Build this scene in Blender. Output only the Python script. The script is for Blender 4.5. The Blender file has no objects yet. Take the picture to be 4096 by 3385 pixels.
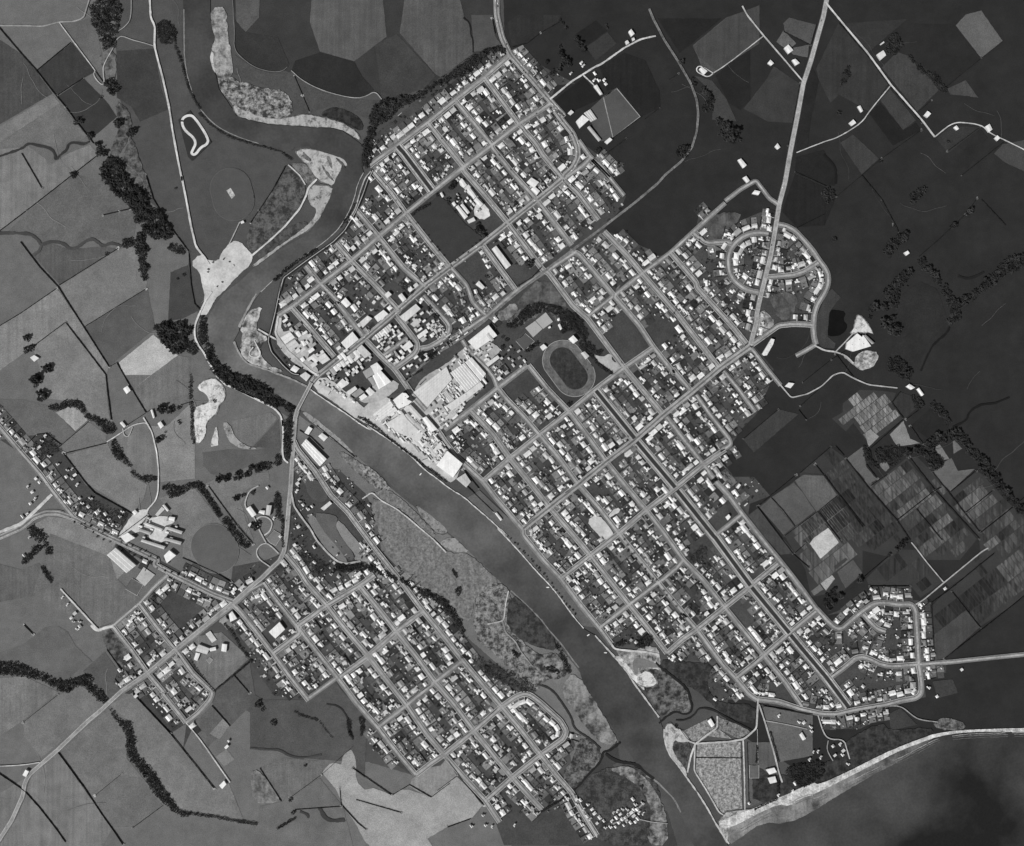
import bpy, bmesh, math, random
from mathutils import Vector, noise
random.seed(7)
S = bpy.context.scene
COL = S.collection
PX = 0.8                     # metres of ground per photograph pixel
H = 3200.0                   # flying height above the town

# ---------------- camera, sky, sun, exposure ----------------
cd = bpy.data.cameras.new("camera"); cam = bpy.data.objects.new("camera", cd); COL.objects.link(cam)
cam.location = (0, 0, H); cam.rotation_euler = (0, 0, 0)
cd.sensor_fit = 'HORIZONTAL'; cd.sensor_width = 36.0
cd.lens = 36.0 * H / (4096 * PX)
cd.clip_start = 10; cd.clip_end = 20000
S.camera = cam
SUN_EL, SUN_AZ = 46.0, 226.0          # degrees; the sun stands lower left of the picture
w = bpy.data.worlds.new("World"); S.world = w; w.use_nodes = True
nt = w.node_tree; nt.nodes.clear()
wo = nt.nodes.new('ShaderNodeOutputWorld'); bg = nt.nodes.new('ShaderNodeBackground')
sk = nt.nodes.new('ShaderNodeTexSky'); sk.sky_type = 'NISHITA'; sk.sun_disc = False
sk.sun_elevation = math.radians(SUN_EL); sk.sun_rotation = math.radians(SUN_AZ)
hs_ = nt.nodes.new('ShaderNodeHueSaturation'); hs_.inputs['Saturation'].default_value = 0.0
nt.links.new(sk.outputs[0], hs_.inputs['Color']); nt.links.new(hs_.outputs[0], bg.inputs[0])
bg.inputs[1].default_value = 0.05
nt.links.new(bg.outputs[0], wo.inputs[0])
sd = bpy.data.lights.new("sun", 'SUN'); sd.energy = 4.0; sd.angle = math.radians(0.5); sd.color = (1, 0.995, 0.985)
sun = bpy.data.objects.new("sun", sd); COL.objects.link(sun)
sx, sy = math.sin(math.radians(SUN_AZ)), math.cos(math.radians(SUN_AZ))
d = Vector((-sx * math.cos(math.radians(SUN_EL)), -sy * math.cos(math.radians(SUN_EL)), -math.sin(math.radians(SUN_EL))))
sun.rotation_euler = d.to_track_quat('-Z', 'Y').to_euler(); sun.location = (-900, -900, 1500)
S.view_settings.view_transform = 'Standard'; S.view_settings.look = 'None'
S.view_settings.exposure = 0.0; S.view_settings.gamma = 1.0
LIGHT = 1.12                 # how bright a white card lies in this light

# ---------------- helpers ----------------
TILES = dict(O=(0,0,1.9495), A=(0,0,.4874), B=(0,700,.4874), C=(0,1500,.4874), D=(0,2500,.4874),
  P=(800,60,.3808), Q=(1500,60,.3808), R=(2200,60,.3808), S=(2900,60,.5693), E=(800,600,.3808), F=(1400,500,.3808),
  G=(2100,550,.3808), H=(2600,1150,.3808), I=(900,1100,.3808), J=(1900,1000,.3808), K=(3200,900,.4265), L=(700,1650,.3808),
  M=(1450,1550,.3808), N=(2100,1550,.3808), U=(1950,2100,.3808), V=(2650,1900,.3808), W=(3200,1500,.4265), X=(3200,2200,.4265),
  a=(2450,2650,.6645), b=(3200,2700,.7442), c=(400,2200,.6645), d=(1100,2200,.6645), e=(1000,2700,.6645), f=(1750,2650,.6645),
  y=(1400,1200,.28805), z=(1500,1400,.14402), k=(2800,850,.28805), n=(0,0,1.0))
def pts(s):
    """'Q 10,20 30,40; G 5,6' -> list of photograph coordinates"""
    out = []
    for part in s.split(';'):
        tk = part.split()
        x0, y0, sc = TILES[tk[0]]
        for q in tk[1:]:
            a = q.split(','); out.append((x0 + float(a[0]) * sc, y0 + float(a[1]) * sc))
    return out
def wx(p, z=0.0): return ((p[0] - 2048) * PX, (1692.5 - p[1]) * PX, z)
def lin(t): t /= 255.0; return (t / 12.92 if t < 0.04045 else ((t + 0.055) / 1.055) ** 2.4) / LIGHT
def tag(o, label=None, cat=None, group=None, kind=None):
    if label: o['label'] = label
    if cat: o['category'] = cat
    if group: o['group'] = group
    if kind: o['kind'] = kind
    return o
def link(name, me, mat=None, parent=None):
    o = bpy.data.objects.new(name, me); COL.objects.link(o)
    if mat is not None and me is not None and not me.materials: me.materials.append(mat)
    if parent: o.parent = parent
    return o
def mesh(name, v, f, mat=None):
    me = bpy.data.meshes.new(name); me.from_pydata(v, [], f); me.update()
    if mat: me.materials.append(mat)
    return me
def chaikin(p, n=2, closed=False):
    for _ in range(n):
        q = []
        m = len(p)
        rng = range(m) if closed else range(m - 1)
        if not closed: q.append(p[0])
        for i in rng:
            a, b = p[i], p[(i + 1) % m]
            q.append((a[0]*.75 + b[0]*.25, a[1]*.75 + b[1]*.25)); q.append((a[0]*.25 + b[0]*.75, a[1]*.25 + b[1]*.75))
        if not closed: q.append(p[-1])
        p = q
    return p
def rough(p, step, amp, closed=True):
    out = []; m = len(p)
    for i in range(m if closed else m - 1):
        a, b = p[i], p[(i + 1) % m]
        L = math.hypot(b[0]-a[0], b[1]-a[1]); k = max(1, int(L / step))
        for j in range(k):
            t = j / k; x = a[0] + (b[0]-a[0]) * t; y = a[1] + (b[1]-a[1]) * t
            nx = noise.noise((x * .06, y * .06, 3.1)) + .6 * noise.noise((x * .19, y * .19, 7.7))
            ny = noise.noise((x * .06, y * .06, 13.1)) + .6 * noise.noise((x * .19, y * .19, 17.7))
            out.append((x + nx * amp, y + ny * amp))
    if not closed: out.append(p[-1])
    return out
def resample(p, step):
    out = [p[0]]; 
    for i in range(len(p) - 1):
        a, b = p[i], p[i+1]; L = math.hypot(b[0]-a[0], b[1]-a[1]); k = max(1, int(L / step))
        for j in range(1, k + 1): out.append((a[0] + (b[0]-a[0]) * j / k, a[1] + (b[1]-a[1]) * j / k))
    return out
def normals(p):
    out = []
    for i in range(len(p)):
        a = p[max(0, i-1)]; b = p[min(len(p)-1, i+1)]
        dx, dy = b[0]-a[0], b[1]-a[1]; L = math.hypot(dx, dy) or 1
        out.append((-dy / L, dx / L))              # right-hand side of travel in the picture
    return out
def ribbon(p, w, z, off=0.0, wig=0.0):
    n = normals(p); v = []; f = []
    for i, (q, m) in enumerate(zip(p, n)):
        k = 1 + wig * noise.noise((q[0] * .07, q[1] * .07, off + 1.3)) if wig else 1
        h = w / 2 * k
        v.append(wx((q[0] + m[0] * (off + h), q[1] + m[1] * (off + h)), z))
        v.append(wx((q[0] + m[0] * (off - h), q[1] + m[1] * (off - h)), z))
        if i: f.append((2*i-2, 2*i-1, 2*i+1, 2*i))
    return v, f
def inside(pt, poly):
    x, y = pt; c = False; j = len(poly) - 1
    for i in range(len(poly)):
        xi, yi = poly[i]; xj, yj = poly[j]
        if (yi > y) != (yj > y) and x < (xj - xi) * (y - yi) / (yj - yi) + xi: c = not c
        j = i
    return c
def segdist(p, a, b):
    dx, dy = b[0]-a[0], b[1]-a[1]; L2 = dx*dx + dy*dy or 1e-9
    t = max(0, min(1, ((p[0]-a[0])*dx + (p[1]-a[1])*dy) / L2))
    return math.hypot(p[0]-a[0]-t*dx, p[1]-a[1]-t*dy)
def where(x, y):
    """a phrase for the part of the place a point lies in"""
    if x < 1000 and y < 700: return "upper left farmland"
    if x < 900 and y < 1500: return "left hand farmland"
    if x < 1250 and y < 2250: return "farmland left of the bridge"
    if x < 1100: return "lower left farmland"
    if x < 2000 and y > 2800: return "lower grassland"
    if x > 2900 and y < 1000: return "upper right farmland"
    if x > 3300 and y < 1650: return "dark right hand paddocks"
    if x > 3000 and y < 2400: return "right hand market gardens"
    if x > 3300: return "lower right coast"
    if y < 700: return "upper middle farmland"
    if x > 2300 and y > 2650: return "river mouth flats"
    if y > 1900 and x < 2400: return "flats left of the river"
    return "middle of town"

# ---------------- materials ----------------
MATS = {}
def _bsdf(name, rough_=0.9, spec=0.2):
    m = bpy.data.materials.new(name); m.use_nodes = True
    b = m.node_tree.nodes['Principled BSDF']; b.inputs['Roughness'].default_value = rough_
    b.inputs['Specular IOR Level'].default_value = spec
    return m, m.node_tree, b
def _noise(T, vec, scale, detail=3, rough_=0.6, off=(0, 0, 0), sc=(1, 1, 1), rot=0.0):
    mp = T.nodes.new('ShaderNodeMapping'); mp.inputs['Location'].default_value = off; mp.inputs['Scale'].default_value = sc
    mp.inputs['Rotation'].default_value = (0, 0, rot)
    T.links.new(vec, mp.inputs[0])
    nz = T.nodes.new('ShaderNodeTexNoise'); nz.inputs['Scale'].default_value = scale; nz.inputs['Detail'].default_value = detail
    nz.inputs['Roughness'].default_value = rough_
    T.links.new(mp.outputs[0], nz.inputs['Vector']); return nz.outputs['Fac']
def _math(T, op, a, b):
    n = T.nodes.new('ShaderNodeMath'); n.operation = op
    for i, q in enumerate((a, b)):
        if isinstance(q, (int, float)): n.inputs[i].default_value = q
        else: T.links.new(q, n.inputs[i])
    return n.outputs[0]
def _range(T, v, a, b, c, d_):
    n = T.nodes.new('ShaderNodeMapRange'); T.links.new(v, n.inputs[0])
    for i, q in enumerate((a, b, c, d_)): n.inputs[i+1].default_value = q
    return n.outputs[0]
def ground(tone, grain=.30, blot=.35, streak=0.0, rot=0.64, seed=0, attr=None):
    """worn natural surface: base tone, fine grain, broad patches, optional drill streaks"""
    tone = int(round(tone / 3) * 3)
    key = ('g', tone, grain, blot, streak, round(rot, 1), seed, attr)
    if key in MATS: return MATS[key]
    m, T, b = _bsdf("ground_tone_%d" % tone)
    geo = T.nodes.new('ShaderNodeNewGeometry'); P = geo.outputs['Position']
    o = (seed * 31.7, seed * 17.3, seed * 5.1)
    f = _range(T, _noise(T, P, .34, 4, .8, o), .3, .7, 1 - grain * 1.25, 1 + grain * 1.25)
    f2 = _range(T, _noise(T, P, .011, 3, .5, o), .3, .7, 1 - blot * .5, 1 + blot * .5)
    v = _math(T, 'MULTIPLY', f, f2)
    f4 = _range(T, _noise(T, P, .035, 5, .7, (o[0] + 90., o[1], o[2])), .36, .64, 1 - grain * .32, 1 + grain * .32); v = _math(T, 'MULTIPLY', v, f4)
    if streak:
        f3 = _range(T, _noise(T, P, .11, 2, .5, o, (1, .035, 1), rot), .3, .7, 1 - streak, 1 + streak)
        v = _math(T, 'MULTIPLY', v, f3)
    if attr:
        at = T.nodes.new('ShaderNodeAttribute'); at.attribute_name = attr
        v = _math(T, 'MULTIPLY', v, at.outputs['Fac'])
    else: v = _math(T, 'MULTIPLY', v, lin(tone))
    T.links.new(v, b.inputs['Base Color'])
    MATS[key] = m; return m
def mottle(t0, t1, scale=.045, lo=.42, hi=.60, seed=0, grain=.25):
    """two surfaces in ragged patches (shingle and scrub, sand and weed)"""
    key = ('m', t0, t1, scale, lo, hi, seed)
    if key in MATS: return MATS[key]
    m, T, b = _bsdf("patchy_%d_%d" % (t0, t1))
    P = T.nodes.new('ShaderNodeNewGeometry').outputs['Position']
    o = (seed * 13.7, seed * 27.3, seed * 3.1)
    a = _range(T, _noise(T, P, scale, 6, .68, o), lo, hi, lin(t0), lin(t1))
    g = _range(T, _noise(T, P, .2, 3, .7, o), .3, .7, 1 - grain, 1 + grain)
    sk_ = _range(T, _noise(T, P, .09, 3, .6, o, (1, .16, 1), 0.5 + seed * .4), .3, .7, .78, 1.2)
    T.links.new(_math(T, 'MULTIPLY', _math(T, 'MULTIPLY', a, g), sk_), b.inputs['Base Color'])
    MATS[key] = m; return m
def paved(tone, worn=.10, seed=0):
    tone = int(round(tone / 4) * 4); key = ('p', tone, worn, seed)
    if key in MATS: return MATS[key]
    m, T, b = _bsdf("paving_tone_%d" % tone, .85)
    P = T.nodes.new('ShaderNodeNewGeometry').outputs['Position']
    f = _range(T, _noise(T, P, .16, 5, .75, (seed * 9., 0, 0)), .3, .7, 1 - worn * 2.0, 1 + worn * 1.8)
    g = _range(T, _noise(T, P, .02, 4, .65, (0, seed * 9., 0)), .32, .68, 1 - worn * 2.2, 1 + worn * 2.0)
    v = _math(T, 'MULTIPLY', _math(T, 'MULTIPLY', f, g), lin(tone)); T.links.new(v, b.inputs['Base Color'])
    MATS[key] = m; return m
def roofing(tone, attr=None, rib=.06):
    tone = int(round(tone / 5) * 5); key = ('r', tone, attr, rib)
    if key in MATS: return MATS[key]
    m, T, b = _bsdf("sheet_roof_tone_%d" % tone, .7, .2)
    tc = T.nodes.new('ShaderNodeNewGeometry').outputs['Position']
    f = _range(T, _noise(T, tc, .22, 4, .65), .3, .7, .90, 1.08)
    g = _range(T, _noise(T, tc, .05, 2, .5), .3, .7, .93, 1.06)
    v = _math(T, 'MULTIPLY', f, g)
    if rib:
        h = _range(T, _noise(T, tc, .30, 1, .4, (0, 0, 0), (1, .04, 1), -0.9), .35, .65, 1 - rib, 1 + rib); v = _math(T, 'MULTIPLY', v, h)
    if attr:
        at = T.nodes.new('ShaderNodeAttribute'); at.attribute_name = attr; v = _math(T, 'MULTIPLY', v, at.outputs['Fac'])
    else: v = _math(T, 'MULTIPLY', v, lin(tone))
    T.links.new(v, b.inputs['Base Color'])
    MATS[key] = m; return m
def foliage(tone):
    key = ('f', tone)
    if key in MATS: return MATS[key]
    m, T, b = _bsdf("foliage_tone_%d" % tone, .8, .15)
    P = T.nodes.new('ShaderNodeNewGeometry').outputs['Position']
    v = _math(T, 'MULTIPLY', _math(T, 'MULTIPLY', _range(T, _noise(T, P, .25, 4, .7), .3, .7, .5, 1.8), _range(T, _noise(T, P, .06, 2, .6), .35, .65, .6, 1.7)), lin(tone))
    T.links.new(v, b.inputs['Base Color'])
    MATS[key] = m; return m
def water(t0, t1, scale=.004, seed=0, lo=.35, hi=.65, attr=None):
    key = ('w', t0, t1, scale, seed, attr)
    if key in MATS: return MATS[key]
    m, T, b = _bsdf("silty_water", .35, .25)
    P = T.nodes.new('ShaderNodeNewGeometry').outputs['Position']
    v = _range(T, _noise(T, P, scale, 5, .55, (seed * 400., 0, 0)), lo, hi, lin(t0), lin(t1))
    g = _range(T, _noise(T, P, .16, 3, .6), .3, .7, .86, 1.14)
    if attr:
        at = T.nodes.new('ShaderNodeAttribute'); at.attribute_name = attr; v = _math(T, 'MULTIPLY', v, at.outputs['Fac'])
    T.links.new(_math(T, 'MULTIPLY', v, g), b.inputs['Base Color'])
    bp = T.nodes.new('ShaderNodeBump'); bp.inputs['Strength'].default_value = .08; bp.inputs['Distance'].default_value = 1.0
    T.links.new(_noise(T, P, .3, 2), bp.inputs['Height']); T.links.new(bp.outputs[0], b.inputs['Normal'])
    MATS[key] = m; return m
WALL = paved(190, .05, 3)

# ---------------- builders of ground things ----------------
Z = {'area': .10, 'field': .60, 'water': 1.80, 'bank': 2.00, 'road': 3.6}
def nextz(k, st=.006): Z[k] += .0018 if k == 'bank' else st; return Z[k]
LABELS = {}
def uniq(lab):
    LABELS[lab] = LABELS.get(lab, 0) + 1
    return lab
def sheet(name, s, mat, layer='field', label=None, cat=None, smooth=0, rg=0.0, parent=None, kind='structure', z=None):
    p = pts(s) if isinstance(s, str) else s
    if smooth: p = chaikin(p, smooth, True)
    if rg: p = rough(p, 7, rg)
    zz = nextz(layer) if z is None else z
    o = link(name, mesh(name, [wx(q, zz) for q in p], [tuple(range(len(p)))], mat), parent=parent)
    if o.data.polygons[0].normal.z < 0: o.data.flip_normals()
    if not parent: tag(o, label, cat or name.replace('_', ' '), kind=kind)
    return o
ROADS = []      # centre lines for the house builder
def fillet(p): return chaikin(resample(p, 14), 2)
# ---------------- the ground ----------------
base = link("ground", mesh("ground", [(-9000,-9000,0),(9000,-9000,0),(9000,9000,0),(-9000,9000,0)], [(0,1,2,3)], ground(78, .25, .3)))
tag(base, "open grazed ground around and beyond the town", "ground", kind='structure')
def area(s, t, label, **k):
    mk = {q: k.pop(q) for q in ('grain', 'blot', 'streak', 'rot', 'seed') if q in k}
    return sheet('field', s, ground(t, **mk), 'area', label, 'field', smooth=k.pop('smooth', 0), rg=k.pop('rg', 2.0))
area("n -600,-600 480,-600 470,200 600,700 760,1000 790,1250 900,1500 1200,1700 1180,2200 900,2400 500,2600 1300,3000 2000,3200 2200,4000 -600,4000", 106, "broad pale pasture along the left side of the picture", blot=.18)
area("A 950,-400 1480,-400 1500,400 1560,780 1750,1020 2050,1190; P 760,1420 940,1500; E 940,150 760,430 540,760 300,980 200,1160 0,1080; B 1640,650 1690,1030 1600,1130 1500,1000 1560,640 1400,430 1330,300 1200,200; A 1250,1600 1050,1300 1080,1100 980,800 950,400", 78, "river flat pasture between the tree belt and the upper river", blot=.22)
area("P 270,-500 370,0 360,350 600,560 900,590 1300,800 1650,880 1840,810 1920,890 2101,850; Q 540,760 1000,440 1330,330 1290,-500", 56, "dark pasture above the river and the tree belt", blot=.3)
area("n 2000,-600 4700,-600 4700,3250 3900,3300 3300,3150 2900,2900 3000,2000 2500,1300 2600,1000 2250,850 2150,450 2020,250", 43, "dark pasture down the right side of the picture", blot=.3)
area("L 1300,30 1900,450 2101,620; M 300,1060 900,1540 1200,1780; U 230,700 700,1200 980,1560; f 1000,320 1090,480 840,800 800,560 600,220; d 1150,520 960,260 640,30; L 1650,900 1480,620 1330,420 1280,200", 112, "pale grassy flat between the terrace and the river", blot=.3)
area("f 640,930 1080,470 1100,600; a 0,620 330,900 450,1300 -200,1300; f 960,1300 700,1000", 62, "dark rough flat near the river mouth", blot=.3)
# town ground under the gardens
URB = {}
URB['north'] = pts("Q 0,1250 560,800 1240,400 1420,430 1480,380 1800,560 2101,720; R 60,740 0,900 300,1320 520,1480 780,1560 760,1650 640,1720; G 1060,620 1000,760 830,960 900,1000 1240,1180 1340,1260 1530,1220 1790,980 1850,700 1960,800 1830,960 2050,1110; k 100,430 420,280 560,120 830,0 1060,0 1100,180 1330,260 1640,640 1790,880 1740,1080 1560,1400 1540,1560 1080,1560; H 1080,600 1300,860 1250,1040 1120,1330 980,1470 860,1640 900,1733; N 2101,720; V 640,20 960,20 1130,220 850,330 1000,560 1230,900 1610,1380 1760,1560 2101,1420; X 260,610 540,500 680,340 1040,330 1060,470 1220,490 1250,1030 1370,1050 1370,1150 1160,1200 1180,1380 810,1480 800,1560 560,1680 200,1680 180,1560; a 1130,300 870,240 780,220 600,230 540,120 650,0; U 1880,1400 1700,1150 1560,1250 1330,1270 1100,1080 400,200 300,100; M 1690,1520 1270,1010 1060,860 880,600; J 60,1500; y 1500,1500 1300,1400 1080,1530 860,1330 740,1270; I 1560,1330 900,1110 640,940 480,700 560,420 620,60 ; E 900,1360 1120,1170 1450,950 1560,800 1700,480 1800,280 1800,120; F 200,420 260,60 ; Q 0,1250")
URB['south'] = pts("c 90,450 240,320 420,150 180,20 ; C 600,1180 560,1120 180,650 -200,400 -200,200 300,480 400,480 700,900 1090,1140 960,1330 1500,1620; c 560,80 790,180 800,100 1000,60 1100,20; L 1200,1500 1200,1000 1300,400 1500,560 1720,600 2000,850 2101,1050; d 640,0 880,260 1030,300 1150,520 1204,640; f 230,50 400,80 490,180 600,220 790,400 830,500 720,660 830,800 980,1100 400,1100 300,830 40,560; e 1000,620 700,420 690,370 760,320 500,20 350,140; c 1050,880 720,420 560,520 700,850 590,1000 500,1200; D 1530,810 1400,890 1090,570 1000,560 930,480 960,380 1060,300")
for k_, poly_ in URB.items():
    sheet('town_ground', poly_, ground(70, .35, .35, seed=2), 'area', "garden ground under the %s bank houses" % k_, 'ground')
URB['west'] = pts("C 160,600 330,480 420,480 720,900 1090,1140 1000,1300 600,1160 430,950")
# no houses from the street rows in these
NOHOUSE = [pts(q) for q in (
 "F 620,960 950,700 1190,540 1640,1010 1040,1480",                     # school and its field
 "J 200,700 560,540 1000,600 1160,720 1560,1230 1280,1440 990,1660 590,1220 330,900",   # stadium park
 "J 720,230 430,430 150,680 300,800 560,560 1020,620 1180,700",
 "J 1340,860 1560,640 1860,1000 1600,1220", "H -100,560 60,300 330,400 120,640 20,640",
 "y 740,250 640,960 520,1000 740,1290 860,1310 1080,1530 1300,1600 1700,1480 2000,1300 2000,1060 1900,920 2083,700 2083,520 1930,300 1640,480 1200,600 1000,640 1010,500 1100,0",
 "M 0,200 540,0 1200,0 1150,230 860,440 1060,860 1230,1000 1480,1320 1690,1500 1900,1733 600,1200",
 "I 560,430 500,650 1000,1090 1900,1733 2000,1200 1900,1160 1430,700 1040,1010 1150,870 700,340 ",
 "I 1430,710 1800,1010 1900,1150 1740,1300 1400,1300 1040,1080 1080,1000",
 "I 1500,660 1800,440 2050,720 1760,980", "H 920,440 1040,430 1010,590", "H 1080,620 1300,460 1480,430 1480,560 1400,720 1250,860",
 "k 860,1180 1080,1150 1420,1150 1250,1550 900,1560", "N 600,1040 760,1020 860,1120 720,1180", "N 640,1400 760,1320 920,1500 820,1620",
 "N 860,1330 960,1260 1040,1330 900,1400", "c 560,560 720,420 780,500 900,650 690,850 560,680", "c 1000,480 1100,430 1170,480 1030,580",
 "G 1040,640 640,1160 540,1200 260,1390 180,1330 800,900", "C 1000,1300 1200,1150 1450,1100 1520,1400 1480,1560 1060,1400",
 "U 0,0 270,30 590,380 1160,1080 1130,1160 930,1010", "F 1100,1530 1350,1350 1470,1530 1250,1690", "J 330,220 560,150 700,220 460,400", "L 1200,330 1330,320 1560,600 1480,600 1300,400",
 "L 1480,620 1640,880 1820,1050 2000,1330 1900,1500 1560,1250 1330,850 ", "V 300,750 480,600 560,760 440,880 330,960 220,860", "V 460,450 700,290 830,400 580,600", "V 840,1060 1080,930 1150,950 960,1110", "V 700,1400 900,1280 960,1560 900,1640",
 "X 290,1190 540,1000 560,1160 370,1310", "a 880,100 1000,130 1140,260 1000,230", "F 160,560 330,660 180,780", "n 4000,2000 4100,2000 4100,2100",
 "F 930,690 1130,560 1250,700 1000,860", "N 860,800 1000,880 1010,700", "J 300,1480 560,1260 700,1440 560,1480 420,1640",
)]
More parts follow.
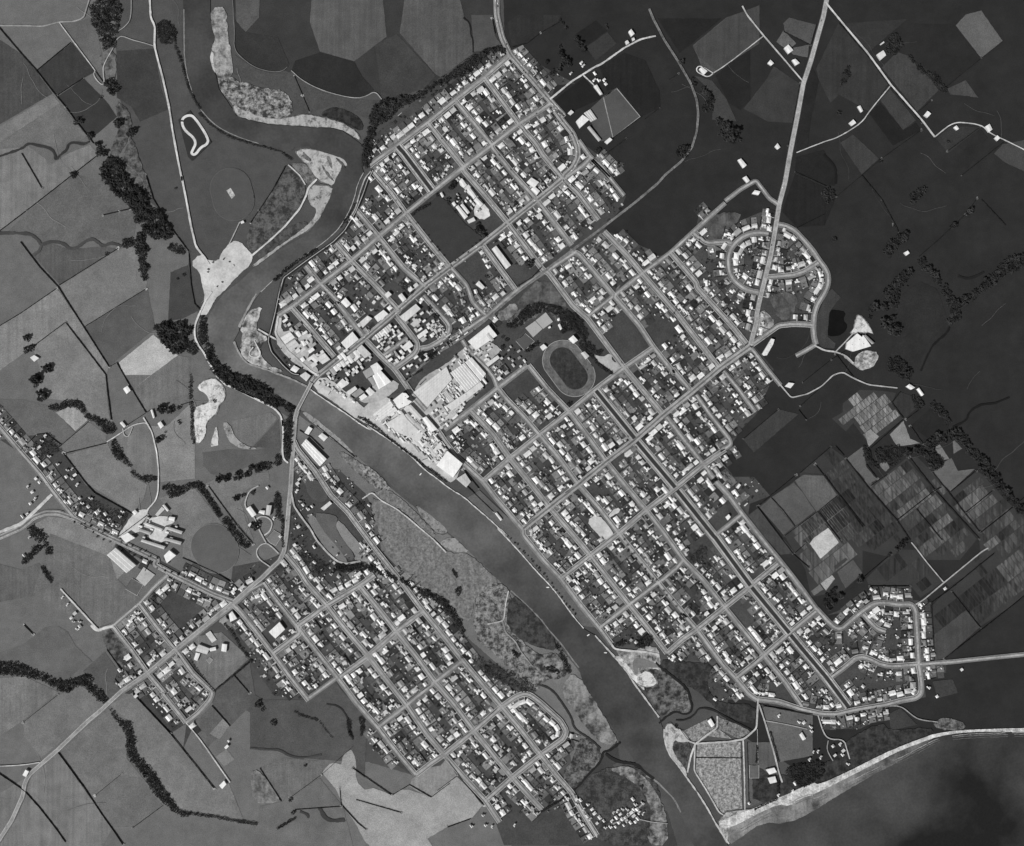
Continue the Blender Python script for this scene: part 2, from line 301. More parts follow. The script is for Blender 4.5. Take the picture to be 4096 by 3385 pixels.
# ---- fields and paddocks ----
FIELDS = """
66|A 590,350 305,580 470,785 690,640 785,590
62|A 480,790 690,645 880,840 960,960 800,1100 740,1120 620,1000
112|A -200,1160 435,780 490,850 -200,1300
76|A -200,200 170,440 300,590 430,770 -200,1140
98|A 490,190 785,580 850,520 800,270 750,150 620,180
107|A 178,1060 490,855 720,1120 560,1200 490,1300 420,1220 240,1175 -200,1330
116|A -200,1250 240,1200 430,1350 560,1260 740,1190 810,1270 220,1730 -200,2050
68|A 960,420 1260,400 1320,720 1380,900 1150,1000 1080,880 960,800
98|B 60,470 175,352 580,10 640,0 880,60 900,110 1000,200 1090,270 1120,380 1100,500 1000,560 760,520 620,610 420,545 330,560 260,490
84|B 350,590 420,560 560,610 870,590 970,610 490,900 260,650
106|B 490,910 970,610 1130,580 1150,720 1210,880 1200,930 690,1250
84|B 700,1250 1210,930 1260,1180 1280,1260 1180,1340 900,1570
112|B -200,1350 180,1130 470,930 690,1250 890,1570 870,1720 740,1470 540,1210 270,1410 -200,1750
104|B 270,1410 540,1210 740,1470 870,1700; C 900,360 760,360 690,230 520,210 300,180 300,0 ; B 330,1600
150|B 975,1540 1260,1310 1400,1440 1460,1480 1120,1736 1060,1736
96|B 1120,1736 1460,1480 1560,1500 1560,1736; C 1560,240 1480,250 1200,300 1010,0 1240,0
70|B 1400,800 1540,740 1600,1060 1640,1110 1500,1180 1380,1200
96|C 500,580 730,385 880,490 870,550 530,645
124|C 460,310 560,265 640,270 720,370 620,460
88|C 180,200 380,250 490,290 460,310 620,470 490,570 380,480 -200,560 -200,200
102|C 540,660 880,560 920,640 1000,720 1080,760 1080,830 1210,900 1180,1020 1090,1130 700,880
100|C 950,520 1100,410 1210,400 1290,640 1300,830 1150,830 1030,680
108|C 1240,420 1370,420 1560,240 1600,580 1600,850 1320,880 1300,640
108|C 610,1190 960,1370 890,1480 1040,1600 950,1690 700,1720 600,1690 440,1480 370,1420 260,1240 400,1160
86|C 180,1600 320,1540 440,1720 700,1735 -200,1900 -200,1500
100|C 1300,1010 1600,930 1790,1170 1970,1420 1770,1610 1500,1500 1500,1300 1450,1180
82|L 290,420 560,390 830,400 1060,350 1110,380 1030,560 780,570 500,660 380,650 300,560
96|L 600,90 1010,0 1080,60 810,360 640,290
78|L 1090,70 1110,380 900,370 820,360
98|L 250,780 420,700 760,660 980,620 1000,720 760,800 700,960 740,1120 830,1350 560,1050
92|c 0,460 240,280 160,230 100,170 60,40 -300,-100 -400,260 -100,450
88|D -200,300 190,160 370,20 480,10 560,60 620,170 760,300 640,370 530,470 300,360
80|D 680,380 860,220 960,360 930,460 1000,540 890,620 790,490
98|D -200,450 200,420 480,550 180,790 -200,1050
98|D 190,800 490,570 660,490 800,600 880,640 340,1090 200,920
96|D 500,1030 890,680 980,800 1040,900 1040,1090 1160,1240 1330,1450 1100,1660 930,1680
100|D -200,1500 330,1180 480,1050 920,1670 700,2100 -200,2100
92|D 780,1400 980,1240 1160,1250 1330,1480 1090,1660 920,1660 830,1540
100|D 1040,780 900,650 1080,560 1400,890 1760,1350 1880,1300 2000,1600 1480,1530 1270,1220 1100,1050
84|D 1580,820 1740,660 1890,830 1670,1040
104|D 1720,890 1830,770 1890,820 1800,940
106|D 1770,1080 1860,1020 1925,1100 1840,1160
98|D 1560,100 1820,60 2050,270 1760,540 1600,330 1580,280
80|D 1760,560 2050,310 2101,620 1900,820 1740,640
76|e 80,150 330,150 500,30 700,260 780,310 700,380 690,620 560,520 300,500 100,440 0,440 0,100
92|e 60,560 200,500 450,520 430,600 240,750 190,760
92|e 200,760 420,620 560,790 640,1100 0,1100 60,790
126|e 435,590 455,560 480,535 510,528 550,540 556,500 570,470 610,450 632,490 640,540 636,600 650,650 690,690 740,680 800,700 860,725 900,690 960,690 1030,715 1090,735; f 0,720 60,690 120,690 200,770 270,860 200,945 60,990 -60,1060; e 1204,1200 900,1200 690,1000 640,900 590,830 550,760 520,690
112|e 975,625 1060,560; f 20,620 50,580 120,685 0,770; e 1090,732 1040,720 960,670
50|P 372,30 470,180 820,240 940,520 900,575 860,595 740,598 660,580 590,556 470,476 400,410 362,350 368,180
84|P 370,-400 640,-400 620,30 480,180 450,150 380,60
86|P 1155,80 1190,-400 1900,-400 1960,230 1620,490 1260,385
42|P 960,588 1000,480 1260,395 1620,490 1700,640 1830,790 1750,850 1650,878 1520,860 1400,830 1300,795 1200,755 1060,672
76|P 365,420 470,490 590,568 740,612 900,612 960,600 1060,684 1200,768 1300,820 1640,890 1900,900 1780,1100 1400,950 1100,1040 940,800 560,700 360,620
84|Q 330,-300 860,-300 940,30 1010,130 1040,400 860,530 700,660 640,630 260,190
62|Q 0,320 230,200 640,640 520,770 250,860 70,880
78|Q 1010,0 1240,0 1260,220 1330,320 1200,360 1040,390
44|Q 1390,80 1500,0 1960,0 1920,80 1700,240 1440,340
40|R 270,200 480,60 600,170 390,320
58|R 380,340 600,180 700,300 480,480
38|R 520,540 780,400 1000,480 1150,800 1160,970 960,1070 720,760 600,800
36|R 40,900 350,660 540,880 180,1040
76|R 550,870 700,770 950,1070 650,1300 540,1330 430,1130 490,1100 420,990
80|R 1500,320 1850,30 2101,-60 2101,320 1720,610 1590,540
38|R 1740,640 2101,330 2101,900 2000,1000 1880,930
38|R 1130,40 1800,40 1480,310 1360,400
72|R 1860,30 2200,-100 2200,300 1750,590 1560,440 1500,330
66|R 1520,640 1700,690 1850,880 1960,1120 1700,1100 1720,950 1640,760
78|S 410,60 450,20 640,70 600,215 420,120
96|S 360,190 410,110 500,200 440,250
92|S 440,240 590,210 580,300 480,280
60|S 130,660 300,440 340,360 550,500 470,760 300,750
58|S 640,380 800,50 1000,270 1150,480 1010,680 800,560 740,620 660,460
42|S 600,340 660,460 600,750 580,930 500,960 510,780 590,420
54|S 820,60 1280,30 1160,130 1010,260
66|S 1100,370 1210,260 1290,290 1430,430 1500,530 1350,680
44|S 1290,60 1600,70 1800,310 1550,510 1440,400 1300,280
96|S 1620,75 1690,0 1800,-30 1950,185 1800,305
70|S 1560,520 1690,460 1780,585 1700,570 1580,560
62|S 1090,600 1160,520 1340,740 1250,810
36|S 1010,690 1090,620 1250,810 1340,760 1380,810 1180,920
62|S 810,900 900,840 1080,1010 960,1120
70|S 1890,975 1950,910 2101,880 2101,1100 1970,1040
38|S 500,1000 690,950 780,1100 770,1200 700,1200 490,1110
40|S 490,1120 700,1210 780,1280 700,1480 500,1490 400,1380
56|S 1480,870 1590,780 1800,790 1570,970
44|S 1790,800 1840,860 1680,1120 1600,1060
62|K 250,640 300,600 380,680 300,780 270,860 260,1050 330,1110 320,1160 200,1150 160,1080 150,880
46|K 1130,530 1280,600 1340,750 1380,900 1100,1300 850,1250 900,700
60|V 1130,240 1390,60 1480,-20 1700,0 1840,210 1620,390 1390,550 1280,640 1010,330
92|V 1390,60 1480,0 1690,10 1830,210 1620,390 1500,220
86|V 1140,240 1380,80 1480,200 1600,380 1390,540 1260,380
84|V 1020,340 1140,240 1380,540 1270,630
70|V 900,420 1000,350 1390,820 1240,840 1060,640
178|V 1545,720 1590,660 1740,555 1850,710 1660,880
150|V 1660,1140 1780,1050 1810,1090 1715,1215
104|V 1560,1220 1650,1150 1690,1200 1590,1270
84|V 1830,1020 2000,890 2101,1030 1920,1190
66|V 1800,960 1920,870 1945,890 1820,990
62|H 980,1600 1350,1280 1560,1330 1090,1733
128|W 610,540 660,510 740,580 640,680
124|W 840,560 970,430 1030,600 1130,640 1000,660 910,670
56|W 870,260 940,160 1030,190 1090,310 980,410
42|W 1040,480 1240,300 1380,440 1390,510 1200,600
116|W 1260,680 1310,650 1400,790 1330,800
100|W 1430,600 1520,690 1440,740
98|W 1340,820 1420,780 1480,900 1640,880 1410,1090 1240,920
96|W 430,790 590,670 620,860 720,980 650,1020
112|W 740,840 800,800 840,870 800,910
64|X 830,1540 940,1480 1100,1640 850,1690
62|X 1240,1230 1430,1210 1480,1340 1290,1390
70|X 1240,1040 1260,790 1560,560 1690,720 1350,1020
130|a 510,490 770,475 780,880 660,910 500,660
120|a 430,410 570,340 630,400 540,470 480,475
122|a 560,440 640,400 720,460
94|a 900,260 1204,320 1204,560 1000,600 960,480
108|a 640,330 800,390 830,420 760,460 700,430 640,400
88|a 810,480 960,480 985,620 1000,700 990,800 800,880
"""
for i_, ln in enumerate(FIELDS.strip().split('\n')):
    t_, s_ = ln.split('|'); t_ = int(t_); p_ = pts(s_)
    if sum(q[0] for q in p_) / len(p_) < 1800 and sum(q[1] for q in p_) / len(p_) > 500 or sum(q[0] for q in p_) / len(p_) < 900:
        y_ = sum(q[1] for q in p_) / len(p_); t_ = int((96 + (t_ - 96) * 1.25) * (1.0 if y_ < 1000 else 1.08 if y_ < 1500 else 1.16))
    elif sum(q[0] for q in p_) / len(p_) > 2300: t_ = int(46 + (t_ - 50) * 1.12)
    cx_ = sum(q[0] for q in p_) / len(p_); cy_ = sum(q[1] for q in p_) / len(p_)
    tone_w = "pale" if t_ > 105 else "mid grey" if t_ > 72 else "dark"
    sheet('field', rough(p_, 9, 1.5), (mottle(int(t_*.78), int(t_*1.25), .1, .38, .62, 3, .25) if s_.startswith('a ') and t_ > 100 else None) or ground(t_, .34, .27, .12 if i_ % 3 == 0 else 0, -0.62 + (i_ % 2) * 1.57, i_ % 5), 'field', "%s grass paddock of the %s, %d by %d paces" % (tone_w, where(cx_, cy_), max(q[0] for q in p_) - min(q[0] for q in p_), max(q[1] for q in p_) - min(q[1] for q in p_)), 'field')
# rough ground: (dark tone, pale tone, noise scale, threshold lo, hi, label, outline)
ROUGH = [
 (58,170,.05,.42,.66,"shingle and scrub in ragged patches on the upper river bend","P 200,640 330,640 400,700 520,720 640,770 900,800 980,950 960,1060 800,1100 600,1100 400,1000 280,880 190,740"),
 (75,165,.04,.36,.62,"shingle bank beside the upper river","P 110,-80 280,-80 290,220 330,400 350,560 330,660 200,650 130,560 110,450 130,330 160,240 120,150"),
 (52,96,.05,.40,.62,"rough grass and scrub beside the gravel road","E 940,150 1060,260 1120,380 1050,620 900,800 740,940 560,1100 490,1030 480,960 540,760 760,430"),
 (50,84,.06,.4,.6,"scrubby bank below the gravel road","E 590,1110 760,950 900,820 1000,780 1120,740 1130,840 1000,900 800,1020 640,1150"),
 (70,120,.05,.4,.62,"weedy flat with shingle beside the sandbar","E 940,150 1040,130 1150,170 1230,300 1130,380 1060,270"),
 (60,110,.04,.4,.6,"patchy grass on the upper valley slope","A 800,440 950,400 960,640 880,640 850,560"),
 (46,104,.06,.4,.62,"bushy gully with clay patches","A 940,820 1060,900 1090,1050 1030,1200 960,1290 900,1250 980,1060 960,950"),
 (60,104,.05,.4,.62,"rough grass between the tree belt and the river flat","A 1080,1100 1180,1400 1250,1600 1190,1590 1060,1470 1000,1330 1040,1200"),
 (78,128,.05,.4,.62,"weedy river flat with sand patches","L 1700,420 1790,420 2101,640 2101,800 1900,620"),
 (60,160,.09,.40,.62,"scrub and sand on the bank across from the works","M -40,790 100,850 290,1030 250,1100 100,1040 0,900"),
 (90,132,.14,.36,.64,"open rough flat on the left of the river","M 100,1110 260,1060 420,1170 640,1400 780,1540 740,1590 560,1420 420,1290 200,1190"),
 (92,130,.12,.36,.64,"grassy flat below the rough bank","M 60,1150 200,1190 420,1300 740,1600 900,1740 1130,1740; U 0,480 130,590 0,680 -140,760; d 1180,440 1100,390 1040,310 900,230 780,130 660,10"),
 (56,142,.09,.40,.62,"salt scrub and sand flat along the lower river","U -100,640 130,600 230,680 300,1000 330,1150 420,1300 560,1450 700,1560 560,1690 540,1733 400,1733 230,1520 60,1330 -160,1180"),
 (44,70,.05,.4,.6,"dark rushy flat beside the river","U 240,720 420,850 560,1000 700,1170 740,1330 560,1290 420,1250 250,1130 190,1000"),
 (50,150,.04,.42,.66,"bushes and pale sand strip below the houses","U 270,1190 430,1280 560,1380 700,1330 780,1400 800,1500 860,1560 700,1640 560,1560 400,1400"),
 (60,140,.03,.38,.62,"mud flat swirled with sand","f 740,170 790,80 840,70 940,220 1060,420 1090,480 1000,500 900,400 800,260"),
 (48,120,.05,.42,.66,"scrub with sand pockets by the creek mouth","f 830,460 930,460 990,540 960,620 820,780 740,680 830,560"),
 (48,78,.05,.4,.62,"dark rough land below the creek","f 820,790 960,640 1204,620 1340,700 1340,1100 960,1100 860,880"),
 (58,150,.045,.40,.66,"sandy spit with scrub at the river mouth","a -30,640 60,620 140,640 220,720 300,840 330,960 330,1100 200,1100 240,900 180,760 60,680"),
 (60,185,.03,.36,.62,"bare sandy lagoon shore","U 1330,1300 1480,1330 1760,1250 1820,1380 1800,1500 1900,1620 1700,1733 1620,1733 1480,1560 1400,1400"),
 (44,120,.045,.42,.66,"swampy scrub by the lagoon","a 150,60 220,30 330,60 440,150 420,220 300,330 270,300 200,180"),
 (40,62,.05,.4,.62,"dark swampy bush between the lagoon and the houses","U 1840,1400 2101,1440; a 420,0 620,0 560,110 600,220 700,250 860,250 860,370 780,360 660,310 560,220 480,150 440,140 330,40; U 1800,1500"),
 (70,130,.05,.4,.62,"tidal mud by the creek","a 300,330 460,160 480,260 460,320 380,290"),
 (46,90,.05,.4,.62,"scrubby ground beside the river mouth track","a 330,440 380,440 480,490 460,640 400,620 340,540"),
 (34,64,.04,.4,.62,"dark coastal scrub behind the beach","b -260,480 -100,560 0,470 180,470 240,350 440,250 480,300 700,280 720,310 500,390 250,520 0,620 -250,720"),
 (56,120,.05,.42,.64,"pale scrub by the end of the beach track","b 700,270 760,225 860,245 900,290 800,300"),
 (60,190,.035,.38,.6,"bare clay and dry grass of the river point","I 160,560 250,370 400,330 360,440 330,520 340,600 470,650 350,780 400,880 480,960 620,1010 560,1030 400,970 250,930 150,800 190,650"),
 (76,140,.03,.36,.66,"ploughed pale strip of the lower farm","e 0,590 50,560 140,680 190,750 130,770 20,770"),
 (48,108,.045,.42,.66,"rough vacant ground with a clay patch","c 0,480 80,470 240,640 180,700 100,680 40,600"),
 (50,104,.05,.42,.64,"rough ground around the grandstand gully","J 300,790 430,640 560,580 700,560 880,620 1000,720 1000,840 900,790 760,640 600,720 440,830"),
 (88,150,.03,.4,.64,"dusty vacant land beside the rail line","J 200,690 420,540 460,640 300,770"),
 (60,100,.03,.38,.64,"weedy reserve above the stadium","J 430,540 720,250 1020,610 800,560 620,540 470,600"),
 (100,190,.06,.40,.62,"bare gravel yard beside the rubbish clearing","K 490,1290 560,1180 700,1180 740,1240 680,1340 560,1370"),
 (60,96,.03,.38,.64,"weedy slope beside the crescent","k 0,200 250,0 560,0 560,100 420,200 370,360 200,390 60,400 0,340"),
 (58,92,.03,.38,.64,"vacant grass triangle in the crescent suburb","k 940,1150 1100,1100 1400,1150 1250,1500 1080,1480"),
 (90,170,.04,.38,.62,"gravelled corner by the highway fork","k 860,1350 960,1420 1060,1550 900,1650 740,1733 800,1480"),
]
for i_, (t0, t1, sc_, lo_, hi_, lb_, s_) in enumerate(ROUGH):
    sheet('rough_ground', s_, mottle(t0, t1, sc_, lo_, hi_ - .03, i_), 'bank', lb_, 'rough ground', smooth=1, rg=4.5)
SAND = [
 (168,"pale sandbar on the inside of the river bend","E 1000,20 1080,-10 1260,10 1390,55 1500,90 1560,165 1490,180 1480,220 1430,300 1400,380 1330,350 1230,310 1150,180 1060,90"),
 (158,"sandy shore below the sandbar","E 1130,380 1400,380 1370,500 1310,620 1250,730 1130,850 1000,920 880,1000 720,1120 580,1230 560,1200 760,1060 900,960 1050,860 1180,740 1240,640 1140,560"),
 (160,"smooth sand beach under the upper river bank","P 340,930 440,1000 620,1070 800,1100 960,1080 1100,1040 1380,1100 1500,1140 1640,1220 1690,1330 1600,1270 1500,1215 1400,1185 1150,1175 900,1155 760,1150 600,1120 470,1090 380,1055"),
 (185,"small pale spit of sand beside the upper river","P 110,390 150,400 140,480 170,620 130,560 105,450"),
 (196,"white gravel works yard by the river","E 0,1090 80,1160 200,1170 220,1090 330,960 430,960 490,1040 560,1110 540,1200 400,1320 280,1460 150,1570 90,1733 -20,1733 60,1560 20,1400 0,1280 -100,1200"),
 (200,"white quarry scar above the flat","C 1650,60 1760,20 1840,100 1850,200 1790,250 1780,310 1720,360 1690,400 1690,500 1620,580 1600,450 1590,270 1700,235 1720,220 1690,150 1620,120"),
 (196,"wedge of bare pale gravel","L 420,165 450,155 455,330 440,350 365,365 400,250"),
 (150,"trampled pale strip along the quarry drain","L 490,100 570,110 630,260 740,350 880,375 800,390 660,370 560,300"),
 (132,"smooth silt beach under the left bank","M 560,1225 700,1330 860,1460 905,1520 800,1545 700,1440 600,1330"),
 (138,"pale river beach with a boat ramp","M 800,1620 960,1560 1040,1650 1130,1733 1000,1733 860,1680"),
 (200,"white sand spill by the lagoon","U 1330,1390 1400,1380 1480,1480 1560,1600 1600,1560 1680,1530 1760,1600 1780,1690 1620,1700 1520,1620 1420,1500"),
 (140,"grey silt bar beside the lower river","L 1320,0 1400,0 1750,290 1900,420 1860,430 1600,240"),
 (176,"pale sand on the river mouth point","a 310,400 340,360 390,400 430,420 470,480 400,480 370,460 360,540 440,640 450,690 400,640 340,560 315,470"),
 (178,"bare gravel car park at the kink of the shore","J 1230,1090 1330,1130 1430,1080 1440,1170 1520,1190 1530,1250 1460,1300 1330,1210"),
 (190,"blank gravel playground of the small school","N 640,1405 760,1320 920,1500 930,1560 820,1610 740,1510"),
 (200,"pale bowling club gravel forecourt","N 870,1340 970,1255 1010,1290 900,1370"),
 (200,"cleared white clay around the water works","K 515,880 540,845 590,870 690,1020 640,1010 560,1000 500,1020 470,1010 520,950"),
 (160,"light gravel yard edge of the water works","K 430,1220 500,1300 510,1320 470,1290 400,1230"),
 (188,"dusty freezing works yard by the river","M 0,230 120,110 300,100 430,250 520,0 1200,0 1100,160 850,440 780,450 880,600 1060,800 960,1010 840,960 600,770 330,560 90,400 0,320"),
 (168,"paved goods yard beside the rail sidings","y 880,1280 1000,1080 1330,900 1500,740 1620,640 1900,560 2083,660 2083,720 1900,880 1880,1200 1650,1400 1400,1560 1080,1520"),
 (188,"dusty riverside street frontage","I 960,1080 1100,1080 1400,1340 1560,1480 1700,1600 1690,1640 1420,1540 1150,1340 920,1190"),
 (178,"pale sealed yard beside the warehouses","I 1540,1140 1740,1090 1860,1160 1700,1290 1560,1350 1440,1340 1400,1300 1560,1240"),
 (180,"pale yards of the riverside depot","I 560,440 600,420 590,600 700,580 860,600 940,700 860,900 900,1000 840,1000 640,860 520,680"),
 (170,"broad gravel street end by the depot","I 700,850 900,880 1000,1030 960,1060 800,960"),
 (206,"white sealed school playground","F 1125,600 1190,550 1330,730 1500,940 1380,1010 1290,930 1330,800 1240,720"),
 (200,"white sealed yard of the high school","C 1110,1290 1240,1160 1440,1160 1440,1210 1340,1240 1400,1250 1350,1390 1230,1360 1220,1260 1100,1300 980,1340 1090,1180 1150,1110 1240,1120"),
 (196,"white dusty farm road head","C 1090,1140 1160,1100 1240,1110 1000,1330 960,1340"),
 (170,"dry bare sand of the beach end","a 640,910 800,885 850,895 700,980 690,1100 640,1100"),
]
for t_, lb_, s_ in SAND:
    if any(k_ in lb_ for k_ in ('sand', 'silt', 'clay', 'scar')):
        p_ = chaikin(pts(s_), 1, True); cx_ = sum(q[0] for q in p_)/len(p_); cy_ = sum(q[1] for q in p_)/len(p_)
        sheet('damp_sand', rough([(q[0] + (q[0]-cx_)/max(1, math.hypot(q[0]-cx_, q[1]-cy_))*5, q[1] + (q[1]-cy_)/max(1, math.hypot(q[0]-cx_, q[1]-cy_))*5) for q in p_], 6, 4.5), mottle(70, int(t_*.72), .07, .4, .62, t_ % 5, .2), 'bank', 'damp ragged margin round the ' + lb_, 'sand')
    sheet('gravel_ground' if 'sand' not in lb_ and 'silt' not in lb_ else 'sand_bank', s_, paved(t_, .1, 2) if any(k_ in lb_ for k_ in ('yard', 'school', 'street', 'front', 'road head', 'forecourt', 'playground', 'park')) else mottle(int(t_ * .5), min(238, int(t_ * 1.05)), .05, .33, .50, t_ % 7, .16), 'bank', lb_, 'gravel' if 'sand' not in lb_ else 'sand', smooth=1, rg=2.6)
# ---- water ----
RIV = pts("P 110,-200 110,20 130,150 160,240 130,330 105,450 130,570 170,640 200,780 280,900 340,990 380,1060 470,1095 600,1130 760,1160 900,1165 1150,1185 1400,1195 1500,1225 1600,1290 1680,1350 1720,1395 1705,1480 1700,1600; E 1700,180 1720,240 1650,360 1630,480 1580,620 1500,760 1420,870 1250,1010 1100,1110 950,1210 830,1310 740,1390 640,1490 560,1600 480,1720; I 330,200 250,340 190,460 150,550 150,590 90,700 130,790 200,900 260,940 400,980 560,1040 700,1090 870,1180 1000,1270 1150,1370 1330,1490 1420,1560 1560,1640; M 30,390 160,480 300,570 450,680 570,780 650,870 780,960 930,1080 1060,1150 1180,1260 1300,1360 1420,1470 1560,1600; U 60,0 240,180 400,360 520,500 640,620 740,740 830,870 930,1000 1010,1090 1130,1160 1220,1260 1330,1380 1480,1560; a 110,100 200,220 280,330 300,390 310,470 340,560 400,630 440,690 500,770 570,880 630,990 720,1150 520,1150 450,1040 440,980 410,900 370,820 320,770 250,700 200,680 150,620 100,540 40,460 0,390; f 960,250 870,110; U 960,1500 880,1400 800,1280 720,1190 640,1100 560,990 460,890 380,810 290,730 240,690 200,640 130,590 60,530 0,460; M 1130,1733 1040,1640 960,1570 900,1520 860,1460 780,1390 700,1330 560,1230 420,1110 300,1020 200,910 100,850; L 1880,430 1750,290 1600,160 1500,80 1400,10; I 800,1420 740,1370 620,1300 500,1230 400,1130 180,1090 100,1040 0,950; B 1860,1580 1780,1520 1740,1440 1710,1330 1690,1240 1720,1150 1780,1050 1850,960 1950,890; E 400,1400 560,1250 700,1150 830,1060 960,980 1100,910 1190,840 1270,720 1320,590 1370,500 1400,380 1430,300 1480,210 1490,160 1530,190 1560,165 1500,90 1390,55 1260,15; P 1140,1385 1000,1390 960,1430 880,1440 700,1390 520,1330 330,1270 200,1200 100,1120 0,1000; A 1580,790 1550,690 1520,560 1510,430 1500,300 1510,150 1500,-100")
Z['water'] = 1.96

sheet('dark_hollow', "P 1290,1010 1380,970 1500,985 1640,1050 1720,1150 1700,1230 1600,1180 1480,1120 1350,1080 1270,1060", mottle(30, 62, .06, .4, .62, 3), 'bank', "dark rushy hollow above the long river beach", 'rough ground', smooth=1, rg=3)
sheet('wet_channel', "E 1270,140 1310,190 1380,280 1420,340 1370,310 1310,240", mottle(80, 120, .06, .4, .62, 4), 'bank', "damp dark channel across the sandbar", 'sand', smooth=1, rg=2)
sheet('wet_channel', "E 1080,10 1130,60 1180,110 1150,130 1090,80", mottle(56, 110, .06, .4, .62, 4), 'bank', "weedy dip at the head of the sandbar", 'sand', smooth=1, rg=2)
sheet('wet_channel', "E 1420,75 1480,110 1540,180 1500,170 1440,115", mottle(50, 90, .06, .4, .62, 4), 'bank', "black inlet in the tip of the sandbar", 'sand', smooth=1, rg=1.5)
sheet('wet_channel', "E 1330,60 1370,70 1400,210 1370,180 1340,110", mottle(90, 130, .06, .4, .62, 4), 'bank', "faint damp streak in the sandbar", 'sand', smooth=1, rg=1.5)

for t_, lb_, s_ in [(132, "pale mown slope beside the terrace street", "L 1690,1160 1730,1130 1900,1330 2101,1570 2000,1565 1880,1545 1900,1500 1800,1380 1710,1250"), (92, "dark damp gully strip below the terrace street", "L 1450,1060 1600,1060 1720,1095 1690,1170 1710,1260 1800,1380 1895,1510 1840,1570 1700,1410 1560,1250"),
    (118, "light slope beside the unsealed lane", "L 1370,1080 1450,1060 1560,1245 1700,1405 1830,1570 1760,1585 1600,1450 1490,1300"), (80, "dark sloping paddock under the terrace houses", "L 1360,700 1480,690 1630,880 1540,960 1400,880")]:
    sheet('slope', s_, ground(t_, .34, .25, 0, 0, 3), 'bank', lb_, 'slope', smooth=1, rg=1.5)
rv_ = sheet('river', RIV, water(76, 106, .007, 1, attr='silt'), 'water', "broad silty river winding through the town to the sea", 'river', rg=1.1, z=2.46)
_bm = bmesh.new(); _bm.from_mesh(rv_.data); bmesh.ops.triangulate(_bm, faces=_bm.faces[:]); bmesh.ops.subdivide_edges(_bm, edges=[e for e in _bm.edges if e.calc_length() > 60], cuts=3, use_grid_fill=True); bmesh.ops.triangulate(_bm, faces=_bm.faces[:]); _bm.to_mesh(rv_.data); _bm.free()
# silt load of the water from reach to reach (photograph pixels -> share)
REACH = [(780, 100, .50), (900, 450, .50), (1150, 560, .55), (1450, 640, .50), (1380, 800, .55), (1200, 980, .75), (950, 1180, 1.05), (880, 1350, 1.25), (1050, 1530, 1.3), (1250, 1640, 1.15), (1500, 1800, 1.0), (1750, 1970, .95), (1900, 2160, .85), (2100, 2380, .62), (2300, 2600, .52), (2500, 2800, .52), (2600, 3000, .62), (2750, 3250, .72)]
_a = rv_.data.attributes.new('silt', 'FLOAT', 'POINT')
for i_, v_ in enumerate(rv_.data.vertices):
    x_, y_ = v_.co.x / PX + 2048, 1692.5 - v_.co.y / PX
    ws = [(1 / ((x_-a)**2 + (y_-b)**2 + 900) ** 1.5, c) for a, b, c in REACH]; _a.data[i_].value = sum(q*c for q, c in ws) / sum(q for q, c in ws)
sheet('sea', pts("a 720,1300 690,1040 760,960 900,890 1060,820; b 60,690 180,640 300,560 430,500 560,440 640,385 740,330 860,312 1000,305 1204,300 2600,280 2600,2500 -500,2500"), water(32, 86, .0018, 5, .40, .66), 'water', "dark sea with drifting pale silt in the lower right corner", 'sea', smooth=1, rg=1.5, z=2.465)
sheet('surf_zone', pts("a 690,1000 760,930 900,850 1060,790 1204,740; b 100,620 250,540 420,462 640,362 740,325 700,350 620,400 560,450 420,520 300,590 180,660 60,740 -80,800; a 900,960 760,1060 700,1100"), mottle(70, 150, .012, .35, .65, 9), 'water', "hazy pale shallows along the beach", 'surf', smooth=1, rg=2.5, z=2.47)
sheet('beach', pts("a 640,960 700,930 800,895 1000,815 1204,720; b 100,590 250,522 400,445 500,398 640,343 730,312 850,296 1000,290 1204,284 1700,270 1700,292 1204,306 1000,303 860,310 740,330 640,365 500,422 420,466 250,552 100,628 0,670 -60,705; a 1000,850 850,920 720,990 660,1000"), mottle(150, 215, .05, .36, .6, 4), 'water', "narrow white shingle beach along the sea", 'beach', smooth=1, rg=1.2, z=2.475)
sheet('pond', "K 275,800 330,800 430,820 400,900 450,950 400,1030 300,1050 250,1035 270,900", water(14, 20, .02, 2), 'water', "black pond below the crescent suburb", 'pond', smooth=1, rg=1.2, z=2.48)
sheet('lagoon', "U 1520,1430 1560,1400 1640,1400 1800,1470 1840,1500 1760,1500 1640,1490 1570,1500 1580,1580 1530,1540", water(112, 124, .02, 3), 'water', "grey shallow lagoon in the sand by the lower river", 'pond', smooth=2, rg=.8, z=2.481)
def stream(s, w_, t, label):
    p = rough(chaikin(pts(s), 2), 6, 1.2, False)
    v, f = ribbon(p, w_, nextz('water') + .54, wig=.5)
    tag(link('creek', mesh('creek', v, f, ground(t, .3, .3))), label, 'creek', kind='structure')
stream("A -150,1330 175,1230 235,1175 330,1200 420,1220 455,1270 455,1320 500,1270 550,1235 560,1180 620,1170 680,1190 735,1165", 10, 56, "dark winding ditch through the upper left paddocks")
stream("B -100,480 200,480 260,490 320,540 340,580 420,545 520,560 570,610 640,600 690,550 760,525 800,550 850,590 900,560 960,570 1000,590", 12, 68, "dark winding ditch across the left paddocks")
stream("B 340,580 330,620 280,660", 8, 74, "short side arm of the left ditch")
stream("a 280,365 330,320 380,290 430,315 470,300 480,260 465,220 455,160 330,60 280,20 260,0", 9, 32, "dark tidal creek between the lagoon and the river")
stream("a 380,345 430,350 490,320 520,270 600,280 680,330 800,390 840,410", 7, 38, "dark drain below the swampy bush")
stream("f 1100,480 1040,530 990,540 990,590 900,680 820,780 620,900", 9, 34, "dark creek into the lower river")
stream("f 1010,550 1080,600 1204,610; a 190,655 250,700", 12, 36, "dark creek behind the river mouth spit")
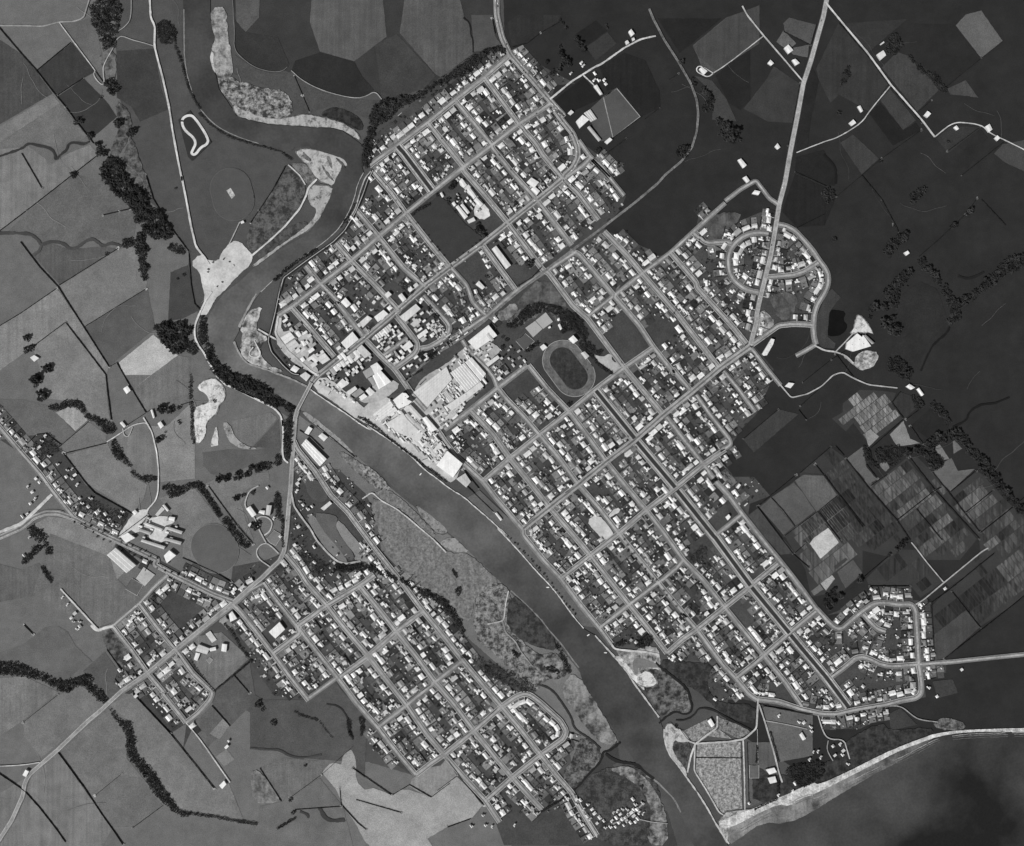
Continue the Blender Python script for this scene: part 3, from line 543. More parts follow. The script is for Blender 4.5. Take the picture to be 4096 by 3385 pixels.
stream("f 600,130 690,160 760,260 810,340 820,400 920,460 980,520", 7, 50, "dark drain under the terrace")
stream("K 1400,960 1380,1010 1300,1080 1250,1120 1200,1210 1160,1300 1130,1370", 8, 24, "black gully stream in the dark paddocks")
stream("W 1430,490 1560,430 1580,350 1680,280 1800,270 1850,260 1960,210", 8, 24, "black gully stream near the right edge")
stream("e 620,390 600,330 590,260 540,185 460,175", 6, 52, "dark drain in the lower grassland")
stream("e 0,440 120,450 180,450 240,490 330,500 430,480", 8, 66, "shallow dark swale in the lower grassland")
stream("e 420,800 450,860 500,880 570,870", 14, 62, "dark hollow in the lower grassland")
stream("e 300,820 350,840 350,860", 10, 62, "small dark hollow by the lower fence")
stream("S 690,980 740,1030 780,1080 775,1190", 8, 24, "dark gully round the upper right paddock")
stream("Q 930,30 1000,100 1005,220 1030,260 1030,400", 5, 34, "thin dark stream above the tree belt")
stream("K 1480,480 1560,510 1660,480 1720,440", 9, 30, "dark bend of an old channel in the right paddocks")

# ---------------- roads ----------------
VERGE, PATH = ground(116, .4, .5, seed=4), paved(192, .12); rp = random.Random(3)
def road(s, cls='s', label="", w_=None, t=None, houses=None, d=""):
    p = pts(s)
    cw, ct, res, fp, hh = {'s': (8.8, 160, 23.5, 10.0, 'B'), 'm': (10.5, 136, 24, 10.2, 'B'), 'n': (7.5, 164, 19, 0, 'B'), 'h': (11, 146, 21, 0, 'N'),
                           'r': (8, 190, 0, 0, 'N'), 't': (4, 176, 0, 0, 'N'), 'D': (7, 172, 42, 18.5, 'B')}[cls]
    cw = w_ or cw; ct = t or ct; hh = houses or hh
    q = chaikin(resample(p, 22), 2) if cls != 't' else rough(chaikin(p, 2), 8, .5, False)
    if cls in 'rn' : q = rough(q, 10, .35, False)
    z = nextz('road', .003)
    if cls == 'D':
        v1, f1 = ribbon(q, cw, z, 10.5); v2, f2 = ribbon(q, cw, z, -10.5)
        v = v1 + v2; f = f1 + [tuple(i + len(v1) for i in k) for k in f2]
        # cross links at both ends
    else: v, f = ribbon(q, cw, z, wig=.3 if cls in 'tr' else .16)
    o = tag(link('road', mesh('road', v, f, paved(ct, .14, len(ROADS) % 3))), label or d, 'road', kind='structure')
    if res:
        vv, ff = ribbon(q, res, z - .9); link('verge', mesh('verge', vv, ff, VERGE), parent=o)
    if cls == 'D':
        vv, ff = ribbon(q, 15, z + .3); link('median', mesh('median', vv, ff, ground(54, .25, .15)), parent=o)
    if cls == 'm':
        vv, ff = ribbon(q, 4, z + .004); link('worn_lane', mesh('worn_lane', vv, ff, paved(104, .12)), parent=o)
    if cls in 'hm':
        for sg in (-1, 1):
            vv, ff = ribbon(q, 1.6, z + .002, sg * (cw / 2 + .9)); link('shoulder', mesh('shoulder', vv, ff, paved(196, .1)), parent=o)
    if fp:
        for sg in (-1, 1):
            if rp.random() < .42: continue
            vv, ff = ribbon(q, 1.5, z - .45, sg * fp, wig=.3); link('footpath', mesh('footpath', vv, ff, PATH), parent=o)
    ROADS.append(dict(p=resample(p, 10) if cls not in 'k' else q, cls=cls, h=hh, d=d or label, w=cw, res=res))
    return o
HW = "the highway"
road("Q 1275,-200 1280,0 1300,100 1335,240 1420,420 1640,670 1850,915 2000,1080; R 30,980 150,1140 240,1250 290,1380 295,1500 240,1610 150,1690; G 420,420 260,555 130,660; F 1680,1020 1380,1260 1050,1500 800,1690; I 1750,430 1430,700 1040,1010 950,1080 905,1145", 'm', "dark main street curving through town to the bridge", d="the main street")
road("I 765,1415 740,1500; L 1265,60 1245,300 1235,500 1215,800 1195,1000 1175,1250 1150,1450 1100,1560 1000,1650 920,1733; c 900,230 800,320 720,385 580,500 450,605 290,740 130,850 0,970; D 720,790 470,1030 330,1150 240,1230 205,1300 190,1400 100,1600 -60,1850", 'h', "highway running from the bridge to the lower left corner", houses='N', d="the bridge highway")
road("c 985,200 900,245 800,335 720,398 580,512 450,615 290,748 130,858", 'n', "service strip beside the bridge highway", w_=6, t=150, houses='B', d="the bridge highway")
road("C -250,1420 0,1330 180,1250 280,1165 380,1130 480,1130 600,1170 750,1250 900,1330 1050,1400 1300,1520; c 330,85 450,150 560,205 680,265 800,310", 'm', "tree lined main road of the left suburb", houses='B', d="the tree lined main road")
road("C -150,270 0,430 180,640 330,810 440,960 560,1110 620,1180", 's', "street of the far left suburb", d="the far left street")
road("C 430,980 330,1080 180,1220 0,1290", 'r', "gravel link beside the far left street", w_=12, t=190)
road("S 750,-300 690,10 600,330 550,480 500,750 460,950 420,1180 380,1330; k 1040,250 980,600 880,1000 830,1200 780,1440; H 1120,350 1050,610", 'h', "straight pale highway coming in from the top right", w_=12, t=158, houses='B', d="the top right highway")
C_ = [  # class, outline, descriptor
 ('s',"Q -60,1590 0,1540 240,1370 560,1130 840,900 1150,660 1420,425","the street under the upper tree belt"),
 ('s',"Q 1850,930 1510,1150 1230,1370 930,1600; F 860,710 590,930 320,1160; E 1590,1165 1270,1410; I 700,340 560,430","the cross street above the school"),
 ('D',"Q 240,1380 270,1420; F 560,290 860,690","the double avenue above the school field"),
 ('s',"Q 560,1140 930,1600; F 1190,480 1400,720 1640,1010 2030,1530; J 770,240 1030,590 1180,720 1560,1230 1980,1733","the school and stadium street"),
 ('s',"Q 840,900 1230,1370; F 1490,240 1700,500 1960,790; G 270,850 490,1135","the street ending at the upper rail line"),
 ('s',"Q 1150,660 1510,1150; F 1800,20 1960,210; G 180,180 390,430 550,580 770,870","the street inside the highway bend"),
 ('n',"R 300,1320 420,1490 540,1590 640,1715; G 700,220 860,390 1040,615","the street past the upper sports field"),
 ('n',"G 690,210 620,290 480,390 420,430","the short link inside the highway bend"),
 ('s',"F 240,490 440,720 590,930 840,1250 1040,1490","the school field's river street"),
 ('s',"F 70,900 290,1160 560,1500 790,1700","the second street up from the river bend"),
 ('s',"E 1430,980 1590,1165 1860,1440 2101,1700; I 1780,380","the third street up from the river point"),
 ('s',"E 1110,1220 1270,1410 1480,1620; I 1170,280 1450,640","the fourth street up from the river point"),
 ('s',"I 700,340 930,600 1150,860","the street behind the riverside depot"),
 ('r',"I 560,430 530,620 660,800 900,1010 985,1060","the riverside depot road"),
 ('s',"I 1470,710; y 220,560 420,770 620,960 780,1180 860,1300 960,1420 1060,1530","the street down to the freezing works"),
 ('s',"I 1790,430; y 640,220 800,420 930,590 940,680 880,760 610,960","the hooked street behind the shops"),
 ('n',"y 800,530 470,770","the lane between the shop yards"),
 ('s',"y 1020,-60 1100,30 1300,250 1380,350 1380,430 1320,520 1240,580 1100,660 980,680","the curved street by the storage yard"),
 ('n',"J 730,230 430,430 145,680; y 1890,230 1650,390 1400,540","the road beside the station"),
 ('n',"F 1060,1500 1160,1610 1230,1690; y 1700,20 1800,140 1890,210","the short street by the vacant corner"),
 ('s',"F 1390,1260 1740,1733; J 410,430","the wide street beside the long hall"),
 ('n',"y 1560,560 1620,660 1740,800 1900,950 2000,1080 2040,1200; J 230,1440","the works street by the big stores"),
 ('s',"J 230,1440; M 1520,130 1680,290 1850,490; N 340,720 550,1010 780,1270 980,1530; U 1600,370 1790,605 2101,980; V 200,1440 360,1625; a 660,10 740,95 820,190 870,225","the long street past the gravel playground"),
 ('s',"M 860,440 1135,235; J 240,1450 550,1210","the cross street above the works houses"),
 ('s',"M 1135,240 1370,490 1550,745 1760,1005 1960,1255; N 480,1520; U 1080,320 1290,590 1490,840 1700,1100 1885,1345","the second street from the lower river"),
 ('s',"M 690,310 790,450 870,570 1000,740 1270,990 1400,1160 1690,1500; U 370,100 590,370 770,560 970,830 1175,1080 1300,1250","the riverside street below the works"),
 ('r',"U 1300,1250 1330,1300 1480,1320 1640,1330 1800,1360","the sandy track by the lagoon"),
 ('s',"J 560,1210 760,1460 985,1695; N 650,500 850,775 1060,1040 1280,1300; V 0,590 210,885 430,1110 650,1390 930,1733; a 1040,120 1140,265","the stadium to coast street"),
 ('s',"J 1870,1030 1580,1230 1300,1440 1000,1690; N 150,500; M 1550,745 1270,985","the cross street below the stadium"),
 ('m',"H 1050,620 740,840 450,1085 140,1335; N 1140,560 850,780 560,1020 250,1265; M 1690,1480","the dark highway cross street"),
 ('D',"N 745,35 1150,535","the double avenue below the stadium"),
 ('D',"N 1175,575 1575,1050","the middle double avenue"),
 ('D',"N 1600,1085 1990,1575","the market garden double avenue"),
 ('D',"V 550,655 920,1160","the lower double avenue"),
 ('D',"V 935,1180 1330,1660","the double avenue nearing the coast"),
 ('D',"V 1345,1680; X 0,905 240,1190 450,1470","the last double avenue before the beach"),
 ('s',"N 2101,650 1870,810 1570,1060 1270,1290 990,1530; U 1080,320 770,560","the cross street by the gravel playground"),
 ('s',"V 215,895 150,975 0,1100; U 1790,605 1480,840 1180,1075","the second cross street above the lagoon"),
 ('s',"V 1210,930 970,1125 900,1190 650,1390 360,1620 200,1733; U 1885,1345","the cross street nearest the lagoon"),
 ('s',"V 1610,1430 1370,1625 1290,1695; a 860,0 740,95","the lowest cross street of the grid"),
 ('n',"V 835,410 560,630","the pale short street by the market gardens"),
 ('s',"H 170,1360 450,1720; N 1870,805 2010,1000; V 520,25 700,225 830,405 1080,720 1240,915 1450,1185 1610,1405; X 150,550 270,680 330,735 390,735 560,590 680,505 780,490 920,512 1040,508 1080,560 1095,800 1110,1070","the edge street beside the market gardens"),
 ('s',"X 1110,1070 1135,1250 1135,1340 1090,1385 950,1410 800,1450 500,1500 330,1540 200,1535 0,1490; a 1000,235 870,220","the coast street"),
 ('s',"X 590,600 660,680 720,740 800,765","the cul de sac of the coast suburb"),
 ('s',"X 290,1190 400,1110 520,1010 580,1000 650,1020 750,1070 850,1090 1000,1080 1120,1070","the wavy street of the coast suburb"),
 ('n',"X 1120,1070 1400,1050 1930,995 2400,950","the straight coast road"),
 ('s',"G 470,1200 560,1220 740,1430 930,1660; J 1480,510 1720,790 1870,1020 2101,1310; H 230,850 430,1090","the street past the dark paddocks"),
 ('n',"G 250,1390 540,1200","the pale road along the rail line"),
 ('s',"G 830,990 1080,1250 1230,1430; J 2101,650; H 260,250 460,510 720,840","the street between the dark paddocks"),
 ('s',"G 1530,1215 1800,1530; H 490,0 700,230 880,430 1010,590","the street left of the crescents"),
 ('n',"G 2101,690 1790,970 1530,1210 1230,1430 930,1670; J 1460,480 1190,695","the cross street running up to the crescents"),
 ('n',"S 0,1310 110,1225 215,1165 310,1290 375,1335","the link above the crescents"),
 ('s',"k 950,300 840,280 700,295 580,345 470,440 400,560 385,690 405,840 480,960 580,1040 680,1090 810,1115","the inner crescent"),
 ('s',"k 440,430 340,410 220,420 120,430 50,400 0,350; G 1830,1060 1760,1000","the wavy link to the inner crescent"),
 ('s',"k 1080,170 1200,190 1320,260 1450,400 1560,530 1660,680 1750,800 1780,900 1770,1020 1720,1130 1620,1290 1580,1420 1570,1560; H 1715,500 1740,600","the outer crescent"),
 ('s',"k 930,900 1100,890 1300,870 1450,820 1640,700","the street across the outer crescent"),
 ('s',"H 1070,600 1350,400 1500,385 1650,390 1710,400","the street closing the outer crescent"),
 ('n',"H 1740,600 1640,660 1530,720","the stub street below the outer crescent"),
 ('n',"H 1060,640 1230,860 1370,1030","the street left of the sunken garden"),
 ('n',"H 770,880 920,1060 1105,1310","the short street by the dark paddock"),
 ('n',"H 480,1130 640,1350 830,1590 850,1650 720,1733; N 2101,650","the bent street by the dark paddock"),
 ('s',"c 800,325 850,375 950,500 1050,630; d 90,760 205,905","the street past the small school"),
 ('s',"c 985,195 1053,290; d 135,460 260,620 380,770; e 640,165 770,315 890,470 1000,600","the middle street of the left bank grid"),
 ('s',"L 1165,1490 1300,1650; d 190,195 310,330 420,470 560,635 680,790 790,930; e 1060,350 1175,485; f 160,690 290,830 375,960","the long street through the left bank grid"),
 ('s',"d 510,215 620,350 730,490 850,640 960,790; f 100,250 220,410 340,560 450,690 560,810 630,885","the third street of the left bank grid"),
 ('s',"L 1250,300 1290,390 1480,620 1640,870 1820,1050 2101,1430; d 760,190 890,365 1000,500 1130,665; f 270,130 385,265 500,400 620,555 720,680 810,785 860,880 960,1040","the terrace street above the left flats"),
 ('s',"c 1045,620 1204,500; d 135,460 310,335 510,215 600,150","the upper cross street of the left bank grid"),
 ('n',"d 205,890 370,770","the pale edge street of the left bank grid"),
 ('s',"d 390,765 560,640 730,490 890,370","the second cross street of the left bank grid"),
 ('s',"e 770,315 940,185 1110,45; d 1130,665","the third cross street of the left bank grid"),
 ('s',"e 1000,600 1090,530; f 45,550 220,410 385,265 470,205 520,185 560,195 620,240 740,350 775,410 760,455 620,555 450,690 290,830","the looped lower street of the left bank grid"),
 ('s',"c 80,460 190,600 285,735","the outermost street of the left suburb"),
 ('s',"c 240,325 350,470 460,600 560,740 680,855 665,900 590,985; D 1530,800","the street beside the tree rimmed school field"),
 ('s',"c 290,740 390,860; D 1340,560 1500,760 1530,800","the lowest street of the left suburb"),
 ('n',"c 410,150 330,220 240,320 80,455 0,480","the pale gravel street of the left suburb"),
]
for c_, s_, d_ in C_: road(s_, c_, d_[0].lower() + d_[1:] if False else d_.replace('the ', '', 1) , d=d_)
for s_, w_, t_, lb_ in [
 ("A 1225,-150 1240,150 1275,220 1270,380 1300,500 1340,650 1390,880 1420,1080 1460,1300 1500,1500; B 1490,0 1530,200 1570,420 1610,590 1690,690 1720,740", 7.5, 200, "pale gravel road to the river works"),
 ("E 540,1120 740,950 900,800 1050,620 1120,480 1140,400 1230,310", 7, 200, "white haul road along the river flat"),
 ("E 930,160 1050,270 1110,370", 5, 190, "short sand track to the bar"),
 ("E 420,760 370,870 310,990", 4, 170, "path to the cricket pavilion"),
 ("A -200,215 170,215 360,220 490,185 620,180 690,150 760,-80", 5, 152, "faint farm road in the top left corner"),
 ("A 490,190 610,350 785,585", 3.4, 190, "straight thin farm track"),
 ("A 785,585 765,620 830,700 860,690 850,600 850,540 930,400", 3.4, 176, "looping farm track by the gully"),
 ("A 960,330 1000,295 1080,330 1180,355 1260,380", 3.5, 160, "thin farm track to the gravel road"),
 ("A 960,270 1040,215 1080,150 1080,-60", 3, 150, "faint track above the gully"),
 ("B 1740,960 1690,1030 1630,1160 1600,1240 1600,1330 1630,1400 1670,1450 1730,1560 1780,1650 1850,1720; C 1900,100 2101,190; I 100,1190 260,1270 400,1340 520,1400 590,1480 610,1600; L 1130,60 1140,200 1130,400 1140,490 1190,530", 7, 205, "white river bank road below the willows"),
 ("C 1180,350 1210,400 1250,470 1290,640 1305,800 1300,960 1280,1030 1210,1110", 5, 205, "white farm drive to the left suburb"),
 ("C 880,550 960,500 1050,440 1100,410 1190,390 1220,410", 4, 195, "pale farm track by the pump shed"),
 ("C 1010,440 1020,500 1060,510 1090,430", 3.5, 190, "small loop of farm track"),
 ("L 1225,840 1250,980 1330,1100 1430,1230 1480,1330 1600,1470 1700,1560 1800,1590 1950,1560", 7, 178, "light unsealed lane below the highway"),
 ("M 0,1170 100,1100 200,1190 350,1270 480,1370 620,1490 740,1590 880,1733", 5, 196, "white track along the left flats"),
 ("U 220,690 190,830 175,980 150,1010 0,1040", 5, 178, "light track to the old ferry landing"),
 ("U 160,1010 190,1130 290,1220 350,1330 470,1480", 5, 140, "faint track across the salt flats"),
 ("R 0,890 230,700 360,620 470,550 540,520 780,350 950,260 1110,225", 7, 196, "pale road to the farm yard above town"),
 ("R 350,640 450,730 520,830", 5, 196, "drive to the sports field club"),
 ("S 120,-60 150,0 270,150 400,300 550,475", 6, 186, "pale lane joining the top right highway"),
 ("S 270,150 0,360; R 1720,610", 3.6, 186, "thin farm drive in the upper right paddocks"),
 ("R 1720,610 1660,660 1590,630 1540,600 1535,560 1580,535 1720,620", 4, 200, "small drive loop around a cottage"),
 ("S 700,-90 790,20 1000,270 1160,490 1380,740 1470,860", 7, 190, "straight pale road to the right hand farms"),
 ("S 1160,500 1010,680 960,760 790,865 700,890 500,970", 4, 184, "curving farm drive in the upper right"),
 ("S 1470,860 1580,770 1650,755 1800,775 1850,830 1960,880 2200,1000", 4.5, 190, "pale drive to the farm at the right edge"),
 ("H 1370,1030 1480,1160 1650,1120 1800,1040 1920,920 2020,890; K 500,1440 640,1500 910,1530", 5, 172, "winding pale drive across the dark paddock"),
 ("K 130,1130 230,1180 330,1190 430,1230 500,1300", 6, 184, "access road to the water works"),
 ("K 330,1190 420,1100 500,1010", 4.5, 170, "thin drive beside the water works"),
 ("X 1080,510 1150,470 1340,310 1700,15 1760,-20", 5, 168, "light track between the lower market gardens"),
 ("X 1340,300 1180,110 1090,-10; W 1040,1570", 4.5, 168, "light track up through the market gardens"),
 ("a 875,215 870,300 865,395 790,460 700,475 500,487", 7, 184, "pale road onto the river mouth flats"),
 ("a 880,250 920,370 970,540 1000,660 1020,720", 6, 176, "pale road to the beach camp"),
 ("a 500,487 560,440 630,390 630,320", 7, 186, "pale loop to the river mouth shed"),
 ("a 498,487 470,560 450,660", 7, 190, "pale track along the river mouth bank"),
 ("a 495,500 490,650 560,760 640,900 665,915", 5.5, 186, "pale track round the sandy paddock"),
 ("a 785,465 793,700 795,885", 6, 186, "straight pale track to the beach"),
 ("a 870,400 875,600", 2.5, 150, "thin path between the camp fences"),
 ("a 920,350 1040,370 1170,400", 3, 170, "thin drive to the camp huts"),
 ("a 400,400 450,470 500,487", 6, 186, "short pale track to the point"),
 ("b 95,215 120,300 150,345 235,345 250,400 265,450", 4.5, 176, "lane to the beach cottages"),
 ("b 150,350 140,400 175,460", 3.5, 160, "side lane to the beach cottages"),
 ("b 480,165 540,165 600,215 640,240 740,252", 4, 150, "thin curved beach track"),
 ("D 750,0 800,50 870,20; c 80,458", 10, 205, "white clay track around the left suburb"),
 ("O 205,1295 125,1208", 6, 205, "white clay track up the left edge"),
 ("D 1530,800 1640,930 1730,1060 1890,1290", 4, 196, "thin straight farm drive"),
 ("D -100,1160 180,1150 330,1125", 4, 176, "side track by the bottom left farm"),
 ("L 960,1370 920,1300 880,1220 840,1110 780,1040 730,980 760,870 800,810 880,770", 4.5, 176, "curved drive round the hospital lawn"),
 ("L 1090,1480 1020,1410 960,1370 900,1390 850,1460 880,1540 1000,1620", 4.5, 178, "looped drive below the hospital"),
 ("L 860,1120 900,1090 980,1100 1030,1160 1000,1250 940,1290", 5, 186, "oval drive before the hospital"),
 ("I 350,570 470,640 540,680", 6, 200, "white path over the stop bank"),
 ("I 310,690 350,770 380,830 350,870 270,860 250,820 300,760", 5, 190, "looped track on the river point"),
 ("F 0,990 60,880 110,700 160,560 220,490", 5, 168, "light track on top of the upper stop bank"),
 ("P 345,-200 352,40 367,180 357,370 470,482 590,560 740,602 860,600 920,552", 2.2, 112, "pale fence line curving round the dark paddock"),
 ("P 960,590 1060,680 1200,762 1400,835 1640,884 1750,858 1840,803 1910,890", 3.2, 150, "pale stream edge curving below the dark paddock"),
 ("f 810,785 860,880 960,1050", 6, 176, "track on to the bottom suburb"),
 ("a 0,970 80,935 150,880 180,850", 6, 150, "lane of the bottom cottages"),
 ("a 150,940 240,960 330,968", 4, 150, "sandy lane towards the river mouth"),
]: road(s_, 't' if w_ < 5 else 'r', lb_, w_, t_)
# stop bank: a raised grassy ridge with a beaten path on top
def ridge(name, s, wid, hgt, mat, label, cat, path=None):
    p = chaikin(resample(pts(s), 20), 1); n = normals(p); v = []; f = []; z0 = 2.3
    prof = ((-.5, 0), (-.2, 1), (.2, 1), (.5, 0))
    for i, (q, m) in enumerate(zip(p, n)):
        for a, h in prof: v.append(wx((q[0] + m[0]*a*wid, q[1] + m[1]*a*wid), z0 + h * hgt))
        if i:
            for j in range(3): f.append((4*i-4+j, 4*i-3+j, 4*i+1+j, 4*i+j))
    o = tag(link(name, mesh(name, v, f, mat)), label, cat, kind='structure')
    if path:
        vv, ff = ribbon(p, path, z0 + hgt + .15); link('footpath', mesh('footpath', vv, ff, paved(176, .1)), parent=o)
ridge('stop_bank', "E 1820,215 1760,330 1720,450 1640,650 1520,850 1400,970 1100,1180 880,1345 840,1500; I 600,60 570,200 530,400 480,600 455,690 490,810 620,960 710,1040 780,1050", 13, 2.6, ground(46, .3, .2), "dark grassed stop bank along the town side of the river", 'embankment', 2.6)
def rail(s, label):
    q = chaikin(resample(pts(s), 20), 2)
    v, f = ribbon(q, 9, nextz('road', .003), wig=.2); o = tag(link('railway', mesh('railway', v, f, paved(118, .2))), label, 'railway', kind='structure')
    for sg in (-.9, .9):
        vv, ff = ribbon(q, .35, Z['road'] + .12, sg); link('rail', mesh('rail', vv, ff, paved(70, .1)), parent=o)
rail("R 1040,-60 1080,40 1200,270 1330,470 1480,730 1540,900 1555,1050 1540,1230 1490,1390 1380,1540 1200,1690; G 1400,480 1150,690 800,960 490,1190 250,1370; J 690,260 430,460 150,700; y 1850,310 1600,500 1250,720 950,950 780,1140", "single rail line curving from the top of the picture to the station")

# ---- pale strips of bare shore along the water ----
for s_, w_, t_, lb_ in [
 ("I 880,1190 1000,1278 1150,1378 1330,1498 1420,1568 1560,1648; M 30,385 160,475 300,565 450,675 570,775 650,865 780,955 930,1075 1060,1145 1180,1255 1300,1355 1420,1465 1560,1595; U 60,-5 240,175 400,355 520,495 640,615 740,735 830,865 930,995 1010,1085", 4, 208, "narrow white shore along the town side of the lower river"),
 ("U 1130,1160 1220,1260 1330,1380 1480,1560; a 110,100 200,220 280,330", 6, 186, "pale shore beside the lagoon"),
 ("a 310,400 312,470 342,560 402,628 442,688 502,768 572,878 632,990 700,1090", 6, 192, "white shore of the river mouth"),
 ("E 1720,240 1655,360 1632,480 1582,620 1505,760 1425,870 1255,1010 1105,1110 955,1210 835,1310 740,1395 640,1495", 3, 168, "thin broken shore along the upper town bank"),
 ("A 1512,80 1512,430 1532,600 1560,700 1590,800", 4, 140, "thin shore of the top river reach"),
 ("P 0,985 100,1105 200,1185 330,1255 480,1312 620,1355", 3, 140, "thin pale shore of the upper left bank"),
 ("U 245,690 380,808 460,888 560,988 640,1098 720,1188 800,1278 880,1398 960,1498", 5, 124, "muddy shore of the left flats"),
 ("I 330,200 250,340 190,460 150,550", 8, 150, "silt shore round the river point"), ("I 95,700 130,790 200,900 260,942 400,982 560,1042 700,1092 860,1172", 7, 150, "lower silt shore of the river point"),
 ("a 410,900 372,822 322,772 252,702 200,682", 6, 130, "sandy edge of the river mouth spit")]:
    p_ = rough(chaikin(pts(s_), 2), 6, .9, False); v, f = ribbon(p_, w_, 2.5 + .002 * len(s_) % .05, wig=.7)
    tag(link('shore', mesh('shore', v, f, mottle(int(t_*.7), t_, .09, .3, .5, 2, .12))), lb_, 'shore', kind='structure')
sheet('riverside_lawn', "M 1230,1080 1690,1520 1900,1733; U 400,170 590,390 770,580 970,850 1160,1080 1000,1060 830,850 640,600 400,340 60,-10; M 1560,1580 1300,1340 1100,1160", ground(96, .3, .25), 'bank', "grassy strip between the riverside street and the river", 'lawn')

for k_, (o_, t_) in enumerate(((6, 150), (13, 120), (22, 96))):
    p_ = pts("a 760,985 900,905 1060,835 1204,770; b 60,665 180,605 300,545 430,482 560,425 640,380 740,330 860,312 1000,304 1204,300 1500,290")
    n_ = normals(p_); p_ = rough(chaikin([(q[0]+m[0]*o_*(-1 if m[1] < 0 else 1), q[1]+m[1]*o_*(-1 if m[1] < 0 else 1)) for q, m in zip(p_, n_)], 2), 8, 2.2, False)
    for j_ in range(0, len(p_) - 6, 26):
        v, f = ribbon(p_[j_:j_ + 16 + (j_ * 7) % 9], 3.2 - k_ * .7, 2.485 + .001 * k_, wig=.8)
        tag(link('breaker', mesh('breaker', v, f, mottle(int(t_*.6), t_, .12, .3, .55, 3))), "broken pale wave line off the beach, %s row out, stretch %s" % (("nearest", "middle", "farthest")[k_], ("first", "second", "third", "fourth", "fifth", "sixth", "seventh", "eighth", "ninth", "tenth", "eleventh", "twelfth")[min(11, j_ // 26)]), 'wave', kind='structure')
GZ = 2.4          # where built things stand
# ---------------- trees ----------------
rt = random.Random(11)
def crown_verts(r, h, n, rnd, base=.25):
    """leaf clumps spread over an uneven crown; returns (verts, faces)"""
    v = []; f = []
    for k in range(n):
        a = rnd.uniform(0, 2*math.pi); u = rnd.random(); el = math.acos(1 - u * 1.15)      # mostly upper part
        rr = rnd.uniform(.62, 1.0) * (1 + .22 * math.sin(3*a + r))
        c = Vector((math.cos(a)*math.sin(el)*rr*r, math.sin(a)*math.sin(el)*rr*r, h*base + math.cos(el)*rr*h*(1-base)))
        s = r * rnd.uniform(.18, .40)
        q = [Vector((rnd.uniform(-1,1), rnd.uniform(-1,1), rnd.uniform(-.7,.7))).normalized() * s * rnd.uniform(.7,1.2) for _ in range(4)]
        b = len(v)
        ax = [Vector((s,0,0)), Vector((-s,0,0)), Vector((0,s,0)), Vector((0,-s,0)), Vector((0,0,s*.8)), Vector((0,0,-s*.8))]
        for x in ax: v.append(tuple(c + x * rnd.uniform(.65,1.25) + q[0]*.25))
        for t in ((0,2,4),(2,1,4),(1,3,4),(3,0,4),(2,0,5),(1,2,5),(3,1,5),(0,3,5)): f.append(tuple(b+i for i in t))
    return v, f
def trunk_mesh(name, r, h):
    v = []; f = []
    for i, (z, q) in enumerate(((0, .16), (.35, .11), (.7, .05))):
        for k in range(6): v.append((math.cos(k*1.047)*q*r, math.sin(k*1.047)*q*r, z*h))
        if i:
            for k in range(6): f.append((6*i-6+k, 6*i-6+(k+1)%6, 6*i+(k+1)%6, 6*i+k))
    for a in (0.3, 2.3, 4.4):           # limbs
        b = len(v); dx, dy = math.cos(a), math.sin(a)
        v += [(dx*.03*r-dy*.05*r, dy*.03*r+dx*.05*r, .4*h), (dx*.03*r+dy*.05*r, dy*.03*r-dx*.05*r, .4*h), (dx*.05*r, dy*.05*r, .48*h), (dx*.55*r, dy*.55*r, .68*h)]
        f += [(b,b+1,b+3),(b+1,b+2,b+3),(b+2,b,b+3)]
    return mesh(name, v, f, BARK)
BARK = paved(70, .2, 5)
CROWNS = []
for k in range(7):
    v, f = crown_verts(1.0, 1.35, 46, random.Random(100+k)); CROWNS.append(mesh('crown', v, f, foliage(58)))
DARKC = []
for k in range(5):
    v, f = crown_verts(1.0, 1.5, 46, random.Random(200+k)); DARKC.append(mesh('crown', v, f, foliage(46 if k % 2 else 38)))
TRUNK = trunk_mesh('trunk', 1.0, 1.0)
TREES = []      # (x, y, r, dark, label-stem)
def tree_obj(x, y, r, dark, label, group):
    o = bpy.data.objects.new('tree', None); COL.objects.link(o); o.location = wx((x, y), GZ); o.empty_display_size = 1
    s = r * PX; o.scale = (s, s, s * rt.uniform(.75, 1.05)); o.rotation_euler = (0, 0, rt.uniform(0, 6.28))
    link('crown', rt.choice(DARKC if dark else CROWNS), parent=o)
    link('trunk', TRUNK, parent=o)
    tag(o, label, 'tree', group)
def scatter(s, r0, r1, cover, d, dark=True):
    """trees packed inside an outline"""
    p = chaikin(pts(s), 1, True); xs = [q[0] for q in p]; ys = [q[1] for q in p]
    r0 *= .72; n = int((max(xs)-min(xs)) * (max(ys)-min(ys)) * cover / ((r0+r1)/2)**2 / 1.6); got = []
    for _ in range(n * 3):
        x, y = rt.uniform(min(xs), max(xs)), rt.uniform(min(ys), max(ys))
        if not inside((x, y), p): continue
        r = rt.uniform(r0, r1)
        if any(math.hypot(x-a, y-b) < (r+c) * .55 for a, b, c in got): continue
        got.append((x, y, r))
    got.sort(key=lambda q: (q[1], q[0]))
    for i, (x, y, r) in enumerate(got): TREES.append((x, y, r, dark, d, i + 1))
def along(s, sp, r0, r1, d, dark=True, jit=.25):
    p = resample(pts(s), sp)
    for i, (x, y) in enumerate(p):
        TREES.append((x + rt.uniform(-jit, jit)*sp, y + rt.uniform(-jit, jit)*sp, rt.uniform(r0, r1), dark, d, i + 1))
def lone(s, d, dark=True):
    """'A x,y,r ...' single trees, radius in photograph pixels of the tile"""
    tk = s.split(); x0, y0, sc = TILES[tk[0]]
    for i, q in enumerate(tk[1:]):
        a = [float(k) for k in q.split(',')]; TREES.append((x0 + a[0]*sc, y0 + a[1]*sc, a[2]*sc, dark, d, i + 1))
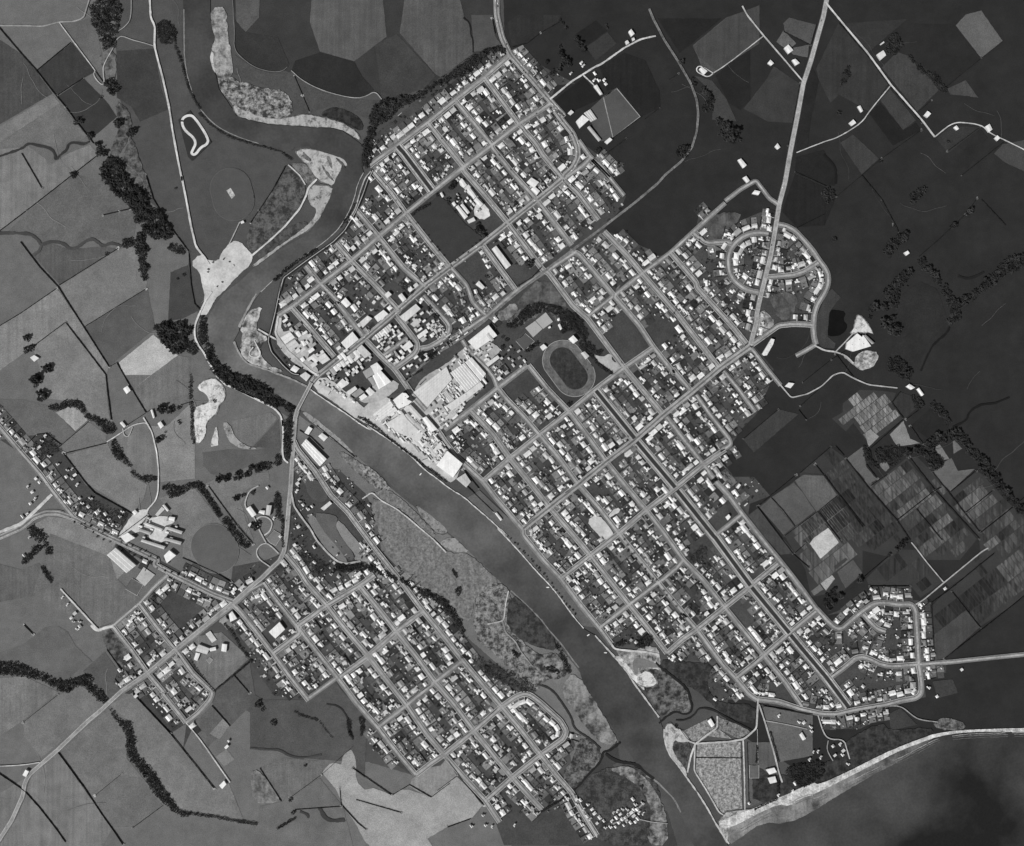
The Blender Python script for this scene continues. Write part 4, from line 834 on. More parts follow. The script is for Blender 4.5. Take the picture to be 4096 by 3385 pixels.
scatter("A 750,0 1010,0 960,230 950,330 930,400 860,430 850,340 800,270 740,150", 5, 10, .55, "the bushy gully at the top left")
scatter("A 880,640 960,660 990,770 920,790 870,700", 7, 12, 1.2, "the dark clump below the gully track")
scatter("B -10,0 40,0 80,0", 5, 6, .1, "x") if False else None
scatter("A 850,1330 960,1290 1010,1370 1060,1480; B 1110,90 1190,160 1200,230 1330,310 1400,430 1410,500 1300,530 1200,490 1100,340 1090,270 1000,200 900,110 850,20", 8, 15, 1.35, "the great tree belt of the left farmland")
scatter("B 1110,480 1180,480 1210,690 1130,700", 7, 11, 1.3, "the upper stub of the left shelter belt")
scatter("B 1140,710 1215,710 1230,870 1170,870", 7, 11, 1.3, "the lower stub of the left shelter belt")
scatter("B 1000,540 1090,510 1100,580 1020,610", 6, 10, 1.1, "the clump at the end of the left ditch")
scatter("B 1270,1260 1350,1220 1480,1215 1570,1250 1540,1400 1530,1460 1440,1460 1390,1430 1310,1330", 9, 14, 1.35, "the round grove beside the pale field")
scatter("B 1550,1360 1640,1400 1600,1480 1550,1460", 6, 10, 1.0, "the grove corner by the river road")
scatter("B 1380,570 1480,570 1530,650 1480,650 1380,620", 4, 7, 1.0, "the thicket by the old channel")
scatter("B 1640,1170 1690,1150 1700,1250 1710,1370 1660,1400 1620,1350", 4, 7, .8, "the bank bushes above the willows")
scatter("B 1670,1400 1740,1390 1780,1540 1860,1600 2000,1660 2101,1680 2101,1736 1900,1736 1780,1660 1720,1540", 6, 11, 1.2, "the willows along the outer river bank")
scatter("I 0,960 100,1050 200,1080 400,1130 440,1210 600,1300 640,1370 740,1400 730,1440 700,1460 600,1370 500,1390 300,1260 100,1180 0,1140", 7, 12, 1.25, "the willow belt left of the bridge")
scatter("L 1150,60 1250,0 1240,300 1200,520 1150,480 1150,300", 4, 7, .95, "the thicket beside the bridge approach")
scatter("C 280,30 330,0 320,60 290,120 270,90", 8, 12, 1.0, "the clump at the left edge")
lone("C 355,170,38 300,40,30", "the left edge paddock")
scatter("C 380,230 500,260 560,200 660,220 720,330 860,370 950,420 940,470 880,480 800,400 700,330 600,240 440,300", 5, 9, .95, "the winding creek trees")
scatter("C 920,540 950,530 1000,640 1080,720 1080,770 1020,710 940,690", 6, 9, 1.1, "the dark tongue of scrub on the farm slope")
scatter("C 1080,780 1120,830 1280,830 1290,860 1220,890 1100,830", 4, 7, 1.0, "the bush beside the farm drive")
scatter("C 1320,900 1500,920 1590,880 1660,890 1670,930 1600,920 1480,990 1400,1010 1380,970", 5, 9, 1.1, "the dark gully trees above the high school")
along("C 1620,910 1700,1010 1800,1160", 6, 5, 7, "the double pine row beside the school field"); along("C 1640,890 1720,1000 1815,1150", 6, 4, 6, "the inner pine row beside the school field")
scatter("L 490,1120 560,1100 620,1190 700,1300 790,1400 750,1430 660,1370 580,1240", 5, 8, .9, "the mixed trees running down to the hospital")
along("C 1565,0 1565,200 1580,300 1575,480 1595,560", 9, 3, 7, "the broken hedge row by the quarry")
lone("L 465,705,32 545,690,36 660,670,40 760,650,30", "the row of round trees above the hospital paddock")
scatter("L 780,560 1000,520 1020,560 980,600 790,610", 7, 12, 1.2, "the tall hedge of trees above the hospital")
scatter("L 1050,450 1110,420 1105,560 1040,560", 4, 7, 1.0, "the clump by the highway paddock")
scatter("L 1050,840 1110,840 1100,1000 1140,1150 1100,1140 1050,1000", 4, 7, .95, "the hospital drive trees")
along("L 1130,1100 1135,1400", 9, 4, 6, "the highway edge trees below the hospital")
lone("L 850,1190,40 650,900,28 720,870,20 820,840,22", "the hospital garden")
lone("A 655,995,26 625,1015,18 745,1120,24 975,1015,34 1090,1085,28 1065,1110,22 810,1185,22 835,1255,36 830,800,12 605,1440,22 1445,1548,10", "the upper left paddocks")
lone("B 1510,820,13 1457,855,10 880,650,14 865,1000,0.1", "the paddocks beside the old channel")
lone("B 400,1590,34 300,1680,40 225,1340,26 260,1420,22 220,1440,22", "the farmstead at the left edge")
lone("C 1330,280,34 1400,290,26 1470,270,18 1310,530,26 1470,380,12 1480,400,10 1360,470,8 1765,215,14", "the paddock beside the farm drive")
scatter("C 230,1250 290,1240 380,1330 390,1400 430,1440 430,1480 380,1460 360,1400 290,1350", 6, 10, 1.1, "the dark spinney by the far left road")
scatter("C 190,1520 270,1430 320,1410 320,1450 230,1540 180,1550", 6, 10, 1.1, "the lower dark spinney at the left edge")
scatter("C 330,1560 390,1600 440,1700 420,1700 360,1620", 3, 6, .8, "the thin bushes below the spinney")
along("C 610,1205 960,1400 1300,1570 1560,1680", 26, 3.5, 5, "the avenue trees on the lower side of the tree lined road"); along("C 700,1210 960,1330 1100,1410 1400,1540", 26, 3.5, 5, "the avenue trees on the upper side of the tree lined road")
scatter("C 620,1120 700,990 840,1060 1010,1130 1060,1150 960,1290 800,1160", 2.5, 5, .2, "the leafy gardens of the far left suburb", False)
scatter("C 220,620 380,480 420,480 520,620 460,640 300,700", 3, 6, .22, "the old gardens at the left edge", False)
scatter("D -200,300 180,310 360,400 470,450 560,470 660,410 720,410 780,500 890,610 840,640 760,560 680,470 580,540 520,560 440,500 330,440 200,410 -200,400", 5, 9, 1.05, "the bushy creek of the lower left farmland")
scatter("D 900,670 960,760 990,790 1080,790 1080,880 1110,940 1100,1040 1240,1190 1270,1220 1360,1370 1480,1530 1560,1540 1540,1570 1440,1540 1260,1380 1200,1260 1080,1110 1040,1050 1040,920 1000,820 940,760", 5, 8, 1.15, "the long dark gully of the lower left farmland")
along("D 1560,1545 1760,1570 1900,1600 2101,1630", 7, 4, 6, "the hedge running off the long dark gully")
along("D 1580,310 1740,520", 9, 2.4, 3, "the row of small trees beside the school field"); along("D 1760,540 1920,410 2060,290", 6, 3, 4.5, "the hedge trees at the foot of the school field")
along("c 740,430 800,500 850,590 910,670", 8, 3, 5.5, "the hedge trees right of the small school")
scatter("P 1780,1080 1820,950 1950,890 2101,840; Q 0,940 150,880 280,870 460,830 580,740 700,690 860,560 1040,430 1220,340 1330,320 1390,400 1330,420 1250,380 1130,440 1100,500 1000,600 880,660 700,720 560,800 450,880 280,970 150,1090 0,1180; F 260,60 230,260 220,440 120,440 150,200 200,60; P 1790,1180", 5, 10, 1.15, "the long tree belt above the upper street")
scatter("E 1710,0 1790,0 1790,190 1710,180", 5, 8, 1.1, "the dark bank trees at the river corner")
along("E 1640,560 1560,690 1480,810", 8, 2.5, 5, "the bushes on the town bank of the upper river"); along("E 1210,1060 1060,1150 900,1260 780,1370", 10, 4, 8, "the trees on the town bank below the upper bend")
along("P 0,1040 120,1160 280,1270 480,1340 680,1390 860,1440 960,1520", 7, 3, 5.5, "the scrub line on the left bank of the upper river")
along("A 1380,200 1430,260 1440,380 1500,540 1540,690 1590,810 1640,890", 7, 3, 6, "the dark bank of the top river reach")
scatter("A 1290,160 1400,180 1450,260 1430,370 1290,360", 3, 5.5, .5, "the bushes beside the top river reach")
lone("Q 1940,60,14 1970,100,14 2000,140,14 1950,410,30 1980,470,34 2020,500,34 1960,530,30 1930,580,26 2040,530,24 1800,500,24 1860,620,24 1880,590,20 1940,340,20", "the dark garden planting near the upper sports field")
lone("R 130,90,18 165,140,18 280,260,30 310,310,34 350,370,26 500,1430,24 515,1415,20 600,140,14 585,110,12 840,1290,0.1", "the paddocks near the upper sports field")
scatter("R 1560,800 1640,770 1700,860 1710,1000 1640,1040 1590,980 1680,900 1640,830", 6, 11, 1.0, "the horseshoe scrub beside the rail line")
scatter("R 1720,1100 1850,1130 1980,1230 1990,1320 1900,1370 1830,1290 1750,1250 1850,1180", 7, 12, 1.15, "the dark gully clump in the upper paddocks")
scatter("R 1340,1390 1460,1370 1470,1440 1390,1520 1320,1470", 6, 10, .95, "the clump inside the rail curve")
lone("R 1380,500,26 1490,680,20 1510,730,24", "the strip beside the upper rail line")
scatter("S 1140,160 1200,130 1230,180 1250,230 1180,290 1110,280", 5, 9, 1.0, "the trees round the upper right farmhouse")
scatter("S 1280,280 1330,330 1400,400 1460,400 1500,460 1560,540 1520,550 1470,470 1380,410 1310,330", 5, 8, 1.1, "the dark gully of the upper right farmland")
scatter("S 800,500 830,410 880,340 870,430 840,500", 5, 8, .85, "the dark scrub in the highway paddock")
scatter("S 680,1230 740,1210 780,1290 700,1330", 6, 10, 1.0, "the clump in the dark right paddock")
scatter("S 1290,1290 1330,1240 1400,1210 1410,1250 1320,1340", 6, 11, 1.2, "the oval clump of the dark paddocks")
lone("S 1720,1380,20 1700,1395,16 1610,1480,20 1590,1490,16 1250,1560,26 1265,1540,20 795,690,16 1085,1030,14 765,1580,14 30,860,40 60,830,36 10,800,30 1565,895,12", "the dark upper right paddocks")
scatter("K 780,240 860,140 940,100 1000,80 1000,130 900,220 860,310 800,280", 7, 12, 1.15, "the trees behind the lone farmhouse")
scatter("K 760,640 940,460 1040,430 1030,490 900,610 940,720 860,800 830,720 770,660", 7, 12, 1.2, "the dark arm of trees in the right paddocks")
lone("K 690,770,38 660,800,30 780,770,36 650,870,18 860,880,28 790,920,44 880,970,44 890,1020,34 850,990,36 320,140,20 1000,580,10", "the paddock behind the water works")
scatter("K 1090,320 1160,330 1200,400 1300,500 1420,640 1500,780 1500,900 1400,930 1380,900 1440,850 1380,760 1320,620 1240,500 1110,380", 7, 12, 1.2, "the long dark creek belt of the right paddocks")
scatter("K 1500,740 1520,680 1660,610 1780,470 1860,410 1920,310 2101,260 2101,400 1900,480 1760,590 1640,690 1540,770", 7, 12, 1.15, "the dark belt running to the right edge")
scatter("K 810,1270 900,1230 980,1280 1060,1400 1010,1460 930,1430 870,1390 820,1340", 7, 12, 1.2, "the round dark wood above the right farm")
scatter("W 1030,210 1080,180 1150,270 1130,320 1060,310 1090,270", 6, 10, 1.2, "the dark clump behind the right farm sheds")
scatter("W 1200,260 1280,260 1340,330 1420,440 1380,490 1340,400 1230,310", 6, 10, 1.15, "the dark creek wood below the right farm")
scatter("W 1230,560 1340,560 1400,500 1500,520 1640,700 1800,880 1930,1090 2101,1250 2101,1350 1880,1100 1720,930 1560,700 1430,580 1340,620 1260,660 1200,720 1340,780 1330,860 1240,900 1190,800 1160,730 1070,740 1050,690 1160,670", 7, 12, 1.2, "the long dark creek belt of the market gardens")
scatter("W 590,650 640,660 660,780 740,840 740,890 680,870 590,760", 6, 10, 1.1, "the bent dark wood in the market gardens")
scatter("W 680,720 840,650 1020,690 960,760 860,880 820,830 740,820", 4, 8, .55, "the orchard hollow of the market gardens")
lone("W 1005,730,30 970,1570,28 940,1600,30 910,1640,24 830,1690,18", "the market garden edge")
along("J 700,570 860,600 1000,660", 10, 4, 7, "x") if False else None
scatter("J 300,800 440,730 470,650 600,560 720,560 880,600 1000,650 1000,720 920,760 860,680 730,640 600,690 480,790 400,830", 3, 5.5, .6, "the gully trees above the bowling greens")
scatter("J 890,680 1010,640 1100,700 1200,900 1150,960 1060,870 1000,840 890,900 900,800", 3, 6, .62, "the park trees beside the bowling greens")
scatter("J 1080,960 1190,950 1240,1030 1330,1060 1310,1100 1210,1080 1120,1040", 4, 7, .8, "the dark park trees behind the grandstand")
along("J 1210,1090 1290,1200 1430,1300", 8, 4, 7, "the stand of trees right of the running track")
lone("J 545,1060,24 590,1030,26 640,990,24 335,945,20 290,1020,22 1000,1610,24 985,1625,20 600,140,0.1 460,380,12 570,150,40 1360,890,0.1", "the stadium park")
lone("F 1090,620,30 1060,660,26 1130,780,28 1030,790,24 1040,825,18 1120,910,22 1345,1045,24 1350,1110,36 1400,1150,30 1740,830,24 1750,870,24 1650,920,22 670,940,16 920,740,18", "the school grounds")
along("F 700,910 830,830", 8, 5, 7, "the hedge trees above the school field")
along("F 720,1040 860,1220 1040,1440", 24, 3, 4.5, "the small trees on the river side of the school field"); along("F 1060,1470 1380,1220 1440,1180", 22, 3, 4.5, "the small trees below the school field")
along("F 520,260 640,410 850,670", 22, 2.2, 3.2, "the young trees of the upper double avenue")
along("M 10,340 140,410 260,520 420,640 590,770", 6.5, 4, 5.5, "the dense tree row between the works and the river"); along("M 610,790 740,880 880,990", 6.5, 4, 5.5, "the lower tree row between the works and the river")
along("I 1400,1490 1500,1530 1560,1580", 9, 4, 6, "the first trees of the works bank"); 
along("U 220,120 400,300 560,480 720,680 860,870 920,930", 15, 3, 5, "the trees on the bank of the riverside street")
along("U 1480,260 1660,490 1900,740 2060,980", 24, 3.4, 5, "the avenue trees of the long playground street"); along("U 1430,140 1560,360 1740,560", 24, 3.4, 5, "the left side avenue trees of the playground street")
scatter("U 1560,1220 1720,1130 1730,1230 1640,1290 1560,1270", 5, 9, 1.1, "the dark bush above the lagoon"); scatter("U 1330,1230 1440,1210 1450,1260 1340,1290", 4, 7, 1.0, "the small bush above the lagoon")
scatter("U 700,1210 760,1300 830,1430 880,1560 840,1560 760,1380", 4, 7, 1.05, "the dark bush strip along the lower river"); scatter("U 560,1470 680,1490 780,1560 700,1560", 3, 6, .7, "the bushes on the salt flat"); lone("U 290,1350,20 310,1370,20 270,1330,18 330,1360,16", "the salt flat thicket")
scatter("d 360,80 440,90 560,80 660,130 740,160 730,190 640,150 540,110 440,130 360,130", 5, 8, 1.05, "the bush along the top of the left bank grid"); scatter("d 740,160 840,220 960,260 1040,310 1100,400 1140,500 1110,480 1060,400 1000,320 900,280 800,220", 5, 8.5, 1.1, "the dark terrace bush above the left flats")
scatter("d 140,20 220,20 300,80 340,130 260,140 200,130 140,90", 3, 6, .5, "the leafy corner below the highway fork", False)
scatter("f 120,-30 200,-20 260,60 500,170 600,180 560,120 420,40 300,0 220,-60", 4, 7.5, .5, "the terrace scrub behind the last houses", False)
scatter("d 1060,110 1080,110 1100,160 1090,170", 3, 5, .8, "the willow clump on the left flats"); scatter("d 1090,230 1130,220 1110,280 1090,260", 4, 6, .8, "the lower clump on the left flats")
scatter("e 650,250 690,260 690,330 660,380 670,300", 3, 5, .9, "the dark hedge bend in the lower grassland"); scatter("e 580,260 600,260 610,330 620,390 590,340", 3, 5, 1.0, "the dark gully edge in the lower grassland")
along("e 270,220 300,240 400,268", 7, 3.5, 5, "the hedge below the stub street"); along("e 420,280 495,375", 6, 2, 3, "the thin hedge in the lower grassland"); lone("e 50,175,18 80,205,12 140,280,14 150,290,12 335,543,8 245,750,12 262,825,12", "the lower grassland")
along("e 170,920 270,860", 7, 4.5, 6, "the hedge by the bottom fence")
lone("V 175,1010,18 140,1040,12 50,1105,14 1790,1340,32 1870,1270,28 1740,1390,28 2080,1110,22", "the market garden corner")
scatter("V 1680,1300 1760,1220 1830,1160 1800,1330 1740,1420 1690,1400", 4, 8, .7, "the rough scrub of the market garden corner")
scatter("V 260,820 440,720 470,900 400,990 270,930", 4, 7, .35, "the overgrown section on the double avenue", False)
scatter("X 250,430 330,330 310,400 300,560 280,540", 3, 6, .5, "the scrub above the coast suburb"); lone("X 375,425,24 555,280,28 310,500,16", "the rough field above the coast suburb")
along("X 340,1570 500,1540 700,1490 780,1475", 18, 3.6, 5, "the round trees along the coast street")
along("a 870,500 865,600", 5, 3.5, 5, "the dark camp hedge"); along("a 950,420 1000,590", 6, 3, 4.5, "the hedge along the camp road"); along("a 860,880 990,820", 6, 3, 5, "the hedge behind the beach"); along("a 1000,715 995,790", 6, 4, 6, "the clump by the beach camp")
scatter("a 1020,650 1130,600 1204,620 1204,740 1100,720", 4, 7, .55, "the dark coastal bush"); scatter("b 0,470 130,460 130,540 0,610 -50,560", 4, 7, .5, "the dark bush by the beach cottages")
lone("a 380,383,10 175,745,10 690,370,6", "the river mouth flats")
along("f 830,790 700,850 600,900", 9, 2.5, 4, "the bushes along the lower drain")
scatter("z 1190,110 1350,60 1790,10 1650,180 1500,290 1400,330 1260,150", 4, 7, .85, "the dark triangle of bush by the station"); along("z 840,860 1050,700 1300,560", 6, 3, 5, "the bushes along the station siding")
lone("y 1110,110,30 1090,120,26 1190,240,34 1170,220,26", "the dark garden by the hooked street")
scatter("I 1860,40 1930,30 2010,150 1950,220 1830,130", 4, 7, .9, "the leafy church garden", False)
# ---------------- hedges and fences ----------------
HEDGES = [("A -150,60 170,435 300,580 440,760 540,880 620,990 715,1110 770,1180",4.5),("A 305,580 590,345",3),("A 470,785 690,640",3.5),("A 180,1260 345,1545",3.4),("A -150,2010 220,1730 810,1270",3),
 ("A 785,590 880,720",1.8),("B 170,550 330,760 480,920 690,1250 900,1580",4),("B -150,1330 180,1130 470,930",3),("B 490,905 970,605",3),("B 690,1250 1200,935",3),("B 540,1210 740,1470 870,1640 880,1736; C 915,370",4),
 ("B 270,1410 540,1210",3),("B 960,1540 1070,1736; C 1080,110 1200,310",4),("B 900,1575 960,1540",3),("B 850,330 980,300 1070,280",5),("B 1200,0 1260,200 1400,430 1550,630 1570,900 1600,1060 1650,1110",2),("C 500,580 730,385",2.6),("C 530,645 880,560",3),
 ("C 500,570 380,480 300,490 170,620",4),("C 520,640 700,880 780,970 1090,1140",4.5),("C 1040,415 1240,285",3),("C 1480,250 1570,220",2.6),("C 1710,910 1950,1240 2080,1390",1.8),("C 640,1210 890,1330",2),("C 1500,1500 1770,1620 1900,1700",3),("C 970,1330 1210,1150",4),
 ("D 200,0 275,75",3.4),("D 190,800 480,570",2),("D 480,1045 700,1340 830,1540 930,1680 1010,1800",4),("D -30,1200 200,1355 330,1500 470,1680 540,1780",4),("D 780,1400 1000,1220",1.8),("D 1090,1665 1340,1480",2.2),("D 1090,560 1400,890",3),("D 1400,890 1760,1340",2),("D 880,200 1000,370",4),
 ("D 1920,410 2050,560",1.6),("D 1740,660 1890,830",1.6),("E 900,170 760,430 620,640 530,770",5),("Q 1260,200 1230,40",2),("Q 1440,340 1600,300 1740,190 1930,80",3),("R 960,1070 650,1300",4),("R 1150,980 990,1100",1.8),("R 800,1300 560,1480",5),("R 1250,680 1350,620",3),
 ("S 600,215 640,70",2.4),("S 410,120 600,215",2.2),("S 525,480 470,790 440,920",2.6),("S 800,60 1000,290 1160,510 1380,760",2.4),("S 1550,510 1800,305 1950,185",2),("S 1350,690 1450,600",2.4),("S 1560,960 1790,790",3),("S 1660,1130 1950,900",2.8),("S 780,1280 1100,1010 1380,810",1.8),("S 960,1130 1100,1300 1220,1530",3.4),
 ("S 490,1105 710,1205",2.4),("S 500,1500 700,1400",1.8),("S 1360,1700 1500,1580 1690,1400 1770,1290",2),("S 1800,1300 1970,1480",1.8),("K 870,0 940,90",4),("K 0,1700 330,1400",1.6),("K 330,1210 500,1430",2),("W 860,265 970,410",5),("W 970,415 660,690",4.4),("W 990,420 1140,310",4),("W 940,160 855,265",4.6),("W 1030,480 1150,650",6),
 ("W 1020,770 1260,1080 1680,1540",4.4),("W 1240,910 1680,1470",4.4),("W 430,790 640,1060 910,1370 1030,1550",5.5),("W 910,1360 1260,1085 1330,1050",4),("W 140,840 370,1130 600,1420",3.5),("W 1410,1095 1650,900",3.6),("W 1550,1290 1810,1080",3),("W 1690,1480 1930,1290 2101,1150",4),("W 1090,1260 1330,1550",3),("W 660,1040 820,930",3),
 ("W 170,1280 380,1560",3),("W 620,840 720,970",3),("W 330,670 410,760",6),("W 0,920 290,670",2.4),("X 1225,500 1400,370 1820,30",4.4),("X 1230,500 1260,1030",2.6),("X 650,340 1030,340",3.6),("X 1350,1020 1930,570 2101,430",5),("X 1690,730 1420,390",2.6),("X 600,250 850,40",3),
 ("V 1010,320 1400,0",3),("V 990,330 1370,830 1530,970",2),("V 1700,0 1840,200 2101,550",3),("V 1280,640 1620,390 1840,215",2.2),("V 1390,540 1270,380 1140,240",2.2),("V 1630,390 1880,710",2.6),("V 1390,820 1500,720",2),("H 1600,1000 1900,760 2101,640",1.6),("H 1560,1290 1640,1390",1.6),("H 980,1590 1350,1280",1.8),
 ("a 905,260 1204,310",4),("a 500,572 780,575",1.8),("a 810,480 820,850",1.8),("e 60,560 190,760",2.2),("e 240,740 430,600 620,430",2.6),("e 620,560 720,630 850,720",3.4),("e 560,790 650,890 700,930",4.4),("e 640,750 910,828",1.6),("e 540,680 550,790",1.8),("e 860,720 960,660 1090,735 1204,650",3.4),("e 270,810 550,790",1.8),("f 0,770 120,680",2),("f 60,580 160,720 280,860",3),("f 200,940 60,990",4),
 ("L 1310,190 1430,260 1560,390",3.4),("L 1490,140 1700,310 1890,470",2.4),("J 470,370 600,290 700,180",7),("J 760,640 870,680",4),("M 1060,860 1220,1060",3.4),("M 1100,1040 1380,1310",3),("P 990,640 1080,850 1150,1020",1)]
rh = random.Random(5)
def hedge(p, wid, name='hedge'):
    q = resample(p, 6); n = normals(q); v = []; f = []
    for i, (a, m) in enumerate(zip(q, n)):
        h = 2.3 * rh.uniform(.7, 1.25); k = rh.uniform(.75, 1.2) * wid / 2
        for s_, zz in ((-1, 0), (-.75, h*.8), (0, h), (.75, h*.8), (1, 0)):
            jx, jy = rh.uniform(-.4, .4), rh.uniform(-.4, .4)
            v.append(wx((a[0] + m[0]*s_*k + jx, a[1] + m[1]*s_*k + jy), GZ - 1.2 + zz + (1.2 if zz else 0)))
        if i:
            for j in range(4): f.append((5*i-5+j, 5*i-4+j, 5*i+1+j, 5*i+j))
    return link(name, mesh(name, v, f, foliage(30)))
hn = {}
for s_, wd_ in HEDGES:
    p_ = pts(s_); L_ = sum(math.hypot(p_[i+1][0]-p_[i][0], p_[i+1][1]-p_[i][1]) for i in range(len(p_)-1))
    mx, my = p_[len(p_)//2]; rg_ = where(mx, my); hn[rg_] = hn.get(rg_, 0) + 1
    dx, dy = p_[-1][0]-p_[0][0], p_[-1][1]-p_[0][1]
    way = "rising to the right" if dx*dy < 0 else "falling to the right"
    nth = ["first", "second", "third", "fourth", "fifth", "sixth", "seventh", "eighth", "ninth", "tenth"]
    tag(hedge(p_, wd_ * (.42 if 'e ' in s_[:2] else .78)), "%s dark hedge %s, %s in the %s" % ("long" if L_ > 260 else "short" if L_ < 90 else "straight", way, (nth[hn[rg_]-1] if hn[rg_] <= 10 else "%dth" % hn[rg_]), rg_), 'hedge', 'hedges between the paddocks')

WP = []
for s_, wd_ in HEDGES:
    p_ = pts(s_)
    for q_ in (p_[0], p_[-1], p_[len(p_)//2]):
        if 90 < q_[0] < 4000 and rh.random() < .62: WP.append(q_)
for i_, (x, y) in enumerate(WP):
    r_ = rh.uniform(3, 7.5); t_ = rh.choice((140, 165, 190)) if x < 2300 else rh.choice((84, 100, 120))
    sheet('worn_patch', rough([(x + math.cos(k*.628)*r_*rh.uniform(.4, 1.3), y + math.sin(k*.628)*r_*rh.uniform(.4, 1.3)) for k in range(10)], 3, .8), mottle(int(t_*.62), t_, .12, .35, .6, i_ % 4), 'bank', "trampled pale gateway patch, %dth, in the %s" % (i_ + 1, where(x, y)), 'bare patch')
for i_ in range(70):          # stock tracks wandering over the paddocks
    x, y = (rh.uniform(60, 1000), rh.uniform(60, 3300)) if i_ < 42 else (rh.uniform(2600, 4050), rh.uniform(60, 2000))
    if any(inside((x, y), u_) for u_ in URB.values()) or inside((x, y), RIV): continue
    a_ = rh.uniform(0, 6.28); p_ = [(x, y)]
    for _ in range(rh.randint(4, 9)):
        a_ += rh.uniform(-.45, .45); p_.append((p_[-1][0] + math.cos(a_)*22, p_[-1][1] + math.sin(a_)*22))
    if any(inside(q, u_) for u_ in URB.values() for q in p_) or any(inside(q, RIV) for q in p_): continue
    v, f = ribbon(chaikin(p_, 2), rh.uniform(.9, 1.7), 2.02 + i_ * .002, wig=.5)
    tag(link('stock_track', mesh('stock_track', v, f, ground(rh.choice((118, 132, 148)) if x < 1500 else rh.choice((70, 80, 92)), .3, .3))), "thin beaten stock track, %dth, in the %s" % (i_ + 1, where(x, y)), 'track', kind='structure')
# ---------------- market gardens: every plot a piece ----------------
def market(s, label, ulen, vlen, t0, t1, seed, du=(.615, .788)):
    poly = pts(s); r = random.Random(seed); u = du; v = (du[1], -du[0])
    o = sheet('market_garden', poly, ground(58, .3, .2), 'area', label, 'market garden')
    cx, cy = poly[0]; us = [(q[0]-cx)*u[0] + (q[1]-cy)*u[1] for q in poly]; vs = [(q[0]-cx)*v[0] + (q[1]-cy)*v[1] for q in poly]
    a = min(us)
    n = 0
    while a < max(us):
        la = r.uniform(*ulen); b = min(vs) + r.uniform(-10, 0); tb = t0 + (t1 - t0) * r.uniform(.1, .8); left = 0
        while b < max(vs):
            lb = r.uniform(*vlen)
            c = [(cx + u[0]*(a+i) + v[0]*(b+j), cy + u[1]*(a+i) + v[1]*(b+j)) for i, j in ((1.2, .8), (la-1.2, .8), (la-1.2, lb-.8), (1.2, lb-.8))]
            if all(inside(q, poly) for q in c):
                left -= 1
                if left < 0: tb = t0 + (t1 - t0) * r.uniform(0, .9); left = r.randint(2, 7)
                t = tb + r.uniform(-7, 7)
                link('plot', mesh('plot', [wx(q, .45 + n * .0006) for q in c][::-1], [(0, 1, 2, 3)], ground(int(t/8)*8, .3, .1, .5, 0.66 if la > lb else 2.23, n % 3)), parent=o); n += 1
            b += lb
        a += la
market("V 1010,330 1390,60 1690,-10 1840,210 2101,560 2101,1040 1900,1220 1560,1280 1500,990 1280,640", "pale and dark garden plots beside the edge street", (44, 90), (22, 60), 58, 108, 1)
market("W 0,920 290,680 410,770 640,1060 910,1370 1030,1550 960,1620 800,1700 400,1600 0,1735", "strip plots of the market gardens, left block", (36, 70), (7, 15), 38, 84, 2)
market("W 430,800 600,670 650,1030 810,930 1000,780 1260,1085 1660,1540 1500,1735 1180,1735 1030,1540 910,1370", "strip plots of the market gardens, middle block", (34, 66), (8, 24), 48, 108, 3)
market("W 1030,780 1100,770 1240,910 1420,1090 1650,900 1720,940 1930,1180 2300,1500 2300,1735 1700,1735 1680,1540", "strip plots of the market gardens, right block", (30, 60), (12, 34), 46, 112, 4)
market("W 300,410 400,350 400,270 560,140 780,150 900,170 860,265 970,410 740,590 640,640 500,450 430,530", "pale drained plots inside dark ditches", (30, 46), (10, 20), 100, 140, 5)
market("X 420,-20 1080,0 1340,300 1130,450 1040,340 650,340 620,270 850,40", "dark lower garden plots", (40, 80), (20, 50), 34, 72, 6)
market("X 1410,350 1700,110 1830,40 2400,-400 2400,200 1930,560 1690,720 1270,1000 1240,520", "striped lower right garden plots", (40, 80), (10, 22), 42, 96, 7)
market("X 1360,300 1690,30 1790,50 1400,350", "narrow plots along the light track", (16, 24), (20, 40), 44, 70, 8)
# ---------------- sports grounds ----------------
def oval(cx, cy, hw, hl, ang, n=40):
    out = []; r = hw; st = hl - hw
    for k in range(n):
        a = 2*math.pi*k/n; x = r*math.cos(a); y = r*math.sin(a) + (st if math.sin(a) >= 0 else -st)
        out.append((cx + x*math.cos(ang) - y*math.sin(ang), cy + x*math.sin(ang) + y*math.cos(ang)))
    return out
def loopline(name, p, w_, t, z, parent=None, label=None):
    v, f = ribbon(p + p[:2], w_, z); o = link(name, mesh(name, v, f, paved(t, .1)), parent=parent)
    if label: tag(o, label, name.replace('_', ' '), kind='structure')
    return o
cx, cy = pts("J 985,1245")[0]; an = -math.atan2(.6, .8)
so = sheet('sports_ground', "J 610,1195 740,1060 1000,960 1460,1290 1290,1440 990,1650", ground(60, .25, .15), 'bank', "stadium ground with an oval running track", 'sports ground')
sheet('running_track', oval(cx, cy, 81, 120, an), mottle(82, 116, .04, .35, .65, 2), parent=so, z=2.652)
sheet('infield', oval(cx, cy, 50, 93, an), mottle(40, 62, .05, .35, .65, 1), parent=so, z=2.658)
loopline('boundary_line', oval(cx, cy, 82, 121, an), 1.8, 170, 2.656, so); loopline('boundary_line', oval(cx, cy, 57, 100, an), 3, 100, 2.657, so)
cx, cy = pts("E 340,470")[0]
co = sheet('cricket_ground', oval(cx, cy, 82, 105, -.25), ground(80, .2, .12), 'bank', "round cricket ground with a bare pitch by the gravel road", 'cricket ground')
loopline('boundary_line', oval(cx, cy, 83, 106, -.25), 1.2, 108, 2.65, co)
sheet('pitch', "E 280,430 325,402 372,480 335,515", mottle(130, 205, .08, .35, .6, 3), parent=co, z=2.66)
